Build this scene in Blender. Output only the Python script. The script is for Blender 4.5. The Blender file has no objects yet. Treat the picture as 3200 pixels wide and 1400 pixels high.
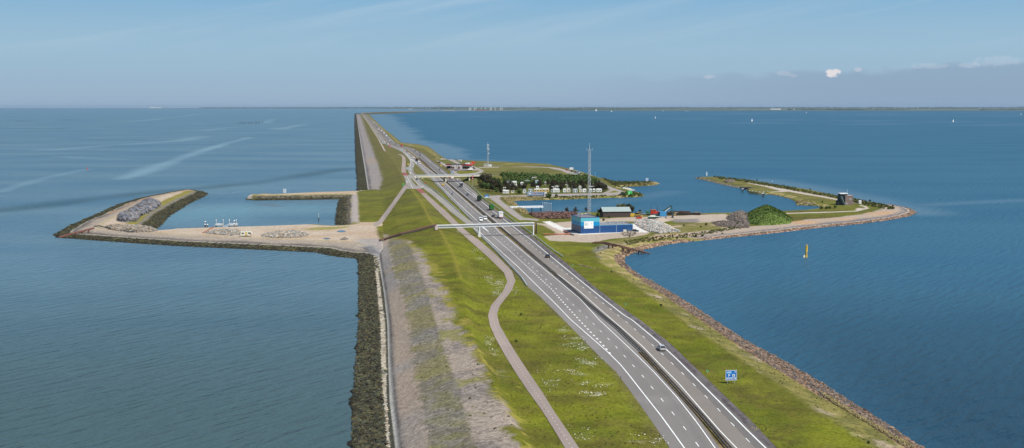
import bpy, math, random
import numpy as np
from mathutils import Vector, Matrix
random.seed(7)
R = math.radians
scn = bpy.context.scene
COL = scn.collection
# ---------------------------------------------------------------- camera geometry
F, H, HZ = 3570.0, 73.0, 335.0            # focal length in px of a 3200 px wide frame, eye height, horizon row
PITCH = math.atan((700 - HZ) / F)
CP, SP = math.cos(PITCH), math.sin(PITCH)
def G(x, y, z=0.0):
    """point of height z seen at (x, y) of the 3200x1400 photograph (scalars or arrays)"""
    u = x - 1600.0; v = y - 700.0
    dy = F * CP - v * SP; dz = -F * SP - v * CP
    t = (z - H) / dz
    return u * t, dy * t
cd = bpy.data.cameras.new('Camera'); cam = bpy.data.objects.new('Camera', cd); COL.objects.link(cam)
cam.location = (0, 0, H); cam.rotation_euler = (math.pi / 2 - PITCH, 0, 0)
cd.sensor_width = 36; cd.lens = 36 * F / 3200; cd.clip_start = 1; cd.clip_end = 400000
scn.camera = cam
# ---------------------------------------------------------------- noise
def _h(ix, iy, s):
    n = (ix.astype(np.int64) * 374761393 + iy.astype(np.int64) * 668265263 + s * 1442695041) & 0xffffffff
    n = ((n ^ (n >> 13)) * 1274126177) & 0xffffffff
    n = (n ^ (n >> 16)) & 0xffffffff
    return n / 4294967295.0
def vn(x, y, s=0):
    ix = np.floor(x); iy = np.floor(y); fx = x - ix; fy = y - iy
    fx = fx * fx * (3 - 2 * fx); fy = fy * fy * (3 - 2 * fy)
    a = _h(ix, iy, s); b = _h(ix + 1, iy, s); c = _h(ix, iy + 1, s); d = _h(ix + 1, iy + 1, s)
    return (a * (1 - fx) + b * fx) * (1 - fy) + (c * (1 - fx) + d * fx) * fy
def fbm(x, y, sc, s=0, o=4):
    r = 0; a = 0.5; t = 0
    for k in range(o):
        r = r + a * vn(x / sc + 13.7 * k, y / sc - 7.1 * k, s + k); t += a; a *= 0.55; sc *= 0.5
    return r / t
def ss(a, b, x):
    t = np.clip((x - a) / (b - a), 0, 1); return t * t * (3 - 2 * t)
def mix(a, b, t):
    t = np.asarray(t)[..., None]; return a * (1 - t) + b * t
# ---------------------------------------------------------------- polygons
def pdist(X, Y, pts, closed=True):
    d = np.full(X.shape, 1e18); n = len(pts)
    for i in range(n if closed else n - 1):
        ax, ay = pts[i]; bx, by = pts[(i + 1) % n]
        ex, ey = bx - ax, by - ay; L = ex * ex + ey * ey + 1e-9
        t = np.clip(((X - ax) * ex + (Y - ay) * ey) / L, 0, 1)
        d = np.minimum(d, (X - ax - t * ex) ** 2 + (Y - ay - t * ey) ** 2)
    return np.sqrt(d)
def inside(X, Y, pts):
    r = np.zeros(X.shape, bool); n = len(pts)
    for i in range(n):
        ax, ay = pts[i]; bx, by = pts[(i + 1) % n]
        if ay == by: continue
        c = ((ay > Y) != (by > Y)) & (X < (bx - ax) * (Y - ay) / (by - ay) + ax)
        r ^= c
    return r
def sd(X, Y, pts):
    d = pdist(X, Y, pts); return np.where(inside(X, Y, pts), d, -d)
def W(pts, z=0.0):
    return [tuple(float(c) for c in G(x, y, z)) for x, y in pts]
# ---------------------------------------------------------------- objects
def tag(o, label=None, cat=None, group=None, kind=None):
    if label: o['label'] = label
    if cat: o['category'] = cat
    if group: o['group'] = group
    if kind: o['kind'] = kind
    return o
def empty(name, loc, rz=0.0, label=None, cat=None, group=None):
    o = bpy.data.objects.new(name, None); COL.objects.link(o)
    o.location = loc; o.rotation_euler = (0, 0, rz); o.empty_display_size = 0.5
    return tag(o, label, cat, group)
def copy_tree(o, parent=None):
    c = o.copy(); COL.objects.link(c); c.parent = parent
    for ch in list(o.children): copy_tree(ch, c)
    return c
def npmesh(name, V, Fq, mat, col=None, smooth=True, parent=None, kind=None):
    """V (n,3), Fq (m,4) or (m,3) numpy"""
    me = bpy.data.meshes.new(name)
    V = np.asarray(V, np.float32); Fq = np.asarray(Fq, np.int32); k = Fq.shape[1]
    me.vertices.add(len(V)); me.vertices.foreach_set('co', V.ravel())
    me.loops.add(Fq.size); me.loops.foreach_set('vertex_index', Fq.ravel())
    me.polygons.add(len(Fq)); me.polygons.foreach_set('loop_start', np.arange(0, Fq.size, k, dtype=np.int32))
    me.update(calc_edges=True)
    me.polygons.foreach_set('use_smooth', np.full(len(Fq), smooth))
    if col is not None:
        a = me.color_attributes.new('Col', 'FLOAT_COLOR', 'POINT')
        a.data.foreach_set('color', np.clip(np.asarray(col, np.float32), 0, 4).ravel())
    me.materials.append(mat); me.update()
    o = bpy.data.objects.new(name, me); COL.objects.link(o); o.parent = parent
    if kind: o['kind'] = kind
    return o
class MB:
    """collects simple solids; build() links them as one mesh object"""
    def __init__(s): s.v = []; s.f = []; s.m = []
    def add(s, vs, fs, mi=0):
        b = len(s.v); s.v += [tuple(p) for p in vs]; s.f += [tuple(b + i for i in f) for f in fs]; s.m += [mi] * len(fs); return s
    def box(s, x0, x1, y0, y1, z0, z1, mi=0):
        return s.add([(x0,y0,z0),(x1,y0,z0),(x1,y1,z0),(x0,y1,z0),(x0,y0,z1),(x1,y0,z1),(x1,y1,z1),(x0,y1,z1)],
              [(0,3,2,1),(4,5,6,7),(0,1,5,4),(1,2,6,5),(2,3,7,6),(3,0,4,7)], mi)
    def fr(s, b, t, z0, z1, mi=0):
        """frustum: b/t = (x0,x1,y0,y1) rectangles"""
        return s.add([(b[0],b[2],z0),(b[1],b[2],z0),(b[1],b[3],z0),(b[0],b[3],z0),(t[0],t[2],z1),(t[1],t[2],z1),(t[1],t[3],z1),(t[0],t[3],z1)],
              [(0,3,2,1),(4,5,6,7),(0,1,5,4),(1,2,6,5),(2,3,7,6),(3,0,4,7)], mi)
    def cyl(s, p0, p1, r0, r1=None, n=8, mi=0, cap=True):
        r1 = r0 if r1 is None else r1
        p0 = Vector(p0); p1 = Vector(p1); d = (p1 - p0).normalized()
        a = d.cross(Vector((0, 0, 1)))
        if a.length < 1e-3: a = Vector((1, 0, 0))
        a.normalize(); b = d.cross(a)
        vs = []
        for p, r in ((p0, r0), (p1, r1)):
            for k in range(n):
                t = 2 * math.pi * k / n
                vs.append(p + a * (r * math.cos(t)) + b * (r * math.sin(t)))
        fs = [(k, (k + 1) % n, n + (k + 1) % n, n + k) for k in range(n)]
        if cap: fs += [tuple(range(n - 1, -1, -1)), tuple(range(n, 2 * n))]
        return s.add(vs, fs, mi)
    def bar(s, p0, p1, w, h=None, mi=0):
        h = w if h is None else h
        p0 = Vector(p0); p1 = Vector(p1); d = (p1 - p0).normalized()
        a = d.cross(Vector((0, 0, 1)))
        if a.length < 1e-3: a = Vector((1, 0, 0))
        a.normalize(); b = a.cross(d)
        vs = [p + a * (sx * w / 2) + b * (sz * h / 2) for p in (p0, p1) for sx, sz in ((-1,-1),(1,-1),(1,1),(-1,1))]
        return s.add(vs, [(0,1,2,3),(7,6,5,4),(0,4,5,1),(1,5,6,2),(2,6,7,3),(3,7,4,0)], mi)
    def prism(s, prof, y0, y1, mi=0, taper=0.0):
        """profile (x,z) extruded along y"""
        n = len(prof)
        vs = [(x, y0, z) for x, z in prof] + [(x, y1, z) for x, z in prof]
        return s.add(vs, [tuple(range(n)), tuple(range(2 * n - 1, n - 1, -1))] + [(k, n + k, n + (k + 1) % n, (k + 1) % n) for k in range(n)], mi)
    def sph(s, c, r, n=8, m=5, sz=1.0, mi=0):
        vs = [(c[0], c[1], c[2] - r * sz)]
        for j in range(1, m):
            t = math.pi * j / m
            for k in range(n):
                a = 2 * math.pi * k / n
                vs.append((c[0] + r * math.sin(t) * math.cos(a), c[1] + r * math.sin(t) * math.sin(a), c[2] - r * sz * math.cos(t)))
        vs.append((c[0], c[1], c[2] + r * sz)); L = len(vs) - 1
        fs = [(0, 1 + (k + 1) % n, 1 + k) for k in range(n)]
        for j in range(m - 2):
            for k in range(n):
                a = 1 + j * n; fs.append((a + k, a + (k + 1) % n, a + n + (k + 1) % n, a + n + k))
        a = 1 + (m - 2) * n
        fs += [(a + k, a + (k + 1) % n, L) for k in range(n)]
        return s.add(vs, fs, mi)
    def build(s, name, mats, parent=None, smooth=False, loc=None):
        me = bpy.data.meshes.new(name); me.from_pydata(s.v, [], s.f)
        if not isinstance(mats, (list, tuple)): mats = [mats]
        for m in mats: me.materials.append(m)
        if len(mats) > 1: me.polygons.foreach_set('material_index', s.m)
        if smooth: me.polygons.foreach_set('use_smooth', [True] * len(me.polygons))
        me.update()
        o = bpy.data.objects.new(name, me); COL.objects.link(o); o.parent = parent
        if loc is not None: o.location = loc
        return o
# ---------------------------------------------------------------- materials
MATS = {}
def mat(name, col, rough=0.7, metal=0.0, var=0.12, scale=1.5, spec=0.5, bump=0.0):
    if name in MATS: return MATS[name]
    m = bpy.data.materials.new(name); m.use_nodes = True; MATS[name] = m
    nt = m.node_tree; N = nt.nodes; L = nt.links; b = N['Principled BSDF']
    b.inputs['Roughness'].default_value = rough; b.inputs['Metallic'].default_value = metal
    b.inputs['Specular IOR Level'].default_value = spec
    tc = N.new('ShaderNodeTexCoord'); no = N.new('ShaderNodeTexNoise'); no.inputs['Scale'].default_value = scale
    no.inputs['Detail'].default_value = 4; L.new(tc.outputs['Object'], no.inputs['Vector'])
    mr = N.new('ShaderNodeMapRange'); mr.inputs['From Min'].default_value = 0.3; mr.inputs['From Max'].default_value = 0.7
    mr.inputs['To Min'].default_value = 1 - var; mr.inputs['To Max'].default_value = 1 + var
    L.new(no.outputs['Fac'], mr.inputs['Value'])
    mx = N.new('ShaderNodeVectorMath'); mx.operation = 'SCALE'; mx.inputs[0].default_value = col[:3]
    L.new(mr.outputs['Result'], mx.inputs['Scale']); L.new(mx.outputs['Vector'], b.inputs['Base Color'])
    if bump:
        bp = N.new('ShaderNodeBump'); bp.inputs['Strength'].default_value = bump; bp.inputs['Distance'].default_value = 0.1
        L.new(no.outputs['Fac'], bp.inputs['Height']); L.new(bp.outputs['Normal'], b.inputs['Normal'])
    return m
def ground_material(name, s1=1.1, s2=0.35, rough=0.95, amp=0.45, bump=0.6):
    """albedo comes from the Col attribute; its alpha says how stony the surface is"""
    m = bpy.data.materials.new(name); m.use_nodes = True
    nt = m.node_tree; N = nt.nodes; L = nt.links; b = N['Principled BSDF']
    b.inputs['Roughness'].default_value = rough; b.inputs['Specular IOR Level'].default_value = 0.04
    at = N.new('ShaderNodeAttribute'); at.attribute_name = 'Col'
    ge = N.new('ShaderNodeNewGeometry')
    n1 = N.new('ShaderNodeTexNoise'); n1.inputs['Scale'].default_value = s1; n1.inputs['Detail'].default_value = 6; n1.inputs['Roughness'].default_value = 0.7
    L.new(ge.outputs['Position'], n1.inputs['Vector'])
    mr = N.new('ShaderNodeMapRange'); mr.inputs['From Min'].default_value = 0.28; mr.inputs['From Max'].default_value = 0.72
    mr.inputs['To Min'].default_value = 1 - amp; mr.inputs['To Max'].default_value = 1 + amp
    L.new(n1.outputs['Fac'], mr.inputs['Value'])
    vo = N.new('ShaderNodeTexVoronoi'); vo.inputs['Scale'].default_value = 1.0 / (s2 * 3.2); L.new(ge.outputs['Position'], vo.inputs['Vector'])
    sep = N.new('ShaderNodeSeparateColor'); L.new(vo.outputs['Color'], sep.inputs['Color'])
    vr = N.new('ShaderNodeMapRange'); vr.inputs['To Min'].default_value = 0.35; vr.inputs['To Max'].default_value = 1.75
    L.new(sep.outputs['Red'], vr.inputs['Value'])
    mf = N.new('ShaderNodeMix'); mf.data_type = 'FLOAT'
    L.new(at.outputs['Alpha'], mf.inputs['Factor']); mf.inputs['A'].default_value = 1.0; L.new(vr.outputs['Result'], mf.inputs['B'])
    mu = N.new('ShaderNodeMath'); mu.operation = 'MULTIPLY'; L.new(mf.outputs['Result'], mu.inputs[0]); L.new(mr.outputs['Result'], mu.inputs[1])
    sc = N.new('ShaderNodeVectorMath'); sc.operation = 'SCALE'; L.new(at.outputs['Color'], sc.inputs[0]); L.new(mu.outputs['Value'], sc.inputs['Scale'])
    L.new(sc.outputs['Vector'], b.inputs['Base Color'])
    bp = N.new('ShaderNodeBump'); bp.inputs['Strength'].default_value = bump; bp.inputs['Distance'].default_value = 0.35
    ad = N.new('ShaderNodeMath'); ad.operation = 'MULTIPLY_ADD'; L.new(sep.outputs['Red'], ad.inputs[0]); L.new(at.outputs['Alpha'], ad.inputs[1]); L.new(n1.outputs['Fac'], ad.inputs[2])
    L.new(ad.outputs['Value'], bp.inputs['Height']); L.new(bp.outputs['Normal'], b.inputs['Normal'])
    return m
M_GROUND = ground_material('ground')
M_ROAD = ground_material('road_surface', s1=1.6, amp=0.10, bump=0.05, rough=0.85)
def C(r, g, b, a=0.0): return np.array([r, g, b, a], float)
# ================================================================ THE DIKE (longitudinal breaklines: photo points, height)
def ext(pts):
    pts = sorted(pts, key=lambda p: p[1])
    if pts[-1][1] > 1380:
        (x0, y0), (x1, y1) = pts[-2], pts[-1]; k = (x1 - x0) / (y1 - y0)
        pts.append((x1 + k * (1900 - y1), 1900))
    return pts
def zt(z, ys):
    if isinstance(z, (int, float)): return np.full(len(ys), float(z))
    return np.interp(ys, [a for a, b in z], [b for a, b in z])
def line(pts, z, step=3.0):
    """densify a photo polyline (sorted by row) and return world X(Y), Z(Y) tables"""
    pts = ext(pts); ys = [p[1] for p in pts]
    yy = np.unique(np.concatenate([np.arange(ys[0], min(ys[-1], 500), 1.0), np.arange(max(500, ys[0]), ys[-1], step), [ys[-1]]]))
    xx = np.interp(yy, ys, [p[0] for p in pts]); zz = zt(z, yy)
    X, Y = G(xx, yy, zz); o = np.argsort(Y)
    return X[o], Y[o], zz[o]
MLE = [(1129,356),(1157.5,394),(1177,420),(1193,444),(1208,453),(1233,463.5),(1249,471),(1264,480),(1281,497),(1303,516),(1336,549),(1356,568),(1378,592),(1428,642),(1466,682),(1487,727),(1547,784),(1598,838),(1629,871),(1652,898),(1687,926),(1734,972),(1781,1019),(1827,1067),(1877,1117),(1923,1160),(1955,1202),(2001,1266),(2044,1327),(2093,1400)]
MLR = [(1134,356),(1175,406),(1206,446),(1219,452.5),(1241,458),(1260,465),(1280,480),(1299,496),(1325,519),(1364,547.5),(1395,575),(1411,590),(1424,601),(1480,651),(1510,676),(1534,697),(1560,725),(1582,741),(1617,771),(1668,814),(1738,871),(1812,933),(1873,1000),(1927,1050),(1983,1103),(2044,1163),(2115,1241),(2175,1316),(2234,1399)]
MRL = [(1136,356),(1180,406),(1212.5,446),(1225,452),(1250,458),(1275,467.5),(1295,482.5),(1325,506),(1372.5,546),(1402.5,570),(1440,601),(1480,634),(1555,695),(1617,752),(1711,836),(1754,865),(1812,910),(1871,963),(1914,1000),(1955,1035),(2008,1082),(2061,1137),(2122,1199),(2186,1273),(2250,1346),(2302,1400)]
MRR = [(1140,356),(1194,406),(1232.5,447.5),(1255,456),(1287.5,465),(1312,480),(1326,490),(1350,510),(1396,546),(1422.5,566),(1464,601),(1505,630),(1542.5,661),(1587.5,695),(1630,729),(1656,746),(1719,799),(1797,863),(1875,926),(1949,984),(1976,1000),(2044,1057),(2115,1122),(2186,1193),(2257,1264),(2328,1337),(2391,1398)]
MRE = [(1141,356),(1196,406),(1236,447),(1259,456),(1293,465),(1325,481),(1335,490),(1360,510),(1406,546),(1433,566),(1477,601),(1518,630),(1556,661),(1595,688),(1672,744),(1773,824),(1851,890),(1930,951),(2005,1003),(2097,1075),(2203,1177),(2274,1245),(2345,1312),(2428,1400)]
MLL = [(1131,356),(1160,394),(1180,420),(1197.5,444),(1212.5,452.5),(1237.5,462.5),(1254,469),(1270,478),(1287.5,495),(1310,514),(1343,546),(1363,566),(1386,590),(1437,640),(1499,697)]
MLL2 = [(1456,697),(1500,726),(1548,770),(1617,832),(1734,947),(1785,1000),(1848,1055),(1898,1099),(1937,1137),(1962,1167),(2012,1231),(2068,1302),(2138,1399)]
ZR = 3.8
KL = [
 ([(1108,355),(1107,389),(1108,446),(1110,500),(1113,548),(1115,593),(1118,700),(1121,824),(1121,905),(1121,1010),(1112,1135),(1102,1259),(1102,1400)], 0.0),
 ([(1112,357),(1118,402),(1126,455),(1136,522),(1146,593),(1155,700),(1169,824),(1177,905),(1186,1010),(1189,1135),(1199,1259),(1208,1400)], 1.3),
 ([(1113,357),(1119,402),(1127,455),(1138,522),(1148,593),(1165,700),(1179,812),(1192,917),(1205,1010),(1208,1097),(1209,1259),(1220,1400)], 1.4),
 ([(1113.5,357),(1120,402),(1128,455),(1139,522),(1150,593),(1170,700),(1186,824),(1202,917),(1211,1010),(1214,1135),(1220,1259),(1239,1400)], 1.5),
 ([(1114,357),(1121,402),(1130,455),(1142,522),(1153,593),(1172,700),(1188,812),(1205,917),(1216,1010),(1220,1135),(1230,1259),(1247,1400)], 1.8),
 ([(1121,357),(1126,366.5),(1139,406),(1161,464),(1179,509),(1192,557),(1196,580),(1204,610),(1206,700),(1217,812),(1248,905),(1273,1010),(1292,1135),(1310,1259),(1335,1400)], [(593,4.5),(620,3.6),(790,3.6),(830,4.5)]),
 ([(1124,357),(1133,370),(1150,406),(1180,464),(1205,509),(1222,557),(1228,600),(1240,700),(1270,750),(1304,824),(1338,917),(1373,1048),(1404,1135),(1435,1222),(1463,1321),(1490,1400)], [(560,6.5),(600,5.6),(700,5.6),(790,7.0)]),
 ([(1127,357),(1140,375),(1160,406),(1195,464),(1225,500),(1245,530),(1262,570),(1287,591),(1316,630),(1346,690),(1373,715),(1415,790),(1440,870),(1455,960),(1480,1060),(1520,1150),(1575,1265),(1630,1400)], [(500,7.5),(530,8.6),(591,9.0),(700,8.8),(780,8.0)]),
 ([(1129,357),(1142,375),(1165,406),(1203,464),(1240,500),(1253,535),(1263,570),(1298,592),(1314,604),(1340,631),(1374,665),(1410,700),(1441,729),(1465,780),(1480,850),(1480,930),(1490,1000),(1515,1085),(1570,1209),(1632,1321),(1675,1400)], [(464,6.2),(500,7.0),(535,8.5),(592,8.7),(631,7.5),(665,6.6),(700,6.0),(729,5.7)]),
 ([(1130,357),(1145,375),(1168,406),(1206,464),(1245,500),(1255,535),(1264,570),(1299,592),(1316,604),(1342,631),(1376,665),(1412,700),(1443,729),(1510,800),(1530,870),(1535,950),(1545,1020),(1585,1110),(1640,1209),(1700,1300),(1740,1400)], [(464,5.5),(500,7.0),(535,8.5),(592,8.7),(631,7.2),(665,6.4),(700,5.8),(729,5.3),(800,4.8)]),
 ([(1128.6,356),(1156,394),(1175,420),(1190,444),(1204,453),(1229,463.5),(1244,471),(1259,480),(1278,497),(1297,512),(1292,525),(1292,537),(1306,552),(1336,581),(1367,601),(1402,631),(1440,665),(1476,697),(1484,727),(1544,784),(1595,838),(1649,898),(1684,926),(1778,1019),(1874,1117),(1920,1160),(1998,1266),(2090,1400)], [(480,3.9),(501,4.5),(525,7.5),(552,8.6),(581,8.0),(601,6.9),(631,5.6),(665,4.5),(697,3.9)]),
 (MLE, ZR),
 (MRE, ZR),
 ([(1142,356),(1170,385),(1198,406),(1218,424),(1240,447),(1275,455),(1325,466),(1350,483),(1372,497),(1900,830),(2043,936),(2180,1035.5),(2304,1116),(2447,1209.5),(2583,1302.7),(2735,1400)], 3.2),
 ([(1145,356),(1175,382),(1201,404.5),(1222,421),(1250,446),(1295,451),(1335,459),(1352,471),(1385,497),(1931,818),(1993,868),(2105,942),(2235.5,1029),(2335,1098),(2459,1172),(2558.6,1234),(2670,1296),(2770,1358.6),(2832,1400)], 1.2),
 ([(1149,354),(1177.5,381),(1202,403.5),(1225,420),(1255,445.6),(1305,450),(1340,458),(1356,470),(1375,485),(1395,496),(1951,820),(1968,837),(2005.6,861.5),(2092.6,911),(2173,961),(2248,1010.6),(2335,1066.6),(2459,1132),(2558.6,1191),(2645.6,1247),(2726,1296),(2819.5,1358.6),(2882,1400)], 0.0),
]
TAB = [line(*k) for k in KL]
Y497 = float(G(0, 497, 3.5)[1]); Y850 = float(G(0, 852, 3.5)[1])
def breaks(Y):
    XK = []; ZK = []
    for X_, Y_, Z_ in TAB:
        XK.append(np.interp(Y, Y_, X_)); ZK.append(np.interp(Y, Y_, Z_))
    XK = np.array(XK); ZK = np.array(ZK)
    m = ss(Y497 + 40, Y497, Y) * ss(Y850, Y850 + 28, Y)
    for j, (dx, z) in enumerate(((3.0, 3.55), (4.5, 3.3), (6.5, 3.0))):
        XK[13 + j] = XK[13 + j] * (1 - m) + (XK[12] + dx) * m; ZK[13 + j] = ZK[13 + j] * (1 - m) + z * m
    XK = np.maximum.accumulate(XK + np.arange(len(XK))[:, None] * 1e-3, axis=0)
    # keep the banks going below the water
    XK = np.concatenate([XK[:1] - 4, XK, XK[-1:] + 3]); ZK = np.concatenate([ZK[:1] - 1.5, ZK, ZK[-1:] - 1.5])
    return XK, ZK
def loft_z(X, Y):
    XK, ZK = breaks(Y); z = np.full(X.shape, -5.0)
    for k in range(len(XK) - 1):
        t = (X - XK[k]) / (XK[k + 1] - XK[k] + 1e-9); m = (t >= 0) & (t <= 1)
        z = np.where(m, ZK[k] + (ZK[k + 1] - ZK[k]) * t, z)
    return z
# ================================================================ HARBOUR (left) and PENINSULA (right) outlines, photo points at water level
SEAW = [(1122,905),(1119,862),(1116,812),(1108,808),(1090,806),(1057,804),(1015,797),(990,790),(890,785),(740,778),(540,769),(365,757),(215,746),(177,744),(165,736),(177,726),(225,700),(300,669),(365,640),(427,621),(490,609),(540,600),(577,594),(615,596),(640,600),(652,605)]
INNER = [(652,605),(640,615),(602,632),(577,647),(530,677),(480,711)]
QUAY = [(480,711),(515,714),(740,707.5),(860,704),(1047,697.5)]
BAS = [(1047,697.5),(1046,680),(1050,665),(1052,645),(1055,632),(1062,623),(1015,624),(965,625),(865,626),(802,627),(770,625)]
NARM = [(770,625),(767,622),(775,617),(802,612),(827,609),(860,606),(965,601),(1115,596)]
LBACK = [(1230,600),(1215,650),(1195,700),(1200,760),(1190,905)]
wSEA, wINN, wQUA, wBAS, wNAR = W(SEAW), W(INNER), W(QUAY, 3.3), W(BAS), W(NARM[:3]) + W(NARM[3:5], 1.6) + W(NARM[5:], 3.0)
wINN[-1] = wQUA[0]; wBAS[0] = wQUA[-1]
wLEFT = wSEA + wINN[1:] + wQUA[1:] + wBAS[1:] + wNAR[1:] + W(LBACK)
def left_fields(X, Y):
    ins = inside(X, Y, wLEFT); s = np.where(ins, 1, -1)
    wob = (fbm(X, Y, 9, 3) - .5) * 2.5
    dS = pdist(X, Y, wSEA, False) * s + wob; dI = pdist(X, Y, wINN, False) * s + wob; dQ = pdist(X, Y, wQUA, False) * s
    dB = pdist(X, Y, wBAS, False) * s + wob; dN = pdist(X, Y, wNAR, False) * s + wob * .5
    return dS, dI, dQ, dB, dN
ZP = 3.3
def left_z(X, Y, f=None):
    dS, dI, dQ, dB, dN = f or left_fields(X, Y)
    pS = np.interp(dS, [-4, 0, 8.5, 9.5, 10.3, 23], [-1.5, 0, 1.4, 1.5, 1.7, ZP])
    pI = np.interp(dI, [-4, 0, 9, 10, 16], [-1.5, 0, 1.9, 2.2, ZP])
    pB = np.interp(dB, [-4, 0, 8, 9, 12], [-1.5, 0, 1.9, 2.6, ZP])
    pQ = np.interp(dQ, [-1, 0, .7], [-1.5, -1, ZP])
    pN = np.interp(dN, [-3, 0, 3], [-1.5, 0, ZP])
    z = np.minimum.reduce([pS, pI, pB, pQ, pN])
    return z + (fbm(X, Y, 14, 5) - .5) * .25 * (z > 2.5)
# the outer land on the right
RTOP = [(1340,458),(1356,470),(1375,485),(1395,496),(1406,497.5),(1522,503),(1580,505),(1692,510),(1725,513),(1755,519),(1780,525),(1802,530),(1837,540),(1860,547.5),(1879,554),(1904,559),(1922,566),(1935,568),(1972,568),(2010,567),(2035,567),(2054,571),(2064,574),(2047,579),(2010,582),(1972,584),(1939,585),(1947,591),(1980,597.5),(1989,602.5),(2004,604),(2014,610),(2010,614),(1991,616),(1947,618),(1910,619),(1835,621),(1802,622.5),(1755,624),(1705,625),(1642,627),(1599,629),(1605,634),(1615,640),(1617,646),(1629,651),(1636,657.5),(1652,661),(1659,671),(1692,670),(1742,667.5),(1782,665),(1822,662),(1860,661),(1981,665),(2035,666),(2150,666.5),(2200,664),(2300,663),(2441,659),(2499,656),(2558,653),(2563,645.5),(2525,642.7),(2485,641),(2485,631),(2464,621),(2429,612),(2403,608)]
RPIER = [(2403,608),(2371,607),(2339,603),(2334,595)]
RTIP = [(2334,595),(2325,590),(2295,586),(2252,577),(2208,565.5),(2173,558),(2172,555),(2194,552),(2237,551),(2301,557),(2365,563),(2441,576),(2528,589),(2630,609),(2689,622),(2750,632.5)]
RBEACH = [(2750,632.5),(2790,641),(2843,651),(2863,661.6),(2863,667),(2843,676),(2790,686),(2703,698),(2587,709.6),(2470,723),(2383,733),(2266,744.6),(2200,751.5),(2150,756.5)]
RSHORE = [(2150,756.5),(2092,763),(2023,779),(1977,793),(1954,804.6),(1951.5,820),(1968,837),(2005.6,861.5),(2040,881)]
RB = [(1800,881),(1700,800),(1600,725),(1500,650),(1420,590),(1380,560),(1330,515),(1310,495),(1275,462)]
_i = [p[:2] for p in RTOP]; a_, b_, c_, d_ = _i.index((1395,496)), _i.index((2054,571)), _i.index((1659,671)), _i.index((2558,653))
wRT = W(RTOP[:a_], .6) + W(RTOP[a_:b_], 1.4) + W(RTOP[b_:c_]) + W(RTOP[c_:d_], 1.3) + W(RTOP[d_:])
wRP, wRBe, wRS = W(RPIER), W(RBEACH), W(RSHORE); _k = RTIP.index((2194,552)); wRI = W(RTIP[:_k]) + W(RTIP[_k:], 1.6); wRBe[0] = wRI[-1]
wRIGHT = wRT + wRP[1:] + wRI[1:] + wRBe[1:] + wRS[1:] + W(RB, 3.5)
EMB = [(tuple(float(c) for c in G(x, y, z)), z) for x, y, z in ((1496,547,9.2),(1560,548.5,7.6),(1622,551,5.6),(1700,556,3.4),(1760,562,1.6))]
def right_fields(X, Y):
    s = np.where(inside(X, Y, wRIGHT), 1, -1); wob = (fbm(X, Y, 11, 9) - .5) * 3
    return [pdist(X, Y, w, False) * s + (wob if i != 1 else 0) for i, w in enumerate((wRT, wRP, wRI, wRBe, wRS))]
ZF = 1.5
def right_base(X, Y):
    d = X - np.interp(Y, TAB[12][1], TAB[12][0]); b = 3.62 + (ZF - 3.62) * ss(8, 26, d)
    return b + (3.25 - b) * ss(610, 530, Y)
def right_z(X, Y, f=None):
    dT, dP, dI, dB, dS = f or right_fields(X, Y)
    B_ = right_base(X, Y); pT = np.interp(dT, [-4, 0, 2, 5, 12], [-1.6, 0, .8, 1.5, 3.7])
    pP = np.interp(dP, [-1, 0, .8], [-1.6, -1, 1.8])
    pI = np.interp(dI, [-4, 0, 3, 9], [-1.6, 0, 1.2, ZF + .5])
    pB = np.interp(dB, [-4, 0, 4, 5, 22], [-1.6, 0, .8, .9, 2.3])
    pS = np.interp(dS, [-4, 0, 4, 12], [-1.6, 0, .9, 3.3])
    pP = np.where(np.abs(dP) < 40, pP, 9)
    z = np.minimum.reduce([pT, pP, pI, pB, pS, B_ + .35 * ss(150, 190, X)])
    far = ss(.9, 1.5, z)
    z = z + (fbm(X, Y, 18, 11) - .45) * .5 * far * ss(3.0, 9.0, np.minimum.reduce([dT, dI, dB, dS])) * ss(3, 14, X - np.interp(Y, TAB[12][1], TAB[12][0]))
    # the approach embankment of the viaduct
    for i in range(len(EMB) - 1):
        (ax, ay), az = EMB[i]; (bx, by), bz = EMB[i + 1]
        ex, ey = bx - ax, by - ay; t = np.clip(((X - ax) * ex + (Y - ay) * ey) / (ex * ex + ey * ey), 0, 1)
        d = np.hypot(X - ax - t * ex, Y - ay - t * ey)
        z = np.maximum(z, (az + (bz - az) * t) - np.maximum(d - 5, 0) * .5)
    return z
def ground_z(X, Y):
    X = np.asarray(X, float); Y = np.asarray(Y, float); X, Y = np.broadcast_arrays(X, Y)
    shp = X.shape; X = X.ravel(); Y = Y.ravel(); z = loft_z(X, Y)
    m = (X < -45) & (Y > 440) & (Y < 1080)
    if m.any(): z[m] = np.maximum(z[m], left_z(X[m], Y[m]))
    m = (Y > 470) & (Y < 1700)
    if m.any(): z[m] = np.maximum(z[m], right_z(X[m], Y[m]))
    return z.reshape(shp)
def D(x, y, off=0.0, it=7, z0=4.0):
    """photo point dropped on the ground -> world X, Y, Z arrays"""
    x = np.asarray(x, float); y = np.asarray(y, float); x, y = np.broadcast_arrays(x, y)
    z = np.full(x.shape, z0)
    for _ in range(it):
        X, Y = G(x, y, z + off); z = 0.4 * z + 0.6 * np.maximum(ground_z(X, Y), -0.2)
    X, Y = G(x, y, z + off)
    return X, Y, z + off
def P(x, y, off=0.0):
    a, b, c = D(np.array([x]), np.array([y]), off); return (float(a[0]), float(b[0]), float(c[0]))
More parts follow.
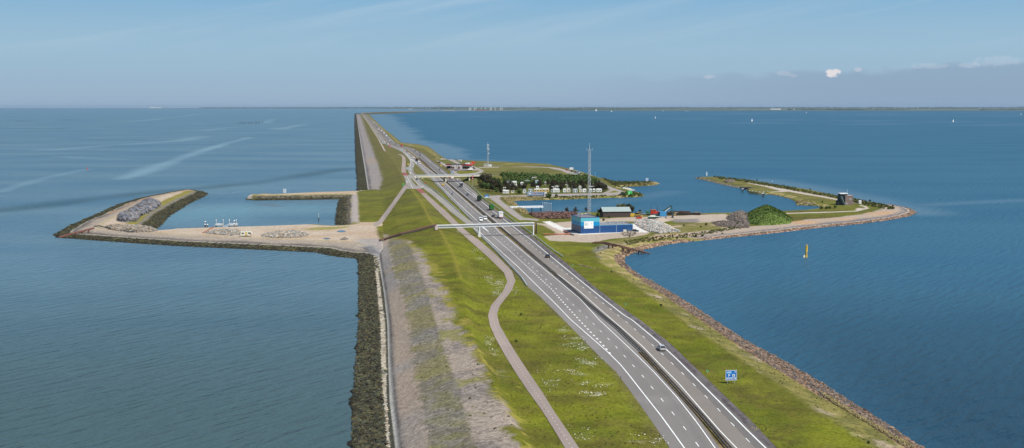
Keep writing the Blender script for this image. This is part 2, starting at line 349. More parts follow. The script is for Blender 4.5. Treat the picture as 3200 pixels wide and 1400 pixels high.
# ---------------------------------------------------------------- albedo of the ground
def asph_c(X, Y, n): return (.92 + .16 * n)[..., None] * np.array([1, 1, 1, 0.])
GRASS_A, GRASS_B, GRASS_C, GRASS_D = C(.142,.158,.014), C(.098,.116,.013), C(.150,.122,.028), C(.082,.070,.020)
def grass(X, Y, lush=0.5):
    c = mix(GRASS_A, GRASS_B, ss(.35, .65, fbm(X, Y, 26, 21)))
    c = mix(c, GRASS_C, ss(.52, .75, fbm(X, Y, 40, 22)) * (1 - lush) * 1.0)
    c = mix(c, GRASS_D, ss(.48, .72, fbm(X, Y, 12, 23)) * (.9 - .45 * lush))
    c = mix(c, GRASS_C, ss(.5, .7, fbm(X, Y * .6, 3.0, 25)) * .35)
    c = mix(c, GRASS_D, ss(.5, .68, fbm(X, Y, 60, 26)) * (.55 - .4 * lush))
    c = mix(c, GRASS_A * 1.15, ss(.58, .7, fbm(X, Y, 5, 24)) * .45)
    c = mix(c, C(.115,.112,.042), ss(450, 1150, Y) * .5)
    k = .72 + .56 * fbm(X, Y, 5.5, 27, 5); c = c.copy(); c[..., :3] = c[..., :3] * k[..., None] * np.array([1.0, .97, 1.1])
    return c
SAND, TAN, GREYB, DARKR, PALE, MUD = C(.44,.36,.28,.1), C(.36,.27,.19,.1), C(.24,.215,.20,.25), C(.042,.038,.026,.9), C(.46,.42,.33,.5), C(.17,.145,.135,.2)
def paint(c, col, w): return mix(c, col, np.clip(w, 0, 1))
def px_pts(pts, z): return W(pts, z)
def blob(X, Y, pts, z, edge=2.0, rough=3.0, seed=31):
    """weight of a patch whose outline is given in photo points"""
    d = sd(X, Y, W(pts, z)) + (fbm(X, Y, 7, seed) - .5) * 2 * rough
    return ss(-edge, edge, d)
def loft_color(X, Y, kk):
    """kk: fractional breakline index (1 = left waterline)"""
    n = fbm(X, Y, 4, 41); n2 = fbm(X, Y, 16, 42); n3 = fbm(X, Y / 3, 2.2, 43)
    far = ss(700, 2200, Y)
    c = np.zeros(X.shape + (4,)) + DARKR
    c = paint(c, C(.10,.105,.045,.9), ss(.45, .75, n) * .7 * (1 - .5 * far))
    c = paint(c, C(.02,.02,.018,.6), ss(1.25, 1.0, kk))
    jit = (n - .5) * .5
    c = paint(c, C(.36,.32,.25,.7), ss(2.0, 2.1, kk + jit * .8) * (kk < 3.0) * (Y < 575) * ss(.3, .5, fbm(X, Y, 9, 44) + .1))
    c = paint(c, C(.055,.055,.04,.2), ss(2.95, 3.0, kk) * (Y < 560))
    c = paint(c, C(.05,.048,.042,.2), ss(2.0, 2.5, kk) * (Y > 575))
    c = paint(c, C(.36,.345,.31,.1), ss(3.9, 4.0, kk))
    # smooth basalt slope: dark wet foot, then grey, then tan
    s = kk - 5
    slope = mix(C(.085,.075,.075,.2), C(.275,.245,.22,.2), ss(0, .35, s + (n2 - .5) * .3))
    slope = paint(slope, C(.34,.26,.19,.15), ss(.45, .62, fbm(X, Y, 60, 47)) * .75 * ss(0.05, .3, s) )
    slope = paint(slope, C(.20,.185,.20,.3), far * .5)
    c = paint(c, slope, ss(4.95, 5.05, kk))
    veg = mix(C(.195,.17,.095,.4), C(.17,.15,.12,.35), ss(.4, .6, n2))
    veg = paint(veg, C(.16,.155,.055,.3), ss(.5, .7, n) * .6)
    veg = paint(veg, C(.20,.185,.17,.4), ss(.5, .7, fbm(X, Y, 30, 48)) * .6)
    c = paint(c, veg, ss(5.9, 6.15, kk + jit))
    bare = mix(C(.29,.24,.195,.3), C(.205,.175,.155,.35), ss(.4, .65, n2))
    bare = paint(bare, C(.19,.18,.06,.2), ss(.6, .75, fbm(X, Y, 10, 49)) * .8)
    c = paint(c, bare, ss(6.97, 7.03, kk + jit * .06) * (Y < 640))
    # grass from the crest inward; further away it starts lower on the slope
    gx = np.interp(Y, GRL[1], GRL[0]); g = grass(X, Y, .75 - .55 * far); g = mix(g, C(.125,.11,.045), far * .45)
    g = paint(g, C(.13,.105,.05,.2), ss(500, 1400, Y) * ss(.42, .62, fbm(X, Y, 22, 51)) * .55)
    c = paint(c, g, ss(-1.2, 1.2, X - gx + (n - .5) * 5 + (fbm(X, Y, 14, 50) - .5) * 7 ))
    # yellow flowering fringes near that edge and the worn line along the crest
    e = np.abs(X - gx - 1 + (n2 - .5) * 4); c = paint(c, C(.26,.22,.05,.2), (1 - ss(0, 3.5, e)) * ss(.45, .6, n) * .8 * (Y < 640))
    cx = np.interp(Y, CRL[1], CRL[0]); c = paint(c, C(.24,.20,.04), (1 - ss(0, 1.6, np.abs(X - cx + (n - .5)))) * .55 * (Y > 430) * (Y < 900))
    # flowers
    for (x, y, rx, ry, col, dens) in FLOW:
        fx, fy = G(x, y, 5.0); r = np.hypot((X - fx) / rx, (Y - fy) / ry)
        c = paint(c, col, (1 - ss(.4, 1.1, r)) * ss(.55, .66, fbm(X, Y, 1.3, int(x))) * dens * .35)
    # median between the carriageways
    ml = np.interp(Y, TML[1], TML[0]); mr = np.interp(Y, TMR[1], TMR[0])
    med = mix(C(.23,.165,.085), C(.15,.11,.055), ss(.4, .6, n)); med = paint(med, C(.12,.12,.03), ss(.5, .7, n2) * .35)
    c = paint(c, med, ((X > ml - 2) & (X < mr + 2)) * 1.0)
    # verge by the left asphalt edge
    le = np.interp(Y, TAB[11][1], TAB[11][0]); c = paint(c, C(.12,.10,.05,.3), (1 - ss(0, 1.3, np.abs(X - le + 1.0 + (n - .5)))) * .8 * (Y < 560))
    # right bank
    b = kk - 13
    rough = mix(C(.20,.175,.055,.2), C(.13,.125,.04,.2), ss(.4, .6, n))
    rough = paint(rough, C(.34,.27,.20,.4), ss(.62, .72, fbm(X, Y, 9, 52)) * .8)
    c = paint(c, rough, ss(.93, 1.07, b + jit * .12) * ((Y < Y850) | (Y > Y497)))
    c = paint(c, C(.25,.16,.10,1.0), ss(1.93, 2.0, b + jit * .2) * (Y < Y850 + 5))
    c = paint(c, C(.13,.115,.055,.6), ss(1.9, 2.1, b) * (Y > Y497))
    return c
GRL = line([(1128,357),(1137,380),(1150,420),(1167,464),(1186,520),(1197,557),(1176,590),(1170,600),(1165,610),(1165,700),(1225,738),(1262,748),(1285,765),(1323,793),(1373,886),(1428,998),(1466,1073),(1515,1166),(1571,1271),(1627,1400)], [(600,6.0),(700,4.5),(790,7.5)])[:2]
CRL = (TAB[7][0], TAB[7][1])
_a = line(MLR, ZR); TML = (_a[0], _a[1]); _a = line(MRL, ZR); TMR = (_a[0], _a[1])
WH, YL = C(.62,.62,.5), C(.36,.30,.04)
FLOW = [(1553,890,3.5,13,WH,.95),(1561,917,3,9,WH,.9),(1530,868,2,8,WH,.6),(1500,808,2,7,WH,.6),(1605,900,3,8,WH,.5),(1480,788,2,8,WH,.6),(1520,1075,2,9,WH,.5),(1540,1110,2,9,WH,.5),(1572,1175,2,8,WH,.4),
 (1850,1224,2.6,1.8,WH,1),(1830,1125,3,3,WH,.9),(1815,1160,3,2,WH,.6),(1840,1193,3,2,WH,.7),(1900,1190,3,3,C(.36,.30,.16),.8),(1716,1190,2,2,WH,.7),(1795,1065,5,4,WH,.45),(1820,1076,2,3,WH,.7),(1785,1045,3,4,WH,.5),(1560,560,0,0,WH,0),
 (2010,1366,4,3,WH,.35),(1800,1360,3,3,WH,.4),(1765,1020,2,4,WH,.6),(1690,760,1,1,WH,0),(1430,730,1.2,10,WH,.7),(1620,1210,1.3,1,YL*1.3,.9),(2410,1332,7,5,C(.30,.30,.02),.6),(2390,1345,6,6,C(.07,.09,.02),.7),(2560,1320,6,3,C(.07,.09,.02),.7),(1183,425,3,220,C(.30,.26,.03),.8),(1192,450,3,80,C(.30,.26,.03),.8)]
# ---------------------------------------------------------------- build the dike mesh
def steps(a, b, s): return np.arange(a, b, s)
Yr = np.concatenate([steps(168, 520, .9), steps(520, 1300, 1.7), steps(1300, 2600, 6), steps(2600, 17400, 45)])
XK, ZK = breaks(Yr)
nsub = [3, 12, 4, 3, 2, 12, 16, 16, 8, 4, 14, 4, 26, 14, 8, 6, 2]
cols = [];
for k, n in enumerate(nsub):
    for i in range(n): cols.append(k + i / n)
cols.append(len(nsub)); cols = np.array(cols)
k0 = np.minimum(cols.astype(int), len(XK) - 2); tt = cols - k0
X = XK[k0] * (1 - tt[:, None]) + XK[k0 + 1] * tt[:, None]; Z = ZK[k0] * (1 - tt[:, None]) + ZK[k0 + 1] * tt[:, None]
Y = np.broadcast_to(Yr, X.shape).copy(); KK = np.broadcast_to(cols[:, None], X.shape)
near = Y < 1100
rockL = ((KK < 2.0) & (KK > 1)) ; rockR = (KK > 15) & (KK < 16)
Zd = Z + rockL * (fbm(X, Y, 1.7, 61) - .5) * .9 * ss(1, 1.2, KK) * near + rockR * (fbm(X, Y, 1.5, 62) - .5) * .7 * near
waveL = (fbm(Y, Y * 0, 9, 63) - .5) * 4 + (fbm(Y, Y * 0, 2.2, 64) - .5) * 1.2
Xd = X + np.where(np.abs(KK - 1) < .99, waveL * (1 - np.abs(KK - 1)), 0)
Xd = np.where(KK < 1.0, Xd + waveL * 0, Xd)
Zd += ((KK > 6.5) & (KK < 8.5) | (KK > 13.2) & (KK < 14.9)) * (fbm(X, Y, 13, 65) - .5) * .5 * ss(540, 500, Y)
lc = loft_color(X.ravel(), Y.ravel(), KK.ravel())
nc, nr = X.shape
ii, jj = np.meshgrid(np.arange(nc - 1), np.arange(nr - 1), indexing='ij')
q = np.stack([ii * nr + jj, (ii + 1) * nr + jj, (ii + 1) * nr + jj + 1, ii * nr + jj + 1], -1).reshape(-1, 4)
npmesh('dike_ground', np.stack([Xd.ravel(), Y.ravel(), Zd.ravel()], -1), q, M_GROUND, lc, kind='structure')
def grid(name, x0, x1, y0, y1, s, zf, cf, fields, zmin=-1.4):
    xs = np.arange(x0, x1, s); ys = np.arange(y0, y1, s); X, Y = np.meshgrid(xs, ys, indexing='ij')
    f = fields(X, Y); Z = zf(X, Y, f); c = cf(X, Y, Z, f)
    nx, ny = X.shape; ii, jj = np.meshgrid(np.arange(nx - 1), np.arange(ny - 1), indexing='ij')
    q = np.stack([ii * ny + jj, (ii + 1) * ny + jj, (ii + 1) * ny + jj + 1, ii * ny + jj + 1], -1).reshape(-1, 4)
    q = q[(Z.ravel()[q] > zmin).any(1)]
    used = np.unique(q); rm = np.full(X.size, -1); rm[used] = np.arange(len(used))
    V = np.stack([X.ravel(), Y.ravel(), Z.ravel()], -1)[used]
    return npmesh(name, V, rm[q], M_GROUND, c.reshape(-1, 4)[used], kind='structure')
def left_color(X, Y, Z, f):
    dS, dI, dQ, dB, dN = f; n = fbm(X, Y, 4, 71); n2 = fbm(X, Y, 18, 72)
    c = mix(SAND, TAN * 1.1, ss(.35, .7, n2)); c = paint(c, SAND * .85, ss(.5, .7, n) * .5)
    p = lambda pts, z=3.3, e=1.0, r=1.5, s=31: blob(X, Y, pts, z, e, r, s)
    # grass fields, verges, roads of the harbour
    g = grass(X, Y, .6)
    c = paint(c, g, p([(1118,612),(1116,603),(1122,595),(1190,582),(1270,560),(1300,600),(1200,690),(1170,694),(1120,694)]))
    c = paint(c, g, p([(1176,707),(1230,690),(1300,740),(1260,760),(1240,742),(1200,745),(1190,750),(1178,730)], 3.8))
    c = paint(c, C(.26,.21,.17,.3), p([(1210,690),(1250,700),(1240,745),(1200,750),(1195,735)], 3.8) * ss(.45, .6, n))
    c = paint(c, mix(C(.22,.21,.04), C(.30,.25,.12), n), p([(948,716),(990,710),(1092,707),(1086,711),(1040,717),(975,720)], 3.3, .5, 1))
    c = paint(c, mix(C(.22,.21,.06), C(.30,.25,.12), n), (1 - ss(0, 2.0, np.abs(dS - 23.5 + (n - .5) * 2))) * .55)
    c = paint(c, C(.21,.19,.07), ss(10, 11, dB) * ss(15.5, 14, dB))
    # seaward flank
    sl = mix(C(.10,.092,.09,.25), C(.31,.26,.21,.2), ss(10.3, 17, dS + (n2 - .5) * 4))
    c = paint(c, sl, ss(22.5, 20.5, dS + (n - .5) * 2))
    c = paint(c, C(.38,.23,.13,.1), ss(20, 12, dS) * inside(X, Y, W([(420,590),(640,590),(600,640),(300,690)], 2)) * ss(.3, .6, n2) * .8)
    rk = mix(DARKR, C(.11,.11,.045,.9), ss(.5, .75, n) * .8)
    c = paint(c, C(.40,.36,.28,.1), ss(10.5, 10.2, dS)); c = paint(c, C(.06,.058,.05,.2), ss(9.5, 9.3, dS)); c = paint(c, rk, ss(9.0, 8.6, dS + (n - .5) * 1.5))
    # the west arm: yellow grass, sand road
    arm = inside(X, Y, W([(420,580),(660,590),(640,640),(500,705),(380,730),(300,700)], 2))
    c = paint(c, mix(C(.26,.22,.06), g, .4 * n + .2), arm * ss(20, 17, dI + (n - .5) * 3) * ss(9, 10, dI))
    c = paint(c, C(.17,.155,.13,.3), ss(13.5, 12, dI) * ss(10, 10.3, dI) )
    c = paint(c, rk, ss(10.2, 9.8, dI + (n - .5)))
    c = paint(c, mix(rk, C(.13,.115,.08,1), ss(4, 8, dB)), ss(9.0, 8.6, dB + (n - .5))); c = paint(c, C(.07,.065,.055,.2), ss(8.6, 8.8, dB) * ss(10.3, 10, dB))
    c = paint(c, C(.30,.285,.25,.5), ss(5.5, 4.5, dN)); c = paint(c, C(.20,.18,.06), ss(4.7, 5.2, dN) * ss(9, 7, dN) * .7)
    c = paint(c, C(.03,.028,.02,.6), ss(1.0, .2, Z) * (dQ > 3))
    # puddle stains and the wet patch near the corner
    c = paint(c, C(.06,.055,.05,.4), p([(1130,775),(1165,772),(1185,788),(1150,786)], 2.5, 1, 1.5))
    c = paint(c, C(.25,.25,.26,.2), p([(1110,745),(1230,748),(1225,775),(1200,800),(1160,790)], 3.3, 3, 3) * .6)
    for pts, col in (([(1100,608),(1112,607),(1117,612),(1120,696),(1097,692)], C(.33,.29,.265)),):
        c = paint(c, asph_c(X, Y, n) * col, blob(X, Y, pts, 3.3, .6, 0.0))
    c[..., 3] = np.clip(c[..., 3], 0, 1)
    return c
grid('harbour_ground', -335, -46, 470, 1065, 1.15, left_z, left_color, left_fields)
def right_color(X, Y, Z, f):
    dT, dP, dI, dB, dS = f; n = fbm(X, Y, 4, 81); n2 = fbm(X, Y, 20, 82)
    def p(pts, z=0, e=1.0, r=2.0, s=31):
        px_, py_, _z = D([q_[0] for q_ in pts], [q_[1] for q_ in pts], 0, 9, 2.0)
        d = sd(X, Y, list(zip(px_, py_))) + (fbm(X, Y, 7, s) - .5) * 2 * r
        return ss(-e, e, d)
    c = grass(X, Y, .45); c = mix(c, C(.12,.115,.045), ss(480, 1200, Y) * .35)
    # tip island: drier
    c = paint(c, mix(C(.20,.165,.06), C(.11,.115,.035), ss(.4, .6, n)), ss(150, 175, X) * ss(880, 900, Y) * .7)
    sandy = mix(C(.42,.35,.28,.1), C(.36,.29,.23,.1), n2)
    # yard around the blue hall
    c = paint(c, sandy, p([(1640,694),(1700,699),(1800,690),(1800,690),(1870,684),(2000,678),(2170,672),(2270,668),(2290,690),(2200,697),(2100,690),(2000,700),(1880,700),(2010,722),(2035,730),(1990,740),(1900,748),(1860,757),(1830,757),(1760,755),(1700,745),(1675,738),(1672,725),(1690,735),(1745,733),(1700,705)]))
    c = paint(c, C(.18,.165,.16,.2), p([(2100,684),(2180,683),(2185,694),(2110,697)], 3.6, 2, 4) * .8)
    c = paint(c, grass(X, Y, .7), p([(1890,693),(2020,691),(2030,699),(1990,702),(1900,698)], 3.6, 1, 1) * .9)
    c = paint(c, grass(X, Y, .8), p([(1668,700),(1695,706),(1730,735),(1700,735),(1676,716)], 3.6, 1, 1))
    # rough ground between the hall and the bay
    rg = mix(C(.15,.145,.04,.2), C(.20,.165,.07,.3), ss(.4, .6, n)); rg = paint(rg, C(.38,.30,.22,.4), ss(.58, .7, fbm(X, Y, 9, 83)) * .8)
    c = paint(c, rg, p([(2040,735),(2100,700),(2330,690),(2330,715),(2150,735),(2060,762),(1960,792),(1900,800),(1870,780),(1880,755)]))
    c = paint(c, C(.19,.175,.165,.6), p([(1870,768),(1900,762),(1915,775),(1880,800),(1895,825),(1870,800),(1858,785)], 3.3, 2, 3) * .85)
    c = paint(c, C(.36,.29,.22,.2), p([(2150,742),(2240,728),(2330,716),(2330,722),(2220,738),(2160,750)], 2.6, 1, 1) * .5)
    # camping field
    c = paint(c, grass(X, Y, .9) * np.array([.8, .9, .9, 1]), p([(1570,598),(1560,570),(1890,570),(1900,600),(1700,606)], 3.6) * .8)
    c = paint(c, C(.19,.165,.06), p([(1500,500),(1800,515),(1830,550),(1620,548),(1500,540)], 3.6, 6, 8) * ss(.4, .6, n2) * .6)
    c = paint(c, C(.35,.33,.06), p([(1560,511),(1625,511),(1625,515),(1560,515)], 3.6, 4, 8) * ss(.5, .6, n) * .5)
    rd = C(.31,.275,.255); rp = lambda pts, z=0: p(pts, 0, .6, 0.0)
    conc = C(.62,.60,.56)
    for pts, col in (
        ([(1427,560),(1395,531),(1391,519),(1362,506),(1341,494),(1326,490.5),(1341,490.5),(1356,495),(1372,503),(1395,514),(1440,512),(1482,520),(1498,526),(1513,534),(1505,540),(1470,546),(1432,548),(1440,562),(1436,566)], rd),
        ([(1400,498.5),(1403,497),(1425,502),(1442,514),(1431,514),(1418,507)], rd), ([(1357,495.3),(1400,496.8),(1400,498.2),(1357,496.8)], C(.4,.37,.33)),
        ([(1496,522),(1559,521.7),(1559,523.3),(1497,524)], C(.38,.33,.28)),
        ([(1592,520.6),(1655,520.4),(1717,521.8),(1749,525.5),(1780,534),(1802,540),(1830,550.5),(1855,555.6),(1885,571),(1910,585),(1941,595),(1963,602),(1951,608),(1922,610.5),(1872,612),(1760,614.3),(1650,615.9),(1567,618),(1560,620.5),(1577,636),(1596,649),(1617,666),(1636,680),(1682,685),(1682,690),(1642,687.5),(1612,682.5),(1592,672.5),(1567,647),(1530,619),(1522,612),(1605,610.3),(1649,609),(1709,606.5),(1760,605.6),(1835,604.3),(1881,604.6),(1906,594),(1894,581.5),(1864,567.5),(1840,556.5),(1810,550.5),(1772,541.5),(1755,533.5),(1711,524),(1655,522)], rd),
        ([(1695,692.3),(1718,690.6),(1765,712),(1800,711),(1800,722),(1762,725.5)], conc), ([(1760,725),(1796,720),(1900,702),(1985,699),(2030,726),(1980,726),(1815,733.5),(1776,727)], conc),
        ([(2441,669),(2500,667),(2600,664),(2680,660.5),(2697,656),(2716,651.5),(2708,645),(2690,640),(2686,642),(2704,648),(2700,651.5),(2672,658.5),(2600,661.5),(2441,666.5)], C(.45,.39,.33)), ([(2673,657),(2677,650),(2697,650),(2694,657)], C(.44,.38,.32)),
        ([(2336,570.5),(2390,579),(2470,594),(2560,610),(2620,622),(2620,626),(2560,615),(2465,598.5),(2440,600),(2405,599.5),(2440,597),(2385,582),(2333,571.5)], C(.42,.36,.31)),
        ([(1424,538),(1430,534.5),(1492,532),(1499,534),(1490,538),(1450,543.5),(1436,545)], mix(GRASS_A, GRASS_C, .5)), ([(1900,602),(1918,596),(1930,598),(1933,600),(1920,602)], GRASS_A)):
        c = paint(c, (asph_c(X, Y, n) * col), rp(pts))
    # reeds and banks by the basin
    reed = mix(C(.36,.28,.14,.2), C(.19,.19,.05,.2), ss(.4, .62, n))
    c = paint(c, reed, ss(7, 5, dT + (n2 - .5) * 4) * (Y < 1320) * .9)
    c = paint(c, C(.07,.065,.04,.5), ss(1.6, .4, dT) * .8)
    c = paint(c, C(.14,.13,.09,.7), ss(4.5, 3.0, dI)); c = paint(c, C(.28,.24,.19,.6), ss(.6, 1.0, dI) * ss(2.4, 2.0, dI) * ss(.4, .6, n))
    # beach side of the tip
    be = ss(6.0, 10, dB); sl = mix(C(.15,.135,.14,.3), C(.36,.29,.23,.15), ss(5.5, 13, dB + (n2 - .5) * 5)); sl = paint(sl, C(.46,.27,.13,.1), ss(.52, .68, fbm(X, Y, 22, 84)) * .7 * ss(9, 14, dB))
    c = paint(c, sl, ss(26, 22, dB + (n2 - .5) * 9)); c = paint(c, C(.46,.40,.32,.1), ss(5.6, 5.3, dB) * (Y < 905)); c = paint(c, C(.24,.16,.115,1.0), ss(4.8, 4.4, dB))
    # stony shore of the bay
    sh = mix(C(.20,.185,.055,.2), C(.33,.26,.12,.2), ss(.45, .6, n)); c = paint(c, sh, ss(14, 11, dS + (n2 - .5) * 5))
    c = paint(c, C(.25,.165,.105,1.0), ss(5.5, 4.5, dS + (n - .5) * 2))
    return c
grid('peninsula_ground', -125, 315, 462, 1700, 1.25, right_z, right_color, right_fields)
# ================================================================ WATER
def water_material(name, body, deep, rough, wave, wscale, refl=1.0):
    m = bpy.data.materials.new(name); m.use_nodes = True
    nt = m.node_tree; N = nt.nodes; L = nt.links; b = N['Principled BSDF']
    b.inputs['IOR'].default_value = 1.33; b.inputs['Specular IOR Level'].default_value = refl
    at = N.new('ShaderNodeAttribute'); at.attribute_name = 'Col'
    ge = N.new('ShaderNodeNewGeometry')
    mp = N.new('ShaderNodeMapping'); mp.inputs['Rotation'].default_value = (0, 0, R(20)); mp.inputs['Scale'].default_value = (1, 2.6, 1)
    L.new(ge.outputs['Position'], mp.inputs['Vector'])
    big = N.new('ShaderNodeTexNoise'); big.inputs['Scale'].default_value = 0.004; big.inputs['Detail'].default_value = 5; L.new(mp.outputs['Vector'], big.inputs['Vector'])
    mx = N.new('ShaderNodeMix'); mx.data_type = 'RGBA'; mx.inputs['A'].default_value = body + (1,); mx.inputs['B'].default_value = deep + (1,)
    mr = N.new('ShaderNodeMapRange'); mr.inputs['From Min'].default_value = .35; mr.inputs['From Max'].default_value = .65; L.new(big.outputs['Fac'], mr.inputs['Value'])
    L.new(mr.outputs['Result'], mx.inputs['Factor'])
    m2 = N.new('ShaderNodeMix'); m2.data_type = 'RGBA'; L.new(at.outputs['Alpha'], m2.inputs['Factor']); L.new(mx.outputs['Result'], m2.inputs['A']); L.new(at.outputs['Color'], m2.inputs['B'])
    L.new(m2.outputs['Result'], b.inputs['Base Color'])
    b.inputs['Roughness'].default_value = rough
    m1 = N.new('ShaderNodeMapping'); m1.inputs['Rotation'].default_value = (0, 0, R(-52)); L.new(ge.outputs['Position'], m1.inputs['Vector'])
    mp = N.new('ShaderNodeMapping'); mp.inputs['Scale'].default_value = (.22, 1, 1); L.new(m1.outputs['Vector'], mp.inputs['Vector'])
    w1 = N.new('ShaderNodeTexNoise'); w1.inputs['Scale'].default_value = wscale; w1.inputs['Detail'].default_value = 4; w1.inputs['Roughness'].default_value = .55; L.new(mp.outputs['Vector'], w1.inputs['Vector'])
    bp = N.new('ShaderNodeBump'); bp.inputs['Strength'].default_value = wave; bp.inputs['Distance'].default_value = 2.6
    L.new(w1.outputs['Fac'], bp.inputs['Height']); L.new(bp.outputs['Normal'], b.inputs['Normal'])
    fr = N.new('ShaderNodeFresnel'); fr.inputs['IOR'].default_value = 1.33; L.new(bp.outputs['Normal'], fr.inputs['Normal'])
    mn = N.new('ShaderNodeMath'); mn.operation = 'MINIMUM'; mn.inputs[1].default_value = refl; L.new(fr.outputs[0], mn.inputs[0])
    df = N.new('ShaderNodeBsdfDiffuse'); L.new(m2.outputs['Result'], df.inputs['Color']); L.new(bp.outputs['Normal'], df.inputs['Normal'])
    gl = N.new('ShaderNodeBsdfAnisotropic'); gl.inputs['Roughness'].default_value = rough; L.new(bp.outputs['Normal'], gl.inputs['Normal'])
    ms = N.new('ShaderNodeMixShader'); L.new(mn.outputs[0], ms.inputs['Fac']); L.new(df.outputs[0], ms.inputs[1]); L.new(gl.outputs[0], ms.inputs[2])
    N.remove(b); L.new(ms.outputs[0], N['Material Output'].inputs['Surface'])
    return m
M_SEA = water_material('sea_water', (.108,.192,.248), (.068,.148,.214), .16, 1.0, .34, .30)
M_LAKE = water_material('lake_water', (.027,.104,.172), (.019,.090,.160), .16, .55, .36, .20)
YE = 90000.0
axX, axY, _ = line([(1128,354),(1150,394),(1170,420),(1190,446),(1230,460),(1280,497),(1290,560),(1330,640),(1400,715),(1500,850),(1600,1000),(1750,1200),(1900,1400)], 3.0)
BEND = G(1131, 351.5, 3.0)
def axis_x(Y): return np.interp(Y, np.append(axY, BEND[1]), np.append(axX, BEND[0]))
Yw = np.concatenate([np.linspace(120, 300, 12)[:-1], 73 * F / np.linspace(860, 20, 260)[0:], [14500, 15500, 16500, float(BEND[1])]]); Yw = np.unique(np.round(Yw, 1)); Yw = Yw[Yw <= BEND[1]]
def streak_w(X, Y, items, col):
    """strokes on the water: photo polylines with widths in metres"""
    c = np.zeros(X.shape + (4,))
    c[..., :3] = col[:3]
    for pts, wid, amt, cc in items:
        d = pdist(X, Y, W(pts), False); nn = fbm(X * 1.0, Y / 3, wid * 2.5, 91, 3)
        a = (1 - ss(0, 1, d / (wid * (.5 + 1.0 * nn)))) * amt * (.35 + .9 * nn)
        a = np.clip(a, 0, 1); t = a[..., None]
        c[..., :3] = np.where(t > c[..., 3:4], np.array(cc), c[..., :3]); c[..., 3] = np.maximum(c[..., 3], a)
    return c
def sheet(name, A, B, z, m, colf, n=150, Y=None):
    """sheet between x=A(Y) and x=B(Y)"""
    Y = Yw if Y is None else Y; t = np.linspace(0, 1, n)
    a = A(Y); b = B(Y); X = a[None, :] + (b - a)[None, :] * t[:, None]; YY = np.broadcast_to(Y, X.shape)
    c = colf(X, YY); nx, ny = X.shape; ii, jj = np.meshgrid(np.arange(nx - 1), np.arange(ny - 1), indexing='ij')
    q = np.stack([ii * ny + jj, (ii + 1) * ny + jj, (ii + 1) * ny + jj + 1, ii * ny + jj + 1], -1).reshape(-1, 4)
    return np.stack([X.ravel(), YY.ravel(), np.full(X.size, z)], -1), q, c.reshape(-1, 4)
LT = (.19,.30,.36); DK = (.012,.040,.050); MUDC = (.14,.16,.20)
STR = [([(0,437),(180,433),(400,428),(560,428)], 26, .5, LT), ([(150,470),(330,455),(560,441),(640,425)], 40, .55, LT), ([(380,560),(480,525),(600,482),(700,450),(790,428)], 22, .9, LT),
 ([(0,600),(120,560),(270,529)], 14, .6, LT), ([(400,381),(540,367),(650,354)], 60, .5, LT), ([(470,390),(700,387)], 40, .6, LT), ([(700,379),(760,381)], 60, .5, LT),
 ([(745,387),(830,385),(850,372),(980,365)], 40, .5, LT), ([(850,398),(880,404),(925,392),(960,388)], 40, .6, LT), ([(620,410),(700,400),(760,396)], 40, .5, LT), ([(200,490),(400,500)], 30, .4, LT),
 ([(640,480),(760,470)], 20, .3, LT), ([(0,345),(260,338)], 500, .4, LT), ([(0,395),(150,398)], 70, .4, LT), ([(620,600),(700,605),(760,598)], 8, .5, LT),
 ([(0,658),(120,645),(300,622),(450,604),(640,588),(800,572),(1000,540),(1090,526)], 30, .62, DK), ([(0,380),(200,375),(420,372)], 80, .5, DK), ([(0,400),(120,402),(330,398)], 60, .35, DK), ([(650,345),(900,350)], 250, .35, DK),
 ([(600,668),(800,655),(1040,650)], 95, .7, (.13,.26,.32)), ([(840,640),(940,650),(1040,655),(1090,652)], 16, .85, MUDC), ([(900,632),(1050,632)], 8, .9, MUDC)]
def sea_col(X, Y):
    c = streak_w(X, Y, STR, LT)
    # darker, greyer water colour towards the foreground
    g = ss(560, 225, Y) * .92 * (1 - c[..., 3]); c[..., :3] = c[..., :3] * (c[..., 3:4] > .02) + np.array((.046,.080,.078)) * (c[..., 3:4] <= .02)
    c[..., 3] = np.maximum(c[..., 3], g); return c
nf = float(np.hypot(1, 1))
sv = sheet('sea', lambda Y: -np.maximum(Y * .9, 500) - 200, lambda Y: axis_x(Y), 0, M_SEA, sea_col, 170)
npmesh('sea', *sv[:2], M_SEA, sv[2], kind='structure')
# beyond the bend of the dike the sea lies left of and behind the far dike
def far_c(X, Y): return np.zeros(X.shape + (4,))
FD = W([(1131,352.5),(1149,352.6),(1230,350.4),(1330,348.3),(1400,347),(1500,346.2),(1620,345.4)])     # axis of the far dike
fdx = np.array([p[0] for p in FD]); fdy = np.array([p[1] for p in FD])
SHY = 73 * F / (345.6 - HZ)
def quad_obj(name, pts, z, m, kind='structure', col=None):
    n = len(pts); V = [(x, y, z) for x, y in pts]
    me = bpy.data.meshes.new(name); me.from_pydata(V, [], [tuple(range(n))]); me.materials.append(m); me.update()
    if col is not None:
        a = me.color_attributes.new('Col', 'FLOAT_COLOR', 'POINT'); a.data.foreach_set('color', np.tile(np.array(col, np.float32), n))
    o = bpy.data.objects.new(name, me); COL.objects.link(o); tag(o, kind=kind); return o
bx, by = float(BEND[0]), float(BEND[1])
quad_obj('sea_horizon', [(-by * .9 - 200, by), (bx, by)] + list(FD[1:]) + [(FD[-1][0] + 50, YE), (-YE * .95, YE), (-YE * .95, by * 1.2)], 0, M_SEA, col=(0,0,0,0))
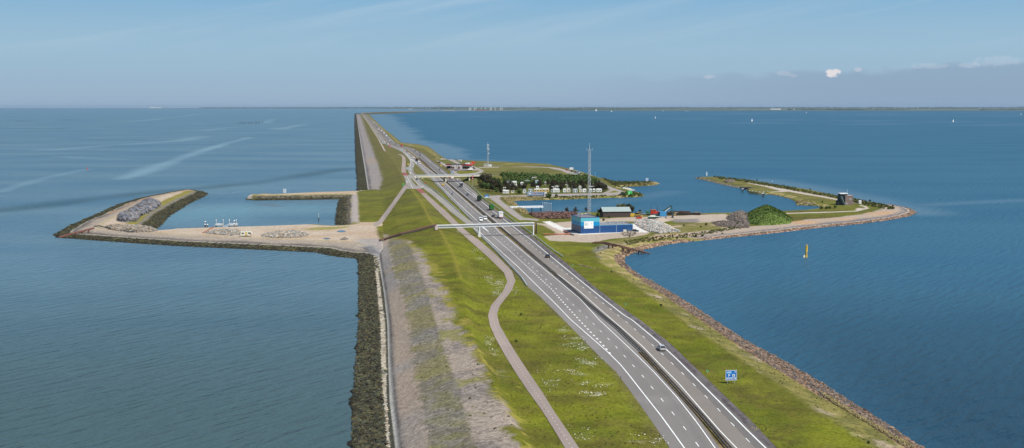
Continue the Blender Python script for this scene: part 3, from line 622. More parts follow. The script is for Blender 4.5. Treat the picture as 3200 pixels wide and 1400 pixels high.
# the lake with its wind-sheltered paler fringe along the dike
def lake_col(X, Y):
    w = W([(1128,345),(1149,353),(1177,381),(1202,403),(1225,420),(1255,445),(1305,450),(1340,458),(1375,485),(1400,497),(1522,503),(1692,510),(1802,530),(1904,559)], 0)
    d = pdist(X, Y, w, False)
    lim = np.interp(Y, [1000, 1500, 1900, 2400, 2700, 3600, 5000, 9000, 16000], [14, 30, 55, 62, 55, 90, 110, 200, 240])
    a = ss(1.15, .75, d / lim + (fbm(X, Y * 2.0, 60, 95) - .5) * .9) * ss(1450, 1750, Y)
    d2 = pdist(X, Y, W([(2380,563),(2528,589),(2689,622),(2863,664)], 0), False)
    a = np.maximum(a * .52, ss(40, 5, d2) * .4)
    c = np.zeros(X.shape + (4,)); c[..., :3] = (.14,.22,.28); c[..., 3] = a
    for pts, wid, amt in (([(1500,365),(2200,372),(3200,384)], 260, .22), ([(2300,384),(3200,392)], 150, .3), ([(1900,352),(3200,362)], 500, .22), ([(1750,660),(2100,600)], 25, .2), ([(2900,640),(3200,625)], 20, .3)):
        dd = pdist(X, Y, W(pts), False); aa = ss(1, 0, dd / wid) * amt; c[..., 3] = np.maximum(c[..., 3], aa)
    # water colour darkens close to the viewer
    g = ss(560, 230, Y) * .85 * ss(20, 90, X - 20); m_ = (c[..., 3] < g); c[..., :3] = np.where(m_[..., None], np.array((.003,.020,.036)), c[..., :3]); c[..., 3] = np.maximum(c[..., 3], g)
    return c
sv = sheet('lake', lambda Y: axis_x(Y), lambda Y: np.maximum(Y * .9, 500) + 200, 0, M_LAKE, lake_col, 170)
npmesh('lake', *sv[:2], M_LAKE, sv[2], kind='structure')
quad_obj('lake_horizon', [(bx, by), (by * .9 + 200, by), (SHY * .9, SHY * 1.25), (FD[-1][0] + 50, SHY * 1.25)] + list(FD[:0:-1]), 0, M_LAKE, col=(0,0,0,0))
# ================================================================ FAR SHORE
M_FARLAND = mat('far_land', (.10,.12,.07), .95, var=.35, scale=.001)
M_FARTREE = mat('far_wood', (.035,.055,.028), .95, var=.4, scale=.004)
M_FARDIKE = mat('far_dike_slope', (.15,.13,.10), .95, var=.3, scale=.01)
quad_obj('far_shore', [p for p in W([(1560,345.2),(1700,345.4),(2000,345.6),(2600,345.7),(3500,345.7)])] + [(95000, YE - 500), (-16000, YE - 500), (-15500, 74000)] + [p for p in W([(1180,339.2),(1300,341.5),(1420,343.5)])], 2.0, M_FARLAND)
quad_obj('far_coast', [(-27000, YE - 600), (-26000, 70000), (-16400, 72000), (-16500, YE - 600)], 2.0, M_FARLAND)
# the dike beyond its bend
n = len(FD); V = []; Fq = []
for i, (x, y) in enumerate(FD):
    V += [(x, y - 60, -.5), (x, y - 20, 7), (x, y + 25, 7), (x, y + 70, -.5)]
for i in range(n - 1):
    for k in range(3): Fq.append((4*i+k, 4*i+4+k, 4*i+5+k, 4*i+1+k))
tag(npmesh('far_dike', V, Fq, M_FARDIKE, smooth=False), kind='structure')
def belt(name, x0, x1, y, h, seed, depth=500, n=60):
    """a far wood: a thick ridge with a ragged top"""
    r = random.Random(seed); V = []; Fq = []
    for i in range(n + 1):
        t = i / n; px = x0 + (x1 - x0) * t; X_, Y_ = G(px, y, 2.0)
        hh = h * (.45 + .75 * r.random()) * (.3 + .7 * math.sin(math.pi * min(max(t, .02), .98)) ** .3)
        V += [(X_, Y_, 0), (X_, Y_ + depth * .2, 2 + hh), (X_, Y_ + depth * .8, 2 + hh * .9), (X_, Y_ + depth, 0)]
    for i in range(n):
        for k in range(3): Fq.append((4*i+k, 4*i+4+k, 4*i+5+k, 4*i+1+k))
    o = npmesh(name, V, Fq, M_FARTREE, smooth=False); return tag(o, kind='stuff')
rr = random.Random(5)
for i in range(26):
    x0 = 1290 + rr.random() * 1900; wd = 60 + rr.random() * 260
    belt('far_wood', x0, x0 + wd, 339 + rr.random() * 5.5, 18 + rr.random() * 14, i)
for i in range(14): belt('far_wood', 620 + i * 55, 690 + i * 60, 338.1 + .04 * i, 60 + 6 * i * .5, 50 + i, 300)
for i in range(22): belt('far_wood', 1330 + i * 90, 1440 + i * 92, 338.2, 75 + rr.random() * 30, 90 + i, 300)
# ================================================================ ROADS
def rows(y0, y1):
    Y0 = 69.2 * F / (y1 - HZ); Y1 = 69.2 * F / (y0 - HZ); Y = [Y0]
    while Y[-1] < Y1: Y.append(Y[-1] + (1.6 if Y[-1] < 1300 else 8 if Y[-1] < 3000 else 40))
    Y[-1] = Y1; return HZ + 69.2 * F / np.array(Y)
def ribbon(name, Lp, Rp, y0, y1, off, colf, na=7, zc=None, kind='structure', m=None):
    """surface between two photo polylines (left, right) laid on the ground"""
    y = rows(y0, y1); Lp = ext(Lp); Rp = ext(Rp)
    xl = np.interp(y, [p[1] for p in Lp], [p[0] for p in Lp]); xr = np.interp(y, [p[1] for p in Rp], [p[0] for p in Rp])
    t = np.linspace(0, 1, na)[:, None]; x = xl * (1 - t) + xr * t; yy = np.broadcast_to(y, x.shape)
    if zc is not None: X, Y = G(x, yy, zc + off); Z = np.full(x.shape, zc + off)
    else: X, Y, Z = D(x, yy, off)
    T = np.broadcast_to(t, x.shape); c = colf(X, Y, T)
    nx, ny = X.shape; ii, jj = np.meshgrid(np.arange(nx - 1), np.arange(ny - 1), indexing='ij')
    q = np.stack([ii * ny + jj, (ii + 1) * ny + jj, (ii + 1) * ny + jj + 1, ii * ny + jj + 1], -1).reshape(-1, 4)
    return npmesh(name, np.stack([X.ravel(), Y.ravel(), Z.ravel()], -1), q, m or M_ROAD, c.reshape(-1, 4), kind=kind)
def shift(pts, dm):
    """move a photo polyline sideways by dm metres"""
    return [(x + dm * (y - HZ) / 69.2, y) for x, y in pts]
def asph(base, dark, light=None):
    def f(X, Y, T):
        c = np.zeros(X.shape + (4,)) + base
        n = fbm(X, Y / 6, 3, 101); n2 = fbm(X * 0, Y, 45, 102)
        c = mix(c, dark, ss(.3, .7, n) * .35)
        c = mix(c, dark, ss(.60, .62, vn(X * 0 + 3, Y / 38, 105)) * .35)
        return c * (1 + (n2[..., None] - .5) * .12)
    return f
A1, A2 = C(.228,.210,.200), C(.162,.149,.142)
def left_cw(X, Y, T):
    c = asph(A1, A2)(X, Y, T)
    b = fbm(X, Y / 12, 1.6, 103); c = mix(c, C(.15,.14,.14), (1 - ss(0, .09, np.abs(T - .72))) * .45 + (1 - ss(0, .07, np.abs(T - .47))) * .3 * b)
    return c
ribbon('motorway_left', MLE, shift(MLR, 1.0), 352, 1900, .06, left_cw, 13, ZR)
RMID = [(x, y) for x, y in [(1138.4,356),(1187.4,406),(1222.5,447),(1240.5,454),(1269,463.4),(1305,481.5),(1338,506),(1348,515),(1381,542),(1415,569),(1442,591),(1485,625),(1525,657),(1565.5,689),(1597.5,712),(1632,740),(1688,788),(1753,840),(1818,893.5),(1876,939.6),(1968,1014),(2019,1058.6),(2075,1110),(2137,1170),(2207,1239),(2285,1320.5),(2329,1366.6),(2361,1400)]]
def right_in(X, Y, T):
    newer = (Y < 745) * 1.0
    c = mix(asph(A2, C(.13,.12,.12))(X, Y, T), asph(C(.235,.21,.185), C(.19,.17,.15))(X, Y, T), newer)
    return mix(c, C(.20,.185,.175), (1 - ss(0, .2, np.abs(T - .62))) * .35)
def right_out(X, Y, T):
    c = asph(C(.178,.165,.158), C(.135,.124,.119))(X, Y, T)
    worn = fbm(X, Y / 8, .8, 104); c = mix(c, C(.09,.078,.082,.3), ss(.50, .62, T) * ss(.3, .6, worn) * .8 * (Y < 700) + ss(.5, .6, T) * .3)
    return mix(c, C(.27,.25,.23), (1 - ss(0, .12, np.abs(T - .9))) * .4 * worn)
ribbon('motorway_right_inner', shift(MRL, -1.0), RMID, 352, 1900, .06, right_in, 7, ZR)
ribbon('motorway_right_outer', RMID, MRE, 352, 1900, .075, right_out, 9, ZR)
ribbon('median_paving', shift(MLR, .9), shift(MRL, -.9), 866, 1101, .05, asph(C(.25,.235,.22), C(.20,.19,.175)), 5, ZR)
ribbon('motorway_slip', [(1427,557),(1430,566),(1445,579),(1461,593),(1477,601.5)], [(1437,557),(1443,566),(1463,580),(1484,598),(1496,611),(1507,620)], 557, 620, .09, asph(A1, A2), 4, ZR)
PINK, PINK2 = C(.30,.245,.215), C(.25,.205,.185)
CYL = [(1422,702),(1443,729),(1472,756),(1528,806),(1575,852),(1585,880),(1571,911),(1534,955),(1525,986),(1531,1017),(1547,1054),(1578,1110),(1615,1172),(1652,1240),(1692,1277+30),(1728,1337),(1765,1399)]
CYL = [(1411,700),(1442.5,729),(1472,756),(1528,806),(1575,852),(1585,880),(1571,911),(1534,955),(1525,986),(1531,1017),(1547,1054),(1578,1110),(1612,1165),(1650,1222),(1692,1280),(1728,1337),(1765,1399)]
CYR = [(1434,700),(1466,729),(1497,750),(1553,799),(1599,846),(1611,877),(1599,908),(1562,955),(1553,983),(1562,1017),(1590,1066),(1621,1116),(1652,1163),(1694,1224),(1731,1284),(1770,1341),(1810,1400)]
LOWL = [(1297.5,590),(1315,604),(1341,631),(1375,665)]; LOWR = [(1317.5,590),(1327.5,601),(1362.5,632.5),(1400,665)]
ribbon('cycle_path', LOWL + CYL, LOWR + CYR, 590, 1900, .10, asph(PINK, PINK2), 7)
ribbon('cycle_path_crossing', LOWL, LOWR, 590, 603, .14, asph(C(.26,.10,.085), C(.22,.085,.07)), 4)
UPL = [(1241,482.3),(1254,486),(1257,492),(1257,504),(1255,520),(1254,535),(1260,549)]; UPR = [(1254,482),(1265,490),(1267.5,497.5),(1268,507),(1267.5,520),(1269,537.5),(1277,550)]
ribbon('service_path', UPL, UPR, 482.3, 549, .12, asph(PINK * 1.05, PINK2), 5)
ribbon('service_path_crossing', UPL, UPR, 539.5, 548, .16, asph(C(.26,.10,.085), C(.22,.085,.07)), 4)
GREYR, GREYR2 = C(.285,.265,.24), C(.235,.22,.20)
RAL = [(1252,470),(1259,477),(1272,490),(1280,500),(1282,510),(1276,522),(1275,535),(1280,546),(1295,564),(1312.5,581),(1326,591),(1350,609),(1374,630),(1412.5,665),(1446,691),(1458,700)]
RAR = [(1256,470),(1266,477),(1279,490),(1287,501),(1295,512),(1290,525),(1290,537),(1304,552),(1319,569),(1334,581),(1348,590.5),(1400,631),(1437.5,665),(1479,697.5),(1483,700)]
ribbon('slip_road', RAL, RAR, 471, 700, .12, asph(GREYR, GREYR2), 7)
ribbon('junction', [(1257,545),(1266,558),(1268,572),(1262,584)], [(1277,546),(1294,563),(1312,581),(1318,591)], 547, 590, .10, asph(GREYR, GREYR2), 9)
ribbon('junction_island', [(1283,556),(1290,568),(1301,580)], [(1287,556),(1298,568),(1307,580)], 556, 580, .17, lambda X, Y, T: mix(C(.15,.12,.045), GRASS_B, fbm(X, Y, 2, 3)), 4)
ribbon('harbour_road', [(1264,580),(1256,590),(1220,640),(1200,667),(1182.5,690),(1168,698)], [(1280,580),(1270,590),(1245,625),(1231,645),(1201,689),(1192,697),(1176,707)], 581, 706, .12, asph(C(.33,.28,.245), C(.28,.235,.205)), 6)
UBL = [(1130,357),(1153,389.5),(1180,432),(1200,472)]; UBR = [(1130.6,357),(1155,389),(1184,432),(1206,473)]
ribbon('old_dike_road', UBL, UBR, 358, 472.5, .15, asph(C(.32,.27,.235), C(.28,.24,.21)), 4)
# ---------------------------------------------------------------- markings
M_WHITE = mat('road_paint', (.78,.78,.75), .6, var=.1, scale=.8)
MK_V, MK_F = [], []
def worldline(pts, zc=None, off=.12, step=2.0):
    pts = [tuple(map(float, p)) for p in pts]
    xs, ys = [], []
    for (x0, y0), (x1, y1) in zip(pts[:-1], pts[1:]):
        n = max(2, int(abs(y1 - y0) / 1.5) + 2)
        for i in range(n): xs.append(x0 + (x1 - x0) * i / n); ys.append(y0 + (y1 - y0) * i / n)
    xs.append(pts[-1][0]); ys.append(pts[-1][1]); xs = np.array(xs); ys = np.array(ys)
    if zc is not None: X, Y = G(xs, ys, zc + off); Z = np.full(X.shape, zc + off)
    else: X, Y, Z = D(xs, ys, off)
    s = np.concatenate([[0], np.cumsum(np.hypot(np.diff(X), np.diff(Y)))]); n = int(s[-1] / step) + 2
    t = np.linspace(0, s[-1], n); return np.interp(t, s, X), np.interp(t, s, Y), np.interp(t, s, Z), t
def stripe(pts, w, zc=None, off=.12, dash=None, gap=0, step=2.0, phase=0):
    X, Y, Z, t = worldline(pts, zc, off, step)
    def at(s): return np.array([np.interp(s, t, X), np.interp(s, t, Y), np.interp(s, t, Z)])
    segs = []
    if dash is None: segs = [(a, b) for a, b in zip(t[:-1], t[1:])]
    else:
        s = phase
        while s < t[-1]: segs.append((s, min(s + dash, t[-1]))); s += dash + gap
    def nrm(s):
        a = at(max(s - 1, 0)); b = at(min(s + 1, t[-1])); d = b - a; L_ = math.hypot(d[0], d[1]) + 1e-9; return np.array([-d[1] / L_, d[0] / L_, 0]) * w / 2
    if dash is None:
        b = len(MK_V)
        for s in t: p = at(s); n = nrm(s); MK_V.extend([p - n, p + n])
        for i in range(len(t) - 1): MK_F.append((b+2*i, b+2*i+2, b+2*i+3, b+2*i+1))
    else:
        for a_, b_ in segs:
            b = len(MK_V)
            for s in (a_, b_): p = at(s); n = nrm(s); MK_V.extend([p - n, p + n])
            MK_F.append((b, b+2, b+3, b+1))
def e2(p): return ext(p)
for pts in (MLL, MLL2, MLR): stripe(e2(pts) if pts[-1][1] > 1300 else pts, .30 if pts is not MLR else .26, ZR, .11, step=4)
stripe(e2(MRL), .26, ZR, .11, step=4); stripe(e2(MRR), .34, ZR, .13, step=4)
LLN = [(1132.5,356),(1168,400),(1193,433),(1208,447),(1222,456),(1250,464),(1268,474),(1285,490),(1316,514),(1341,536),(1371,564),(1401,592),(1435,623),(1484,667),(1510,692),(1557,735),(1566,744),(1630,802),(1697,864),(1784,945),(1848,1005),(1921,1079),(2005,1171),(2103,1291),(2188,1400)]
RLN = [(x - .8, y) for x, y in RMID]
stripe(e2(LLN)[::-1], .22, ZR, .11, 3, 9, phase=4); stripe(e2(RLN)[::-1], .22, ZR, .13, 3, 9, phase=7)
stripe([(1537,735),(1600,790),(1660,845),(1720,900),(1812,1002),(1848,1040),(1880,1073),(1912,1111)], .5, ZR, .115, 2, 3)
for q_ in (([(1508,706),(1520,717),(1535,731)], .35), ([(1502,706),(1518,720),(1535,731)], .35), ([(1505,706),(1519,719),(1534,731)], 1.0), ([(1427,557),(1431,566),(1445,579),(1461,592),(1475,602),(1486,611),(1495,618)], .3), ([(1286,497),(1296,506),(1303,512)], .8), ([(1280,495),(1297,512),(1305,516)], .3)):
    stripe(q_[0], q_[1], ZR, .14)
for q_ in (([(1258,474),(1268,480),(1277,491),(1283,500),(1284,510),(1280,520)], .25), ([(1279,547),(1296,566),(1313,581)], .25), ([(1272,552),(1283,575),(1290,588)], .22), ([(1259,582),(1262,583)], .5), ([(1262,594),(1266,593)], .6), ([(1322,582),(1318,586),(1313,583)], .6), ([(1268,478),(1285,497),(1290,506)], .2), ([(1283,528),(1283,531)], .6), ([(1283,538),(1283,541)], .6)):
    stripe(q_[0], q_[1], None, .2)
CC = [((a[0] + b) / 2, a[1]) for a, b in zip(CYL, np.interp([p[1] for p in CYL], [p[1] for p in CYR], [p[0] for p in CYR]))]
stripe(e2(CC)[::-1], .13, None, .16, .45, 2.3)
npmesh('road_markings', np.array(MK_V), np.array(MK_F), M_WHITE, smooth=False, kind='structure')
# ---------------------------------------------------------------- crash barriers
M_RAIL = mat('galvanised_rail', (.50,.60,.60), .5, .1, var=.12); M_RAILD = mat('old_rail', (.095,.08,.07), .7, .2, var=.2)
POSTM = {}
def barrier(pts, label, mrail=M_RAIL, double=False, zc=None, h=.75, spacing=4.0, lim=100, group=None):
    X, Y, Z, t = worldline(pts, zc, 0.0, 4.0)
    root = empty('crash_barrier', (float(X[0]), float(Y[0]), float(Z[0])), 0, label, 'crash barrier', group)
    ox, oy, oz = X[0], Y[0], Z[0]
    for sgn in ((-1, 1) if double else (0,)):
        mb = MB(); pv = None
        for i in range(len(t)):
            a = max(i - 1, 0); b = min(i + 1, len(t) - 1); dx, dy = X[b] - X[a], Y[b] - Y[a]; l = math.hypot(dx, dy) + 1e-9; nx, ny = -dy / l, dx / l
            c = []
            for u, v in ((-.1, h - .36), (.12, h - .3), (.04, h - .18), (.14, h - .05), (-.1, h + .02), ):
                o_ = sgn * .32 + u; c.append((X[i] - ox + nx * o_, Y[i] - oy + ny * o_, Z[i] - oz + v))
            b0 = len(mb.v); mb.v += c
            if pv is not None:
                for k in range(5): mb.f.append((pv + k, pv + (k + 1) % 5, b0 + (k + 1) % 5, b0 + k)); mb.m.append(0)
            pv = b0
        mb.build('rail', mrail, root)
    key = double
    if key not in POSTM:
        mb = MB().box(-.06, .06, -.08, .08, -.3, h - .1)
        if double: mb.box(-.34, .34, -.05, .05, h - .25, h - .15)
        o = mb.build('post', M_RAILD); POSTM[key] = o.data; bpy.data.objects.remove(o)
    s = np.arange(spacing / 2, t[-1], spacing); ps = sorted([(float(np.interp(a, t, X)), float(np.interp(a, t, Y)), float(np.interp(a, t, Z))) for a in s], key=lambda p: p[1])
    for p in ps[:lim]:
        o = bpy.data.objects.new('post', POSTM[key]); COL.objects.link(o); o.parent = root; o.location = (p[0] - ox, p[1] - oy, p[2] - oz)
    if len(ps) > lim:
        mb = MB()
        for p in ps[lim:]: mb.box(p[0]-ox-.06, p[0]-ox+.06, p[1]-oy-.08, p[1]-oy+.08, p[2]-oz-.3, p[2]-oz+h-.1)
        tag(mb.build('post', M_RAILD, root), kind='stuff')
    return root
barrier([(1295.6,514),(1290,526),(1291,537.5),(1306,555),(1320,572.5),(1337.5,584),(1366,601),(1405,637.5),(1437.5,665.6)], 'curving crash barrier between the raised slip road and the grass above the motorway')
barrier([(1352.5,567),(1373,587),(1388,601),(1406,622.5),(1432.5,647.5),(1456,672.5),(1477.5,692)], 'crash barrier on the left motorway shoulder between road bridge and white pipe bridge', zc=ZR)
barrier([(1478,718),(1500,737),(1547,782),(1598,835),(1629,868),(1647,897)], 'crash barrier beside the cycle path bend, starting under the white pipe bridge', zc=ZR)
barrier([(1449,566),(1469,581),(1494,602),(1510,620),(1542.5,642.5),(1567.5,661),(1611,695),(1655,726),(1674,741),(1719,777),(1760,805)], 'long crash barrier on the right shoulder, from the road bridge past the pipe bridge')
M_MED = [(1309,494),(1366,545),(1400,572),(1425,595),(1480,641),(1511,670),(1540,692.5),(1560,710),(1596,739),(1652,789),(1719,845.6),(1789,906),(1840,953),(1890.6,996),(1930,1028),(2008,1103),(2061,1160),(2132,1238),(2203,1316),(2274,1400)]
barrier(ext(M_MED)[::-1], 'double crash barrier running down the median of the motorway', M_RAILD, double=True, zc=ZR, spacing=4.0)
# ================================================================ VEHICLES   local +X is forward, origin on the ground
PAINT = {'white': (.75,.75,.73), 'silver': (.42,.44,.46), 'grey': (.20,.21,.22), 'black': (.015,.016,.018), 'blue': (.035,.07,.16), 'dark blue': (.02,.03,.06), 'red': (.50,.03,.02), 'yellow': (.60,.38,.04), 'green': (.03,.16,.03), 'dark green': (.012,.035,.018), 'cream': (.70,.66,.52)}
def PM(c): return mat('paint_' + c.replace(' ', '_'), PAINT[c], .28, 0.0, var=.03)
M_GLASS = mat('dark_glass', (.012,.016,.02), .08, 0, var=.0, spec=.8); M_TYRE = mat('tyre_rubber', (.02,.02,.02), .9); M_RIM = mat('rim', (.35,.35,.36), .4, .6)
M_LAMP = mat('lamp_glass', (.8,.8,.75), .2); M_TAIL = mat('tail_glass', (.35,.01,.01), .3); M_CHAS = mat('chassis', (.03,.03,.035), .8)
M_PLATE = mat('number_plate', (.65,.48,.05), .5)
def wheels(root, xs, w, r=.31, ww=.2):
    for x in xs:
        for s in (-1, 1):
            o = MB().cyl((0, -ww / 2, 0), (0, ww / 2, 0), r, n=12).build('wheel', M_TYRE, root, smooth=False, loc=(x, s * (w / 2 - ww / 2), r))
            MB().cyl((0, s * ww * .3, 0), (0, s * (ww / 2 + .012), 0), r * .6, n=8).build('rim', M_RIM, o)
def make_car(colour, style='hatch', L_=4.2, W_=1.75, H_=1.48):
    root = empty('car', (0, 0, 0)); h = W_ / 2; p = PM(colour); rl = -L_ / 2; fr = L_ / 2
    b = MB()
    side = [(rl, .32), (rl - 0, .62), (rl + .06, .90), (rl + .5, .95), (fr - 1.25, .93), (fr - .25, .74), (fr, .58), (fr, .30)]
    n = len(side); vs = []
    for y, k in ((-h, .0), (-h + .0, 0), (h, 0)): pass
    for yy, sc in ((-h, .93), (-h * .93, 1), (h * .93, 1), (h, .93)):
        for x, z in side: vs.append((x * (1 if abs(yy) < h else .985), yy, .3 + (z - .3) * (sc if z > .6 else 1)))
    fs = []
    for j in range(3):
        for k in range(n): fs.append((j*n+k, j*n+(k+1)%n, (j+1)*n+(k+1)%n, (j+1)*n+k))
    fs += [tuple(range(n - 1, -1, -1)), tuple(range(3*n, 4*n))]
    b.add(vs, fs)
    rb = rl + (.10 if style == 'hatch' else .75 if style == 'sedan' else .05); rt = rb + (.45 if style != 'estate' else .3); ft = fr - 2.0; fb = fr - 1.2
    b.fr((rt, ft, -h*.74, h*.74), (rt + .1, ft - .08, -h*.68, h*.68), H_ - .07, H_)          # roof
    for sx in (-1, 1):                                                                     # pillars
        for x0, x1 in ((rb, rt), (fb, ft), ((rb+fb)/2, (rt+ft)/2)):
            b.bar((x0, sx*h*.89, .9), (x1, sx*h*.73, H_ - .04), .09)
    b.build('body', p, root, smooth=False)
    MB().fr((rb, fb, -h*.88, h*.88), (rt, ft, -h*.72, h*.72), .90, H_ - .06).build('window', M_GLASS, root)
    wheels(root, (rl + .8, fr - .82), W_)
    for s in (-1, 1):
        MB().box(fr - .10, fr + .01, s*h*.72 - .17, s*h*.72 + .17, .58, .70).build('headlight', M_LAMP, root)
        MB().box(rl - .01, rl + .08, s*h*.78 - .14, s*h*.78 + .14, .68, .86).build('tail_light', M_TAIL, root)
    MB().box(rl - .02, rl + .01, -.26, .26, .45, .56).build('number_plate', M_PLATE, root)
    MB().box(rl - .03, fr + .03, -h*.9, h*.9, .22, .34).build('bumper', M_CHAS, root)
    return root
def make_van(colour, L_=5.2, W_=1.95, H_=2.25):
    root = empty('van', (0, 0, 0)); h = W_ / 2; rl = -L_/2; fr = L_/2
    prof = [(rl, .35), (rl, H_ - .12), (rl + .12, H_), (fr - 1.7, H_), (fr - 1.35, H_ - .15), (fr - .75, 1.35), (fr - .1, 1.05), (fr, .8), (fr, .35)]
    MB().prism(prof, -h, h).build('body', PM(colour), root)
    MB().add([(fr-1.36, -h*.85, H_-.19), (fr-1.36, h*.85, H_-.19), (fr-.78, h*.9, 1.40), (fr-.78, -h*.9, 1.40), (fr-1.30, -h*.85, H_-.14), (fr-1.30, h*.85, H_-.14), (fr-.70, h*.9, 1.40), (fr-.70, -h*.9, 1.40)],
        [(0,1,2,3),(7,6,5,4),(0,4,5,1),(1,5,6,2),(2,6,7,3),(3,7,4,0)]).build('windscreen', M_GLASS, root)
    for s in (-1, 1):
        MB().box(fr - 2.1, fr - 1.25, s*(h+.005) - .01, s*(h+.005) + .01, 1.25, 1.75).build('window', M_GLASS, root)
        MB().box(fr - .08, fr + .02, s*h*.75 - .15, s*h*.75 + .15, .75, .95).build('headlight', M_LAMP, root)
        MB().box(rl - .02, rl + .04, s*h*.85 - .08, s*h*.85 + .08, .8, 1.2).build('tail_light', M_TAIL, root)
    wheels(root, (rl + .95, fr - .85), W_, .34)
    MB().box(rl - .03, fr + .03, -h*.95, h*.95, .25, .42).build('bumper', M_CHAS, root)
    return root
def make_truck(cab, body, L_=9.5, Hb=3.8, kind='box', text=False):
    root = empty('lorry', (0, 0, 0)); h = 1.25; rl = -L_/2; fr = L_/2
    c = MB().fr((fr - 2.1, fr, -h, h), (fr - 2.1, fr - .25, -h*.95, h*.95), .6, 2.9); c.build('cab', PM(cab), root)
    MB().fr((fr - .06, fr + .03, -h*.85, h*.85), (fr - .28, fr - .18, -h*.82, h*.82), 1.7, 2.7).build('windscreen', M_GLASS, root)
    MB().box(rl, fr - .1, -.5, .5, .6, 1.0).build('chassis', M_CHAS, root)
    if kind == 'box':
        MB().box(rl, fr - 2.3, -h, h, 1.0, Hb).build('cargo_box', PM(body), root)
        MB().box(rl - .05, rl, -h*.96, h*.96, .75, 1.02).build('rear_sill', PM('red'), root)
        if text:
            MB().box(rl - .02, rl - .001, -.75, .75, Hb - .75, Hb - .4).build('lettering', PM('red'), root)
    elif kind == 'skip':
        b = MB(); x0, x1 = rl, fr - 2.3
        b.box(x0, x1, -h, h, 1.0, 1.15); b.box(x0, x1, -h, -h + .1, 1.15, Hb); b.box(x0, x1, h - .1, h, 1.15, Hb); b.box(x0, x0 + .1, -h + .1, h - .1, 1.15, Hb); b.box(x1 - .1, x1, -h + .1, h - .1, 1.15, Hb)
        for i in range(7):
            x = x0 + (x1 - x0) * (i + .5) / 7
            for s in (-1, 1): b.box(x - .06, x + .06, s*(h+.05) - .05, s*(h+.05) + .05, 1.2, Hb)
        b.box(x0 - .07, x0, -.06, .06, 1.2, Hb)
        b.box(x0 - .07, x0, -h*.9, h*.9, 2.2, 2.32)
        b.build('container', PM(body), root)
        MB().box(x0 + .12, x1 - .12, -h + .12, h - .12, Hb - .9, Hb - .45).build('load', mat('scrap_load', (.16,.10,.07), .9, var=.6, scale=3), root)
    elif kind == 'open':
        b = MB(); x0, x1 = rl, fr - 2.3
        b.box(x0, x1, -h, h, 1.0, 1.2); b.box(x0, x1, -h, -h + .08, 1.2, Hb); b.box(x0, x1, h - .08, h, 1.2, Hb); b.box(x0, x1, -h, h, Hb, Hb + .08)
        b.build('cargo_box', PM(body), root)
        MB().box(x0 + .8, x1 - .5, -h*.7, h*.7, 1.2, 2.6).build('load', PM('black'), root)
    wheels(root, (rl + 1.2, rl + 2.5, fr - 1.3), 2.5, .5, .35)
    for s in (-1, 1): MB().box(rl - .03, rl + .05, s*.95 - .15, s*.95 + .15, .7, .9).build('tail_light', M_TAIL, root)
    return root
def make_semi():
    root = empty('lorry', (0, 0, 0)); h = 1.27
    MB().fr((5.6, 7.9, -h, h), (5.6, 7.6, -h*.95, h*.95), .6, 3.7).build('cab', PM('white'), root)
    MB().fr((7.86, 7.93, -h*.85, h*.85), (7.72, 7.79, -h*.8, h*.8), 1.9, 2.9).build('windscreen', M_GLASS, root)
    MB().box(5.0, 5.55, -h, h, 1.0, 3.9).build('fairing', PM('dark blue'), root)
    tr = MB().box(-8.2, 4.9, -h, h, 1.25, 4.0).build('trailer', mat('trailer_tarp', (.24,.30,.40), .6, var=.05), root)
    MB().box(-8.2, 4.9, -h*1.01, h*1.01, .75, 1.24).build('side_skirt', PM('dark blue'), root)
    for s in (-1, 1):
        MB().box(-7.0, -5.2, s*(h+.012)-.01, s*(h+.012)+.01, 2.6, 3.4).build('emblem', PM('white'), tr)
        for x in (-2.9, -2.1, -1.3): MB().fr((x, x+.75, s*(h+.012)-.01, s*(h+.012)+.01), (x+.3, x+.5, s*(h+.012)-.01, s*(h+.012)+.01), 2.65, 3.35).build('emblem', PM('red'), tr)
        MB().box(.8, 3.8, s*(h+.012)-.01, s*(h+.012)+.01, 3.0, 3.35).build('emblem', PM('dark blue'), tr)
        MB().box(-7.0, 3.0, s*(h+.012)-.01, s*(h+.012)+.01, 2.0, 2.1).build('emblem', PM('white'), tr)
    wheels(root, (-6.6, -5.3, -4.0, 4.3, 6.8), 2.5, .5, .35)
    return root
def simple_car(colour, big=0):
    """a car too far away to show its parts"""
    b = MB()
    if big == 2: b.box(-5, 3, -1.25, 1.25, .9, 3.9, 0); b.fr((3.2, 5, -1.2, 1.2), (3.2, 4.8, -1.1, 1.1), .5, 2.9, 0); b.box(-5, 4.8, -1.0, 1.0, .2, .9, 1)
    elif big == 1: b.prism([(-2.6,.4),(-2.6,2.2),(1.3,2.2),(1.9,1.3),(2.6,1.0),(2.6,.4)], -.97, .97, 0); b.box(-2.4, 2.4, -.9, .9, .1, .4, 1)
    else: b.fr((-2.1, 2.1, -.88, .88), (-2.0, 1.9, -.84, .84), .35, .95, 0); b.fr((-1.8, .9, -.8, .8), (-1.4, .3, -.62, .62), .95, 1.4, 1); b.fr((-1.42, .32, -.63, .63), (-1.3, .2, -.6, .6), 1.4, 1.47, 0); b.box(-1.9, 1.9, -.84, .84, .08, .35, 1)
    return b
def heading(pts, y, away=True):
    pts = ext(pts); x = lambda yy: float(np.interp(yy, [p[1] for p in pts], [p[0] for p in pts]))
    d = 2.0 if y > 480 else 1.0
    a = G(x(y + d), y + d, ZR); b = G(x(y - d), y - d, ZR)
    t = math.atan2(b[1] - a[1], b[0] - a[0]); return t if away else t + math.pi
PROTO = {}
def put(key, builder, x, y, rz, label, cat, group=None, off=.12, name=None):
    """build each kind once, then copy thing and parts"""
    if key not in PROTO: PROTO[key] = o = builder(); 
    else: o = copy_tree(PROTO[key])
    o.location = P(x, y, off); o.rotation_euler = (0, 0, rz); tag(o, label, cat, group)
    for k in ('group',):
        if not group and k in o: del o[k]
    if name: o.name = name
    return o
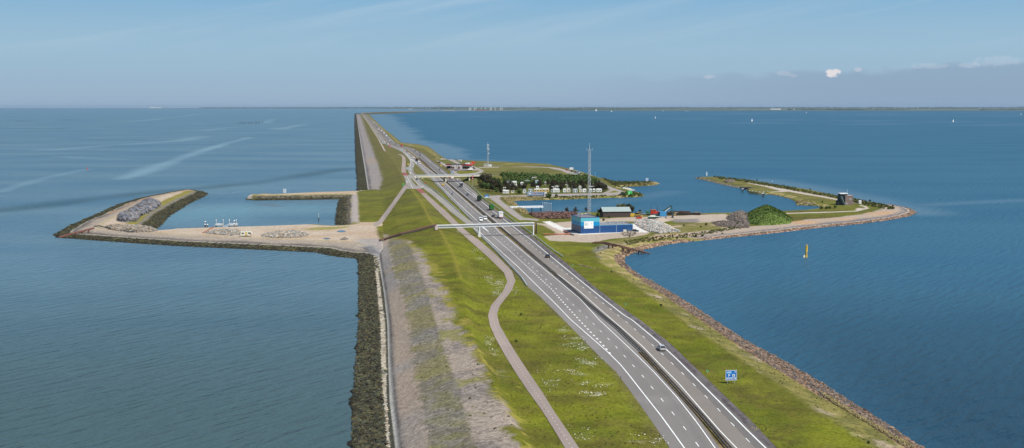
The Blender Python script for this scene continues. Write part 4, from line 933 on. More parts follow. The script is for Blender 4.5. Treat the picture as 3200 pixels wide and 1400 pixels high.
car = lambda c, st='hatch': (('car', c, st), lambda: make_car(c, st))
def putcar(c, x, y, rz, label, st='hatch', group=None, cat='car', off=.12): k, b = car(c, st); return put(k, b, x, y, rz, label, cat, group, off)
GM = 'vehicles driving on the motorway near the pipe bridge'
putcar('silver', 2067, 1093, heading(MRR, 1090), 'silver hatchback driving away in the outer lane, nearest car to the viewer', 'hatch', GM)
putcar('black', 1711, 804, heading(MRR, 804), 'black estate car driving away just past the crash barrier end', 'estate', GM)
put(('van','white'), lambda: make_van('white'), 1502, 691, heading(MLL2, 700, False), 'white van coming towards the viewer, left one of the two abreast', 'van', GM)
put(('van','white'), None, 1516, 687, heading(MLR, 690, False), 'white van coming towards the viewer, right one of the two by the median', 'van', GM)
putcar('dark blue', 1541, 678, heading(MRR, 678), 'dark blue hatchback beside the white box lorry', 'hatch', GM)
put('boxlorry', lambda: make_truck('white', 'white', 9.0, 4.0, 'box', True), 1563.5, 681, heading(MRR, 681), 'white box lorry with red lettering on its tail, driving away', 'lorry', GM)
put('greenskip', lambda: make_truck('green', 'green', 8.5, 3.7, 'skip'), 1535.5, 656, heading(MRR, 656), 'bright green container lorry behind the dark one', 'lorry', GM)
put('darkskip', lambda: make_truck('dark green', 'dark green', 8.5, 3.9, 'skip'), 1497.5, 628, heading(MRR, 628), 'dark green container lorry, almost black, beside the blue sign', 'lorry', GM)
putcar('blue', 1461, 610, heading(MRR, 610), 'blue grey car driving away ahead of the container lorries', 'sedan', GM)
putcar('grey', 1413, 608, heading(MLL, 608, False), 'grey car coming towards the viewer below the road bridge', 'hatch', GM)
put(('van','yellow'), lambda: make_van('yellow', 4.6, 1.9, 1.95), 1384.5, 580, heading(MLL, 580, False), 'yellow van coming out from under the road bridge', 'van', GM)
put('openlorry', lambda: make_truck('grey', 'silver', 9.0, 3.9, 'open'), 1441, 584, heading(MRR, 584), 'grey lorry with a dark open rear, just past the road bridge', 'lorry', GM)
put('smallbox', lambda: make_truck('white', 'white', 7.0, 3.0, 'box'), 1413, 560, heading(MRR, 560), 'white box lorry passing under the road bridge', 'lorry', GM)
putcar('red', 1405, 556.5, heading(MRL, 557), 'red car half hidden under the road bridge', 'hatch', GM)
putcar('dark blue', 1302.5, 562.5, heading(RAR, 562, False), 'dark blue car coming down the slip road', 'hatch')
putcar('white', 1271, 571, R(-80), 'white car waiting at the junction on top of the dike', 'estate')
GU = 'vehicles on the motorway bend behind the road bridge'
for c, x, y, ln, aw, lab, st in (('grey', 1372.5, 531, MRR, 1, 'grey car in the outer lane level with the filling station', 'estate'), ('silver', 1349, 513, MRR, 1, 'silver car in the outer lane left of the filling station', 'hatch'),
    ('black', 1313, 485.5, MRR, 1, 'black car at the start of the filling station exit lane', 'hatch'), ('dark blue', 1311, 479, MRR, 1, 'dark blue car on the bend just before the filling station exit', 'hatch'), ('black', 1297, 473, MRR, 1, 'black car on the far side of the bend opposite the red lorry', 'sedan'),
    ('black', 1271, 476, MLL, 0, 'black car coming round the bend on the left carriageway', 'hatch'), ('white', 1265, 471, MLL, 0, 'white car coming round the bend on the left carriageway', 'hatch')):
    putcar(c, x, y, heading(ln, y, bool(aw)), lab, st, GU)
put(('van','white'), None, 1292, 494, heading(MLL, 494, False), 'white van on the left carriageway in front of the tanker convoy', 'van', GU)
put('darklorry', lambda: make_truck('black', 'black', 8, 3.4, 'skip'), 1302, 504, heading(MLL, 504, False), 'dark tractor unit towing behind the white van', 'lorry', GU)
put('whitelorry', lambda: make_truck('white', 'white', 9, 3.4, 'box'), 1310, 512, heading(MLL, 512, False), 'white and red lorry following the dark one on the left carriageway', 'lorry', GU)
put('redlorry', lambda: make_truck('red', 'red', 10, 3.8, 'box'), 1254.5, 458, heading(MRR, 458), 'red lorry on the far bend of the motorway', 'lorry', GU)
# far traffic
rf = random.Random(11); FM = {}
def far_v(c, big, x, y, rz, label, group):
    if (c, big) not in FM:
        o = simple_car(c, big).build('car' if big < 1 else 'van' if big == 1 else 'lorry', [PM(c), M_GLASS]); FM[(c, big)] = o
    else: o = FM[(c, big)].copy(); COL.objects.link(o)
    X, Y = G(x, y, ZR + .1); o.location = (float(X), float(Y), ZR + .1); o.rotation_euler = (0, 0, rz); tag(o, label, ['car', 'van', 'lorry'][big], group)
def lanes(L1, L2, y, t):
    a = np.interp(y, [p[1] for p in L1], [p[0] for p in L1]); b = np.interp(y, [p[1] for p in L2], [p[0] for p in L2]); return float(a + (b - a) * t)
WL = {'white': 'tiny white {} in the queue driving away along the causeway', 'dark': 'tiny dark {} in the queue driving away along the causeway', 'red': 'tiny red {} in the queue driving away along the causeway'}
for (x, y, c, b) in ((1200,418,'white',2),(1207.5,427,'white',2),(1184.5,406,'white',2),(1192.5,411,'white',2),(1168,385,'white',2),(1157.5,377,'white',1),(1209,435,'silver',0),(1217.5,441,'white',1),(1218,443,'black',0),(1236,451,'black',0),(1190,413,'red',0),(1196,416,'black',1),(1187,409,'grey',0),(1175,393,'black',0),(1177,396,'blue',1),(1170,389,'black',0),(1165,384,'red',0),(1160,379,'black',1),(1154,375,'black',1),(1158,376,'grey',0),(1151,371,'black',0),(1164,381,'silver',0),(1172,391,'white',0),(1181,404,'white',1),(1188,404,'red',1),(1191,416,'yellow',0),(1180,400,'black',0),(1141,358,'white',1),(1146,362,'grey',0),(1148,366,'white',0)):
    xx = min(max(x, lanes(MRL, MRR, y, .2)), lanes(MRL, MRR, y, .8)); nm = ['car', 'van', 'lorry'][b]
    cl = 'white' if c in ('white', 'silver') else 'red' if c in ('red', 'yellow') else 'dark'
    far_v(c, b, xx, y, heading(MRR, y), WL[cl].format(nm), f'{cl} {nm} queue on the far causeway')
for (x, y, c) in ((1201,444,'white'),(1207,449,'black'),(1214,450,'white'),(1183,421,'black'),(1180,418,'grey'),(1171,404.5,'black'),(1163,395,'silver'),(1161,393,'black'),(1155,385,'black'),(1150,378,'black'),(1149.5,374,'grey'),(1141.5,365.5,'white'),(1138,361,'white'),(1131.5,353.3,'white'),(1152,381,'black'),(1145,370,'silver')):
    xx = min(max(x, lanes(MLL, MLR, y, .2)), lanes(MLL, MLR, y, .8)) if y > 356 else x
    cl = 'pale' if c in ('white', 'silver') else 'dark'
    far_v(c, 0, xx, y, heading(MLL, y, False), f'tiny {cl} car coming towards the viewer along the far causeway', f'{cl} oncoming cars on the far causeway')
# parked and local ones
put('semi', make_semi, 1679, 615.5, R(3), 'articulated lorry with a blue grey trailer parked along the camping road', 'lorry')
putcar('black', 1942, 609.5, R(170), 'black car on the bank road beside the green container', 'estate')
putcar('white', 1793, 712, R(100), 'white car parked behind the left end of the blue hall', 'hatch')
putcar('black', 1985.5, 724, R(20), 'black car parked at the right end of the blue hall', 'estate')
putcar('black', 1372, 508.5, R(140), 'black car on the filling station approach road', 'hatch')
putcar('grey', 1426, 534.5, R(30), 'grey car leaving the pumps of the filling station', 'hatch')
putcar('red', 1772, 532, R(-60), 'red car parked along the outer dike road', 'hatch')
putcar('black', 1788, 537, R(-60), 'black car parked along the outer dike road in front of the white information box', 'sedan')
putcar('black', 1800, 540, R(-55), 'black car parked close behind the white camper van on the dike road', 'estate')
put(('van','silver'), lambda: make_van('silver'), 1806, 541.5, R(-55), 'silver van parked behind two dark cars on the dike road', 'van')
put(('van','cream'), lambda: make_van('cream', 6.2, 2.2, 2.9), 1435, 506, R(150), 'white camper van parked on the road behind the filling station', 'camper van')
for i, (x, y, c) in enumerate(((1473,523.5,'black'),(1479,525,'black'),(1482,528,'dark blue'))):
    putcar(c, x, y, R(100), ['black car parked right of the filling station shop', 'black car parked between two others right of the filling station', 'dark blue car parked nearest the loop road by the filling station'][i], 'hatch', 'cars parked by the filling station')
putcar('black', 1396, 524, R(180), 'dark car under the left end of the filling station canopy', 'estate')
# tanker
def tanker():
    root = empty('tank_trailer', (0, 0, 0))
    MB().cyl((-5, 0, 2.1), (5, 0, 2.1), 1.1, n=14).build('tank', PM('white'), root, smooth=False)
    MB().box(-5, 5, -.5, .5, .5, 1.0).build('chassis', M_CHAS, root); wheels(root, (-3.8, -2.5, 3.5), 2.4, .48, .3); return root
put('tank', tanker, 1469, 533.5, R(22), 'white tank trailer standing on the grass island by the filling station', 'tank trailer').scale = (.55, .7, .7)
def caravan():
    root = empty('caravan', (0, 0, 0)); h = 1.15
    b = MB().prism([(-3, .5), (-3.1, 1.2), (-2.8, 2.5), (-.4, 2.62), (-.3, 2.75), (2.2, 2.6), (2.9, 2.0), (3.1, .9), (2.9, .5)], -h, h); b.build('body', PM('cream'), root)
    for x0, x1, z0, z1 in ((-2.4, -1.2, 1.35, 1.95), (1.0, 2.6, 1.4, 2.1)): MB().box(x0, x1, -h - .02, -h + .01, z0, z1).build('window', M_GLASS, root)
    MB().box(-.35, .35, -h - .03, -h + .01, .55, 2.4).build('door', PM('yellow'), root)
    MB().box(2.0, 3.0, -h - .025, -h + .01, .7, 1.1).build('stripe', PM('red'), root)
    MB().box(-2.9, -2.5, -.3, .1, 2.5, 3.0).build('roof_hatch', PM('white'), root)
    wheels(root, (-.6, .4), 2.2, .33); return root
put('caravan', caravan, 770.5, 738, R(4), 'cream snack caravan with a yellow door on the harbour quay', 'caravan')
# ================================================================ STRUCTURES
def S(x, y, z=3.6):
    """metres per photo pixel at ground point (x, y)"""
    return float(G(x, y, z)[1]) * 1.004 / F
def root_at(name, x, y, rz, label, cat, group=None, off=0.0): return empty(name, P(x, y, off), rz, label, cat, group)
M_CONC = mat('concrete', (.46,.42,.35), .9); M_CREAM = mat('cream_concrete', (.72,.64,.46), .85); M_WSTEEL = mat('white_steel', (.80,.80,.78), .4); M_LGREY = mat('light_steel', (.45,.47,.48), .5, .2)
M_RUST = mat('rusty_steel', (.115,.055,.035), .8, var=.35, scale=3); M_DARKS = mat('dark_steel', (.04,.035,.03), .7); M_ORP = mat('orange_pipe', (.34,.115,.06), .6); M_WOOD = mat('dark_timber', (.05,.04,.03), .9, var=.3)
# --- road bridge
def road_bridge():
    a = P(1314, 560, 0); bx_ = G(1303, 550, 9.6); ex = G(1498, 546.5, 9.6)
    x0, y0 = map(float, bx_); x1, y1 = map(float, ex); L_ = math.hypot(x1 - x0, y1 - y0); rz = math.atan2(y1 - y0, x1 - x0)
    root = empty('road_bridge', (x0, y0, 0), rz, 'cream concrete road bridge crossing over the motorway', 'road bridge')
    MB().box(0, L_, -4.5, 4.5, 8.75, 9.25).build('deck', M_CONC, root)
    for s in (-1, 1):
        MB().box(-1, L_ + 1, s*4.75 - .24, s*4.75 + .24, 8.55, 9.3).build('edge_beam', M_CREAM, root)
        r = MB()
        for z in (9.55, 9.8, 10.05, 10.3, 10.5): r.bar((-1, s*4.75, z), (L_ + 1, s*4.75, z), .11)
        for i in range(int(L_ / 2.5) + 1): r.box(i*2.5 - .04, i*2.5 + .04, s*4.75 - .04, s*4.75 + .04, 9.3, 10.45)
        r.build('railing', M_LGREY, root)
    MB().box(0, L_, -3.2, 3.2, 9.251, 9.33).build('roadway', mat('bridge_asphalt', (.28,.265,.25), .9), root)
    for px, py in ((1395, 569), (1471, 568)):
        gx, gy = map(float, G(px, py, 3.8)); lx = (gx - x0) * math.cos(rz) + (gy - y0) * math.sin(rz)
        for yy in (-3.2, 3.2): MB().box(lx - .55, lx + .55, yy - .55, yy + .55, 1.0, 8.1).build('pier', M_CREAM, root)
        MB().box(lx - .7, lx + .7, -4.4, 4.4, 7.6, 8.1).build('cross_beam', M_CREAM, root)
    MB().fr((1.0, 9, -4.6, 4.6), (-2, 3, -4.6, 4.6), 5.0, 8.7).build('abutment', M_CREAM, root)
road_bridge()
# embankment road right of the bridge with its guard rail (upper road to the camping)
barrier([(1497,548.3),(1560,549.5),(1622,552),(1690,556),(1760,562)], 'crash barrier along the embankment road behind the dark trees', mat('white_rail', (.62,.6,.56), .5), lim=30)
# --- pipe bridge over the motorway
def pipe_bridge():
    x0, y0 = map(float, G(1364, 704, 10.7)); x1, y1 = map(float, G(1669, 695.5, 10.7)); L_ = math.hypot(x1 - x0, y1 - y0); rz = math.atan2(y1 - y0, x1 - x0)
    root = empty('pipe_bridge', (x0, y0, 0), rz, 'white steel truss bridge carrying a pipe over the motorway', 'pipe bridge')
    zt_, zb = 10.7, 9.35
    for s in (-.7, .7):
        for z in (zt_, zb): MB().bar((0, s, z), (L_, s, z), .26).build('chord', M_WSTEEL, root)
        n = int(L_ / 1.6); t = MB()
        for i in range(n):
            a, b = L_ * i / n, L_ * (i + 1) / n
            t.bar((a, s, zb if i % 2 else zt_), (b, s, zt_ if i % 2 else zb), .1); t.bar((a, s, zb), (a, s, zt_), .08)
        t.build('lattice', M_LGREY, root)
    MB().box(.2, L_ - .2, -.6, .6, zb + .02, zb + .1).build('walkway', mat('grating', (.2,.2,.2), .7), root)
    MB().cyl((0, 0, zb + .55), (L_, 0, zb + .55), .3, n=10).build('pipe', M_LGREY, root)
    for px, py, w_ in ((1492.5, 737, 0), (1671, 732.5, 1)):
        gx, gy, gz = P(px, py); lx = (gx - x0) * math.cos(rz) + (gy - y0) * math.sin(rz)
        lx = min(lx, L_ - .4)
        for s in (-1, 1): MB().cyl((lx + (.5 * s if w_ else 0), s * 1.5, gz - .5), (lx, s * .75, zb), .34, .24, n=8).build('leg', M_WSTEEL, root)
        MB().fr((lx - 1.3, lx + 1.3, -2.4, 2.4), (lx - .9, lx + .9, -1.9, 1.9), gz - .8, gz + .35).build('footing', M_CONC, root)
    MB().box(-.9, .5, -1.1, 1.1, 7.8, 10.2).build('abutment', mat('pinkish_concrete', (.55,.42,.40), .8), root)
    return root
pipe_bridge()
def pipe(pts, r, m, label, cat='pipe', z0=.35, name='pipe_line', ties=True, zs=None):
    Q = []
    for i, (x, y) in enumerate(pts):
        if zs: X, Y = G(x, y, zs[i]); Q.append(Vector((float(X), float(Y), zs[i])))
        else: Q.append(Vector(P(x, y, 0)) + Vector((0, 0, z0)))
    root = empty(name, Q[0], 0, label, cat); mb = MB()
    for a, b in zip(Q[:-1], Q[1:]): mb.cyl(a - Q[0], b - Q[0], r, n=8)
    mb.build('tube', m, root); return root, Q
pipe([(1186,754.5),(1215,745),(1250,734),(1300,722),(1340,711),(1364,706)], .45, M_RUST, 'rusty brown pipe climbing the dike to the left end of the white pipe bridge', z0=.7)
pipe([(1200,751.5),(1215,746.5),(1252,736),(1302,724),(1342,713.5),(1362,709)], .3, M_DARKS, 'thin dark pipe lying beside the rusty pipe up the dike', z0=.4)
r_, Q_ = pipe([(1670,699),(1676,698),(1676.5,731)], .28, M_DARKS, 'dark pipe bending down beside the right leg of the pipe bridge', zs=[9.8, 9.8, 3.9])
r_, Q_ = pipe([(1670,699),(1671.5,701),(1672.5,730)], .32, mat('brass_pipe', (.35,.19,.07), .5), 'tan pipe running down the right leg of the pipe bridge', zs=[9.8, 9.6, 3.9])
pipe([(1698,734),(1740,734),(1782,733),(1770,726),(1760,725)], .4, M_ORP, 'orange red pipe lying on the sand left of the blue hall')
pipe([(1762,725.5),(1795,722.5)], .28, M_DARKS, 'dark pipe lying on the concrete beside the blue hall')
pipe([(1764,727),(1793,736.5)], .28, M_DARKS, 'dark pipe laid over sleepers at the corner of the blue hall')
# trestle pipes running into the water
def trestle(pts, zs, r, label, legs, m=M_RUST, gap=2.0):
    Q = []
    for (x, y), z in zip(pts, zs): X, Y = G(x, y, z); Q.append(Vector((float(X), float(Y), z)))
    root = empty('trestle_pipe', Q[0], 0, label, 'pipe')
    for off, rr_ in ((0, r), (gap, r * .8)):
        mb = MB()
        for a, b in zip(Q[:-1], Q[1:]):
            d = (b - a).normalized(); n_ = Vector((-d.y, d.x, 0)).normalized() * off
            mb.cyl(a - Q[0] + n_, b - Q[0] + n_, rr_, n=8)
        mb.build('tube', m, root)
    for (i, t) in legs:
        p = Q[i].lerp(Q[i + 1], t) - Q[0]; d = (Q[i + 1] - Q[i]).normalized(); n_ = Vector((-d.y, d.x, 0)).normalized() * gap
        mb = MB().cyl((p.x, p.y, -Q[0].z - .5), p, r * .8, n=8).cyl((p.x + n_.x, p.y + n_.y, -Q[0].z - .5), p + n_, r * .8, n=8).bar(p, p + n_, r)
        mb.build('bent', m, root)
trestle([(1857,757),(1890,758),(1940,769),(1985,781),(2018,790.5)], [3.9, 4.1, 3.8, 2.2, .1], .42, 'brown twin pipe on trestles running down the bank into the bay', [(1, .5), (2, .2), (2, .6), (3, .3)], gap=-2.6)
trestle([(187,742.5),(222,731.5),(262,722),(295,713)], [.2, 1.8, 3.2, 4.6], .38, 'rust red twin pipe on trestles running off the tip of the left breakwater', [(0, .9), (1, .4), (1, .9), (2, .5)], mat('rust_red', (.15,.055,.038), .7, var=.3), gap=3.4)
pipe([(293,712.5),(310,711),(330,716),(345,718)], .35, M_DARKS, 'black hose continuing inland from the rust red pipe', z0=1.0)
pipe([(634,729),(650,721),(658,715),(668,712)], .3, M_ORP, 'thin red pipe lying across the harbour quay', z0=.3)
# --- lattice masts
def mast(name, x, y, top, w0, w1, label, mm=M_LGREY, cross=None, dishes=()):
    X, Y, Z = P(x, y); sc = Y * 1.004 / F; Hm = (y - top) * sc
    root = empty(name, (X, Y, Z), R(20), label, 'mast'); tb = Hm * .9
    for k in range(4):
        a = R(90 * k + 45); c, s = math.cos(a), math.sin(a)
        MB().cyl((c*w0*.7, s*w0*.7, -.5), (c*w1*.7, s*w1*.7, tb), .10, .07, n=6).build('leg', mm, root)
    n = 26; t = MB()
    for i in range(n):
        z0_, z1_ = tb * i / n, tb * (i + 1) / n; r0 = (w0 + (w1 - w0) * i / n) * .7; r1 = (w0 + (w1 - w0) * (i + 1) / n) * .7
        for k in range(4):
            a, b = R(90 * k + 45), R(90 * k + 135)
            if i % 2: a, b = b, a
            t.bar((math.cos(a)*r0, math.sin(a)*r0, z0_), (math.cos(b)*r1, math.sin(b)*r1, z1_), .07)
            t.bar((math.cos(a)*r1, math.sin(a)*r1, z1_), (math.cos(b)*r1, math.sin(b)*r1, z1_), .07)
    t.build('lattice', mm, root)
    MB().cyl((0, 0, tb), (0, 0, Hm), .12, .06, n=6).build('spire', M_WSTEEL, root)
    if cross: MB().bar((-cross, 0, tb + .3), (cross, 0, tb + .3), .14).bar((0, -cross*.6, tb + .3), (0, cross*.6, tb + .3), .12).cyl((-cross, 0, tb), (-cross, 0, tb + 1.3), .1, n=5).cyl((cross, 0, tb), (cross, 0, tb + 1.3), .1, n=5).build('cross_arm', M_LGREY, root)
    for z, r in dishes: MB().cyl((.8, -.8, Hm * z), (1.1, -1.1, Hm * z), r, n=12).build('dish', M_WSTEEL, root)
    return root
mast('lattice_mast', 1841, 675, 447, 1.6, 1.1, 'tall steel lattice mast with a cross arm behind the blue hall', cross=2.0)
for q_ in mast('lattice_mast', 1524.5, 518, 444, 1.5, 1.1, 'smaller steel lattice mast on the grass beside the lake', M_LGREY, dishes=((.52, .7), (.68, .6))).children:
    pass
r_ = root_at('antenna_panels', 1524.5, 518, 0, 'white antenna panels fixed near the top of the smaller mast', 'antenna')
zt2 = 74 * S(1524, 518)
for k in range(3):
    for j in (0, 1): MB().box(-.2 + math.cos(k*2.1)*1.2, .2 + math.cos(k*2.1)*1.2, -.2 + math.sin(k*2.1)*1.2, .2 + math.sin(k*2.1)*1.2, zt2*(.72 + .13*j), zt2*(.72 + .13*j) + 2.2).build('panel', M_WSTEEL, r_)
for i, (x, w_, h_, lab) in enumerate(((1518.5, 2.6, 3.2, 'pale equipment cabin left of the smaller mast foot'), (1528, 3.4, 2.8, 'white equipment cabin right of the smaller mast foot'))):
    r_ = root_at('equipment_cabin', x, 520.5, 0, lab, 'cabin')
    MB().box(-w_, w_, -1.8, 1.8, 0, h_).build('wall', M_WSTEEL if i else M_CONC, r_); MB().box(-w_-.15, w_+.15, -1.95, 1.95, h_, h_+.2).build('roof', M_LGREY, r_); MB().box(-.5, .5, -1.84, -1.79, .1, 2.2).build('door', M_LGREY, r_)
r_ = root_at('fence', 1533, 521.3, 0, 'grey mesh fence around the cabins of the smaller mast', 'fence'); f_ = MB()
for z in (1.0, 2.2): f_.bar((0, 0, z), (14, 0, z), .08).bar((14, 0, z), (14, 12, z), .08)
f_.build('rail', M_LGREY, r_)
for i in range(8): MB().box(i*2 - .06, i*2 + .06, -.06, .06, 0, 2.3).build('post', M_LGREY, r_)
# --- the blue hall
def hall():
    gx, gy, gz = P(1815, 730.5)
    ex, ey = map(float, G(1978, 725.5, gz)); rz = math.atan2(ey - gy, ex - gx); W_ = math.hypot(ex - gx, ey - gy); DP = 17.0
    root = empty('hall', (gx, gy, gz), rz, 'blue industrial hall with a taller turquoise block and a white banner', 'industrial hall')
    wt = W_ * 58 / 163; ht, hl = 8.9, 4.35; sk = -.07
    def ridged(name, x0, x1, y0, y1, z0, z1, m):
        MB().box(x0, x1, y0, y1, z0, z1).build(name, m, root)
    B1, B2, B3, BG = mat('navy_cladding', (.012,.065,.20), .45, var=.05), mat('bright_blue_cladding', (.0,.24,.50), .45, var=.04), mat('turquoise_cladding', (.10,.42,.50), .45, var=.04), mat('slate_cladding', (.13,.13,.17), .6)
    ridged('wall', 0, wt, 0, DP, 0, 4.3, B1); ridged('wall', 0, wt, 0, DP, 4.3, 6.6, B2); ridged('wall', 0, wt, 0, DP, 6.6, ht, B3)
    for k in range(1): MB().box(-.04, 0.0, .5, DP - .5, .6, 4.2).build('wall_panel', BG, root)
    ridged('wall', wt, W_, .0, DP * .82, 0, hl, B1)
    MB().box(.3, wt - .3, .3, DP - .3, ht, ht + .05).build('roof', mat('roof_felt', (.17,.155,.165), .95), root)
    MB().box(wt + .003, W_ - .3, .3, DP*.82 - .3, hl, hl + .05).build('roof', mat('roof_felt2', (.23,.215,.22), .95), root)
    pr = MB()
    for a in ((0, wt, 0, .25), (0, wt, DP - .25, DP), (0, .25, .25, DP - .25), (wt - .25, wt, .25, DP - .25)): pr.box(a[0], a[1], a[2], a[3], ht, ht + .35)
    pr.build('parapet', B1, root); pr = MB(); dd = DP * .82
    for a in ((wt, W_, 0, .25), (wt, W_, dd - .25, dd), (W_ - .25, W_, .25, dd - .25)): pr.box(a[0] + (.003 if a[0] == wt else 0), a[1], a[2], a[3], hl, hl + .25)
    pr.build('parapet', mat('light_blue_trim', (.10,.33,.50), .5), root)
    for x in (wt + .15, wt + (W_ - wt) * .5, W_ - .4): MB().box(x - .07, x + .07, -.14, -.002, .1, hl - .05).build('downpipe', mat('trim_pale', (.42,.52,.60), .5), root)
    bn_ = MB().box(1.9, 7.5, -.10, -.02, 2.9, 7.0).build('banner', mat('banner_white', (.82,.82,.80), .6, var=.03), root)
    MG, MGr, MBl = mat('print_grey', (.25,.25,.27), .7), mat('print_green', (.12,.35,.10), .7), mat('print_blue', (.05,.12,.30), .7)
    for x0, x1, z, h_, m in ((2.3,4.2,5.85,.16,MG),(2.3,4.9,5.55,.10,MG),(2.3,3.5,4.9,.34,MGr),(3.8,4.5,4.95,.22,MGr),(2.3,4.8,4.55,.10,MG),(6.2,6.6,5.3,.4,MBl),(2.4,2.8,3.3,.3,MGr),(3.8,4.1,3.3,.3,MBl),(2.6,3.0,6.6,.22,MG),(4.4,4.8,6.6,.22,MG),(6.3,6.7,6.6,.22,MG)):
        MB().box(x0, x1, -.115, -.101, z, z + h_).build('print', m, bn_)
    for x, y, z in ((3.2, 8, ht), (wt + 8.5, 7.5, hl), (wt + 13.8, 8.5, hl), (wt + 17.5, 8.5, hl)): MB().cyl((x, y, z), (x, y, z + 1.0), .35, n=10).cyl((x, y, z + 1.0), (x, y, z + 1.2), .55, n=10).build('roof_vent', M_LGREY, root)
    MB().box(W_ - 3.6, W_ - 1.4, -.05, -.003, 0, 2.6).build('door', mat('door_blue', (.03,.10,.22), .5), root)
    return root
hall()
# brown shed
def shed():
    gx, gy, gz = P(1885, 679.5); ex, ey = map(float, G(1970.5, 678.5, gz)); rz = math.atan2(ey - gy, ex - gx); W_ = math.hypot(ex - gx, ey - gy); h = 3.9; dp = 11
    root = empty('shed', (gx, gy, gz), rz, 'brown corrugated shed with a pale grey green gable roof', 'shed')
    BR = mat('brown_cladding', (.085,.062,.052), .8); b = MB().box(0, W_, 0, dp, 0, h)
    b.add([(0,0,h),(0,dp,h),(0,dp/2,h+2.2),(W_,0,h),(W_,dp,h),(W_,dp/2,h+2.2)], [(0,2,1),(3,4,5)])
    for i in range(40): x = W_ * (i + .5) / 40; b.box(x - .05, x + .05, -.06, 0, .1, h - .05)
    b.build('wall', BR, root); rf_ = MB()
    for s in (0, 1):
        y0, y1 = (-.4, dp / 2) if s == 0 else (dp + .4, dp / 2); z0 = h - .12
        rf_.add([(-.4,y0,z0),(W_+.4,y0,z0),(W_+.4,y1,h+2.3),(-.4,y1,h+2.3),(-.4,y0,z0+.12),(W_+.4,y0,z0+.12),(W_+.4,y1,h+2.42),(-.4,y1,h+2.42)], [(0,1,2,3),(4,7,6,5),(0,4,5,1),(1,5,6,2),(2,6,7,3),(3,7,4,0)])
    rf_.build('roof', mat('grey_green_roof', (.31,.37,.355), .6), root)
    MB().bar((-.4, -.48, h - .1), (W_ + .4, -.48, h - .1), .16).build('gutter', M_LGREY, root)
shed()
# --- filling station
def station():
    gx, gy, gz = P(1393, 528); ex, ey = map(float, G(1470, 529, gz)); W_ = math.hypot(ex - gx, ey - gy); rz = math.atan2(ey - gy, ex - gx)
    root = empty('filling_station', (gx, gy, gz), rz, 'filling station with a long red and black canopy', 'filling station')
    MR_, MBk = mat('signal_red', (.50,.012,.02), .5, var=.03), mat('canopy_black', (.02,.018,.018), .6)
    c = MB().box(0, W_*.80, 0, 13, 4.3, 5.3).build('canopy', MBk, root)
    MB().box(.2, W_*.22, -.15, -.003, 4.32, 5.1).build('fascia', MR_, c); MB().box(W_*.22 + .01, W_*.62, -.13, -.003, 4.35, 4.75).build('fascia', PM('white'), c); MB().box(W_*.62+.01, W_*.8, -.15, -.003, 4.32, 5.1).build('fascia', MR_, c)
    for x in (.19, .42, .65):
        for y in (2, 11): MB().box(W_*x - .25, W_*x + .25, y - .25, y + .25, 0, 4.3).build('column', M_WSTEEL, root)
        MB().box(W_*x + 1, W_*x + 1.9, 3.4, 4.1, 0, 1.9).build('pump', MR_, root); MB().box(W_*x + 1, W_*x + 1.9, 8.4, 9.1, 0, 1.9).build('pump', MR_, root)
    s_ = MB().box(W_*.66, W_*.96, 2.0, 12, 0, 4.0).build('shop', mat('shop_wall', (.45,.42,.40), .7), root)
    MB().box(W_*.68, W_*.94, 1.95, 1.999, .4, 2.8).build('window', M_GLASS, s_)
    MB().box(W_*.8 + .01, W_, 1.5, 12.5, 4.0, 5.0).build('fascia', MR_, s_); MB().box(W_*.7, W_*.84, 9, 14, 5.31, 6.6).build('roof_unit', M_WSTEEL, s_)
    MB().box(-.5, 4.2, 6, 11, 0, 3.0).build('kiosk', MBk, root)
    return root
station()
for i, (x, lab) in enumerate(((1472, 'left red flag in the row by the filling station'), (1474.8, 'middle red flag in the row by the filling station'), (1477.6, 'right red flag in the row by the filling station'))):
    r_ = root_at('flag', x, 531.5 - i*.5, R(10), lab, 'flag', 'red flags at the filling station'); sc = S(x, 531)
    MB().cyl((0, 0, 0), (0, 0, 26*sc), .09, n=6).build('pole', M_WSTEEL, r_)
    MB().box(-.05, 2.6, -.03, .03, 20.5*sc, 26*sc).build('cloth', mat('flag_red', (.60,.03,.025), .8), r_)
def lampost(x, y, h, label, group):
    def b():
        r = empty('street_lamp', (0, 0, 0)); MB().cyl((0, 0, 0), (0, 0, h), .11, .07, n=6).build('pole', M_LGREY, r)
        MB().bar((0, 0, h), (-1.6, 0, h + .15), .08).build('arm', M_LGREY, r); MB().box(-2.2, -1.4, -.15, .15, h + .05, h + .22).build('lamp_head', M_LGREY, r); return r
    return put(('lamp', h), b, x, y, 0, label, 'street lamp', group, off=0)
for x, y, lab in ((1487.5, 592, 'street lamp nearest the viewer beside the dark trees'), (1477, 583, 'street lamp between two others just past the road bridge'), (1465.5, 578, 'street lamp closest to the bridge pier')):
    lampost(x, y, 9.0, lab, 'street lamps by the road bridge')
for x, y, lab in ((1416, 512, 'street lamp on the verge left of the filling station canopy'), (1433.5, 512, 'street lamp standing behind the filling station canopy')): lampost(x, y, 8.0, lab, 'street lamps by the filling station')
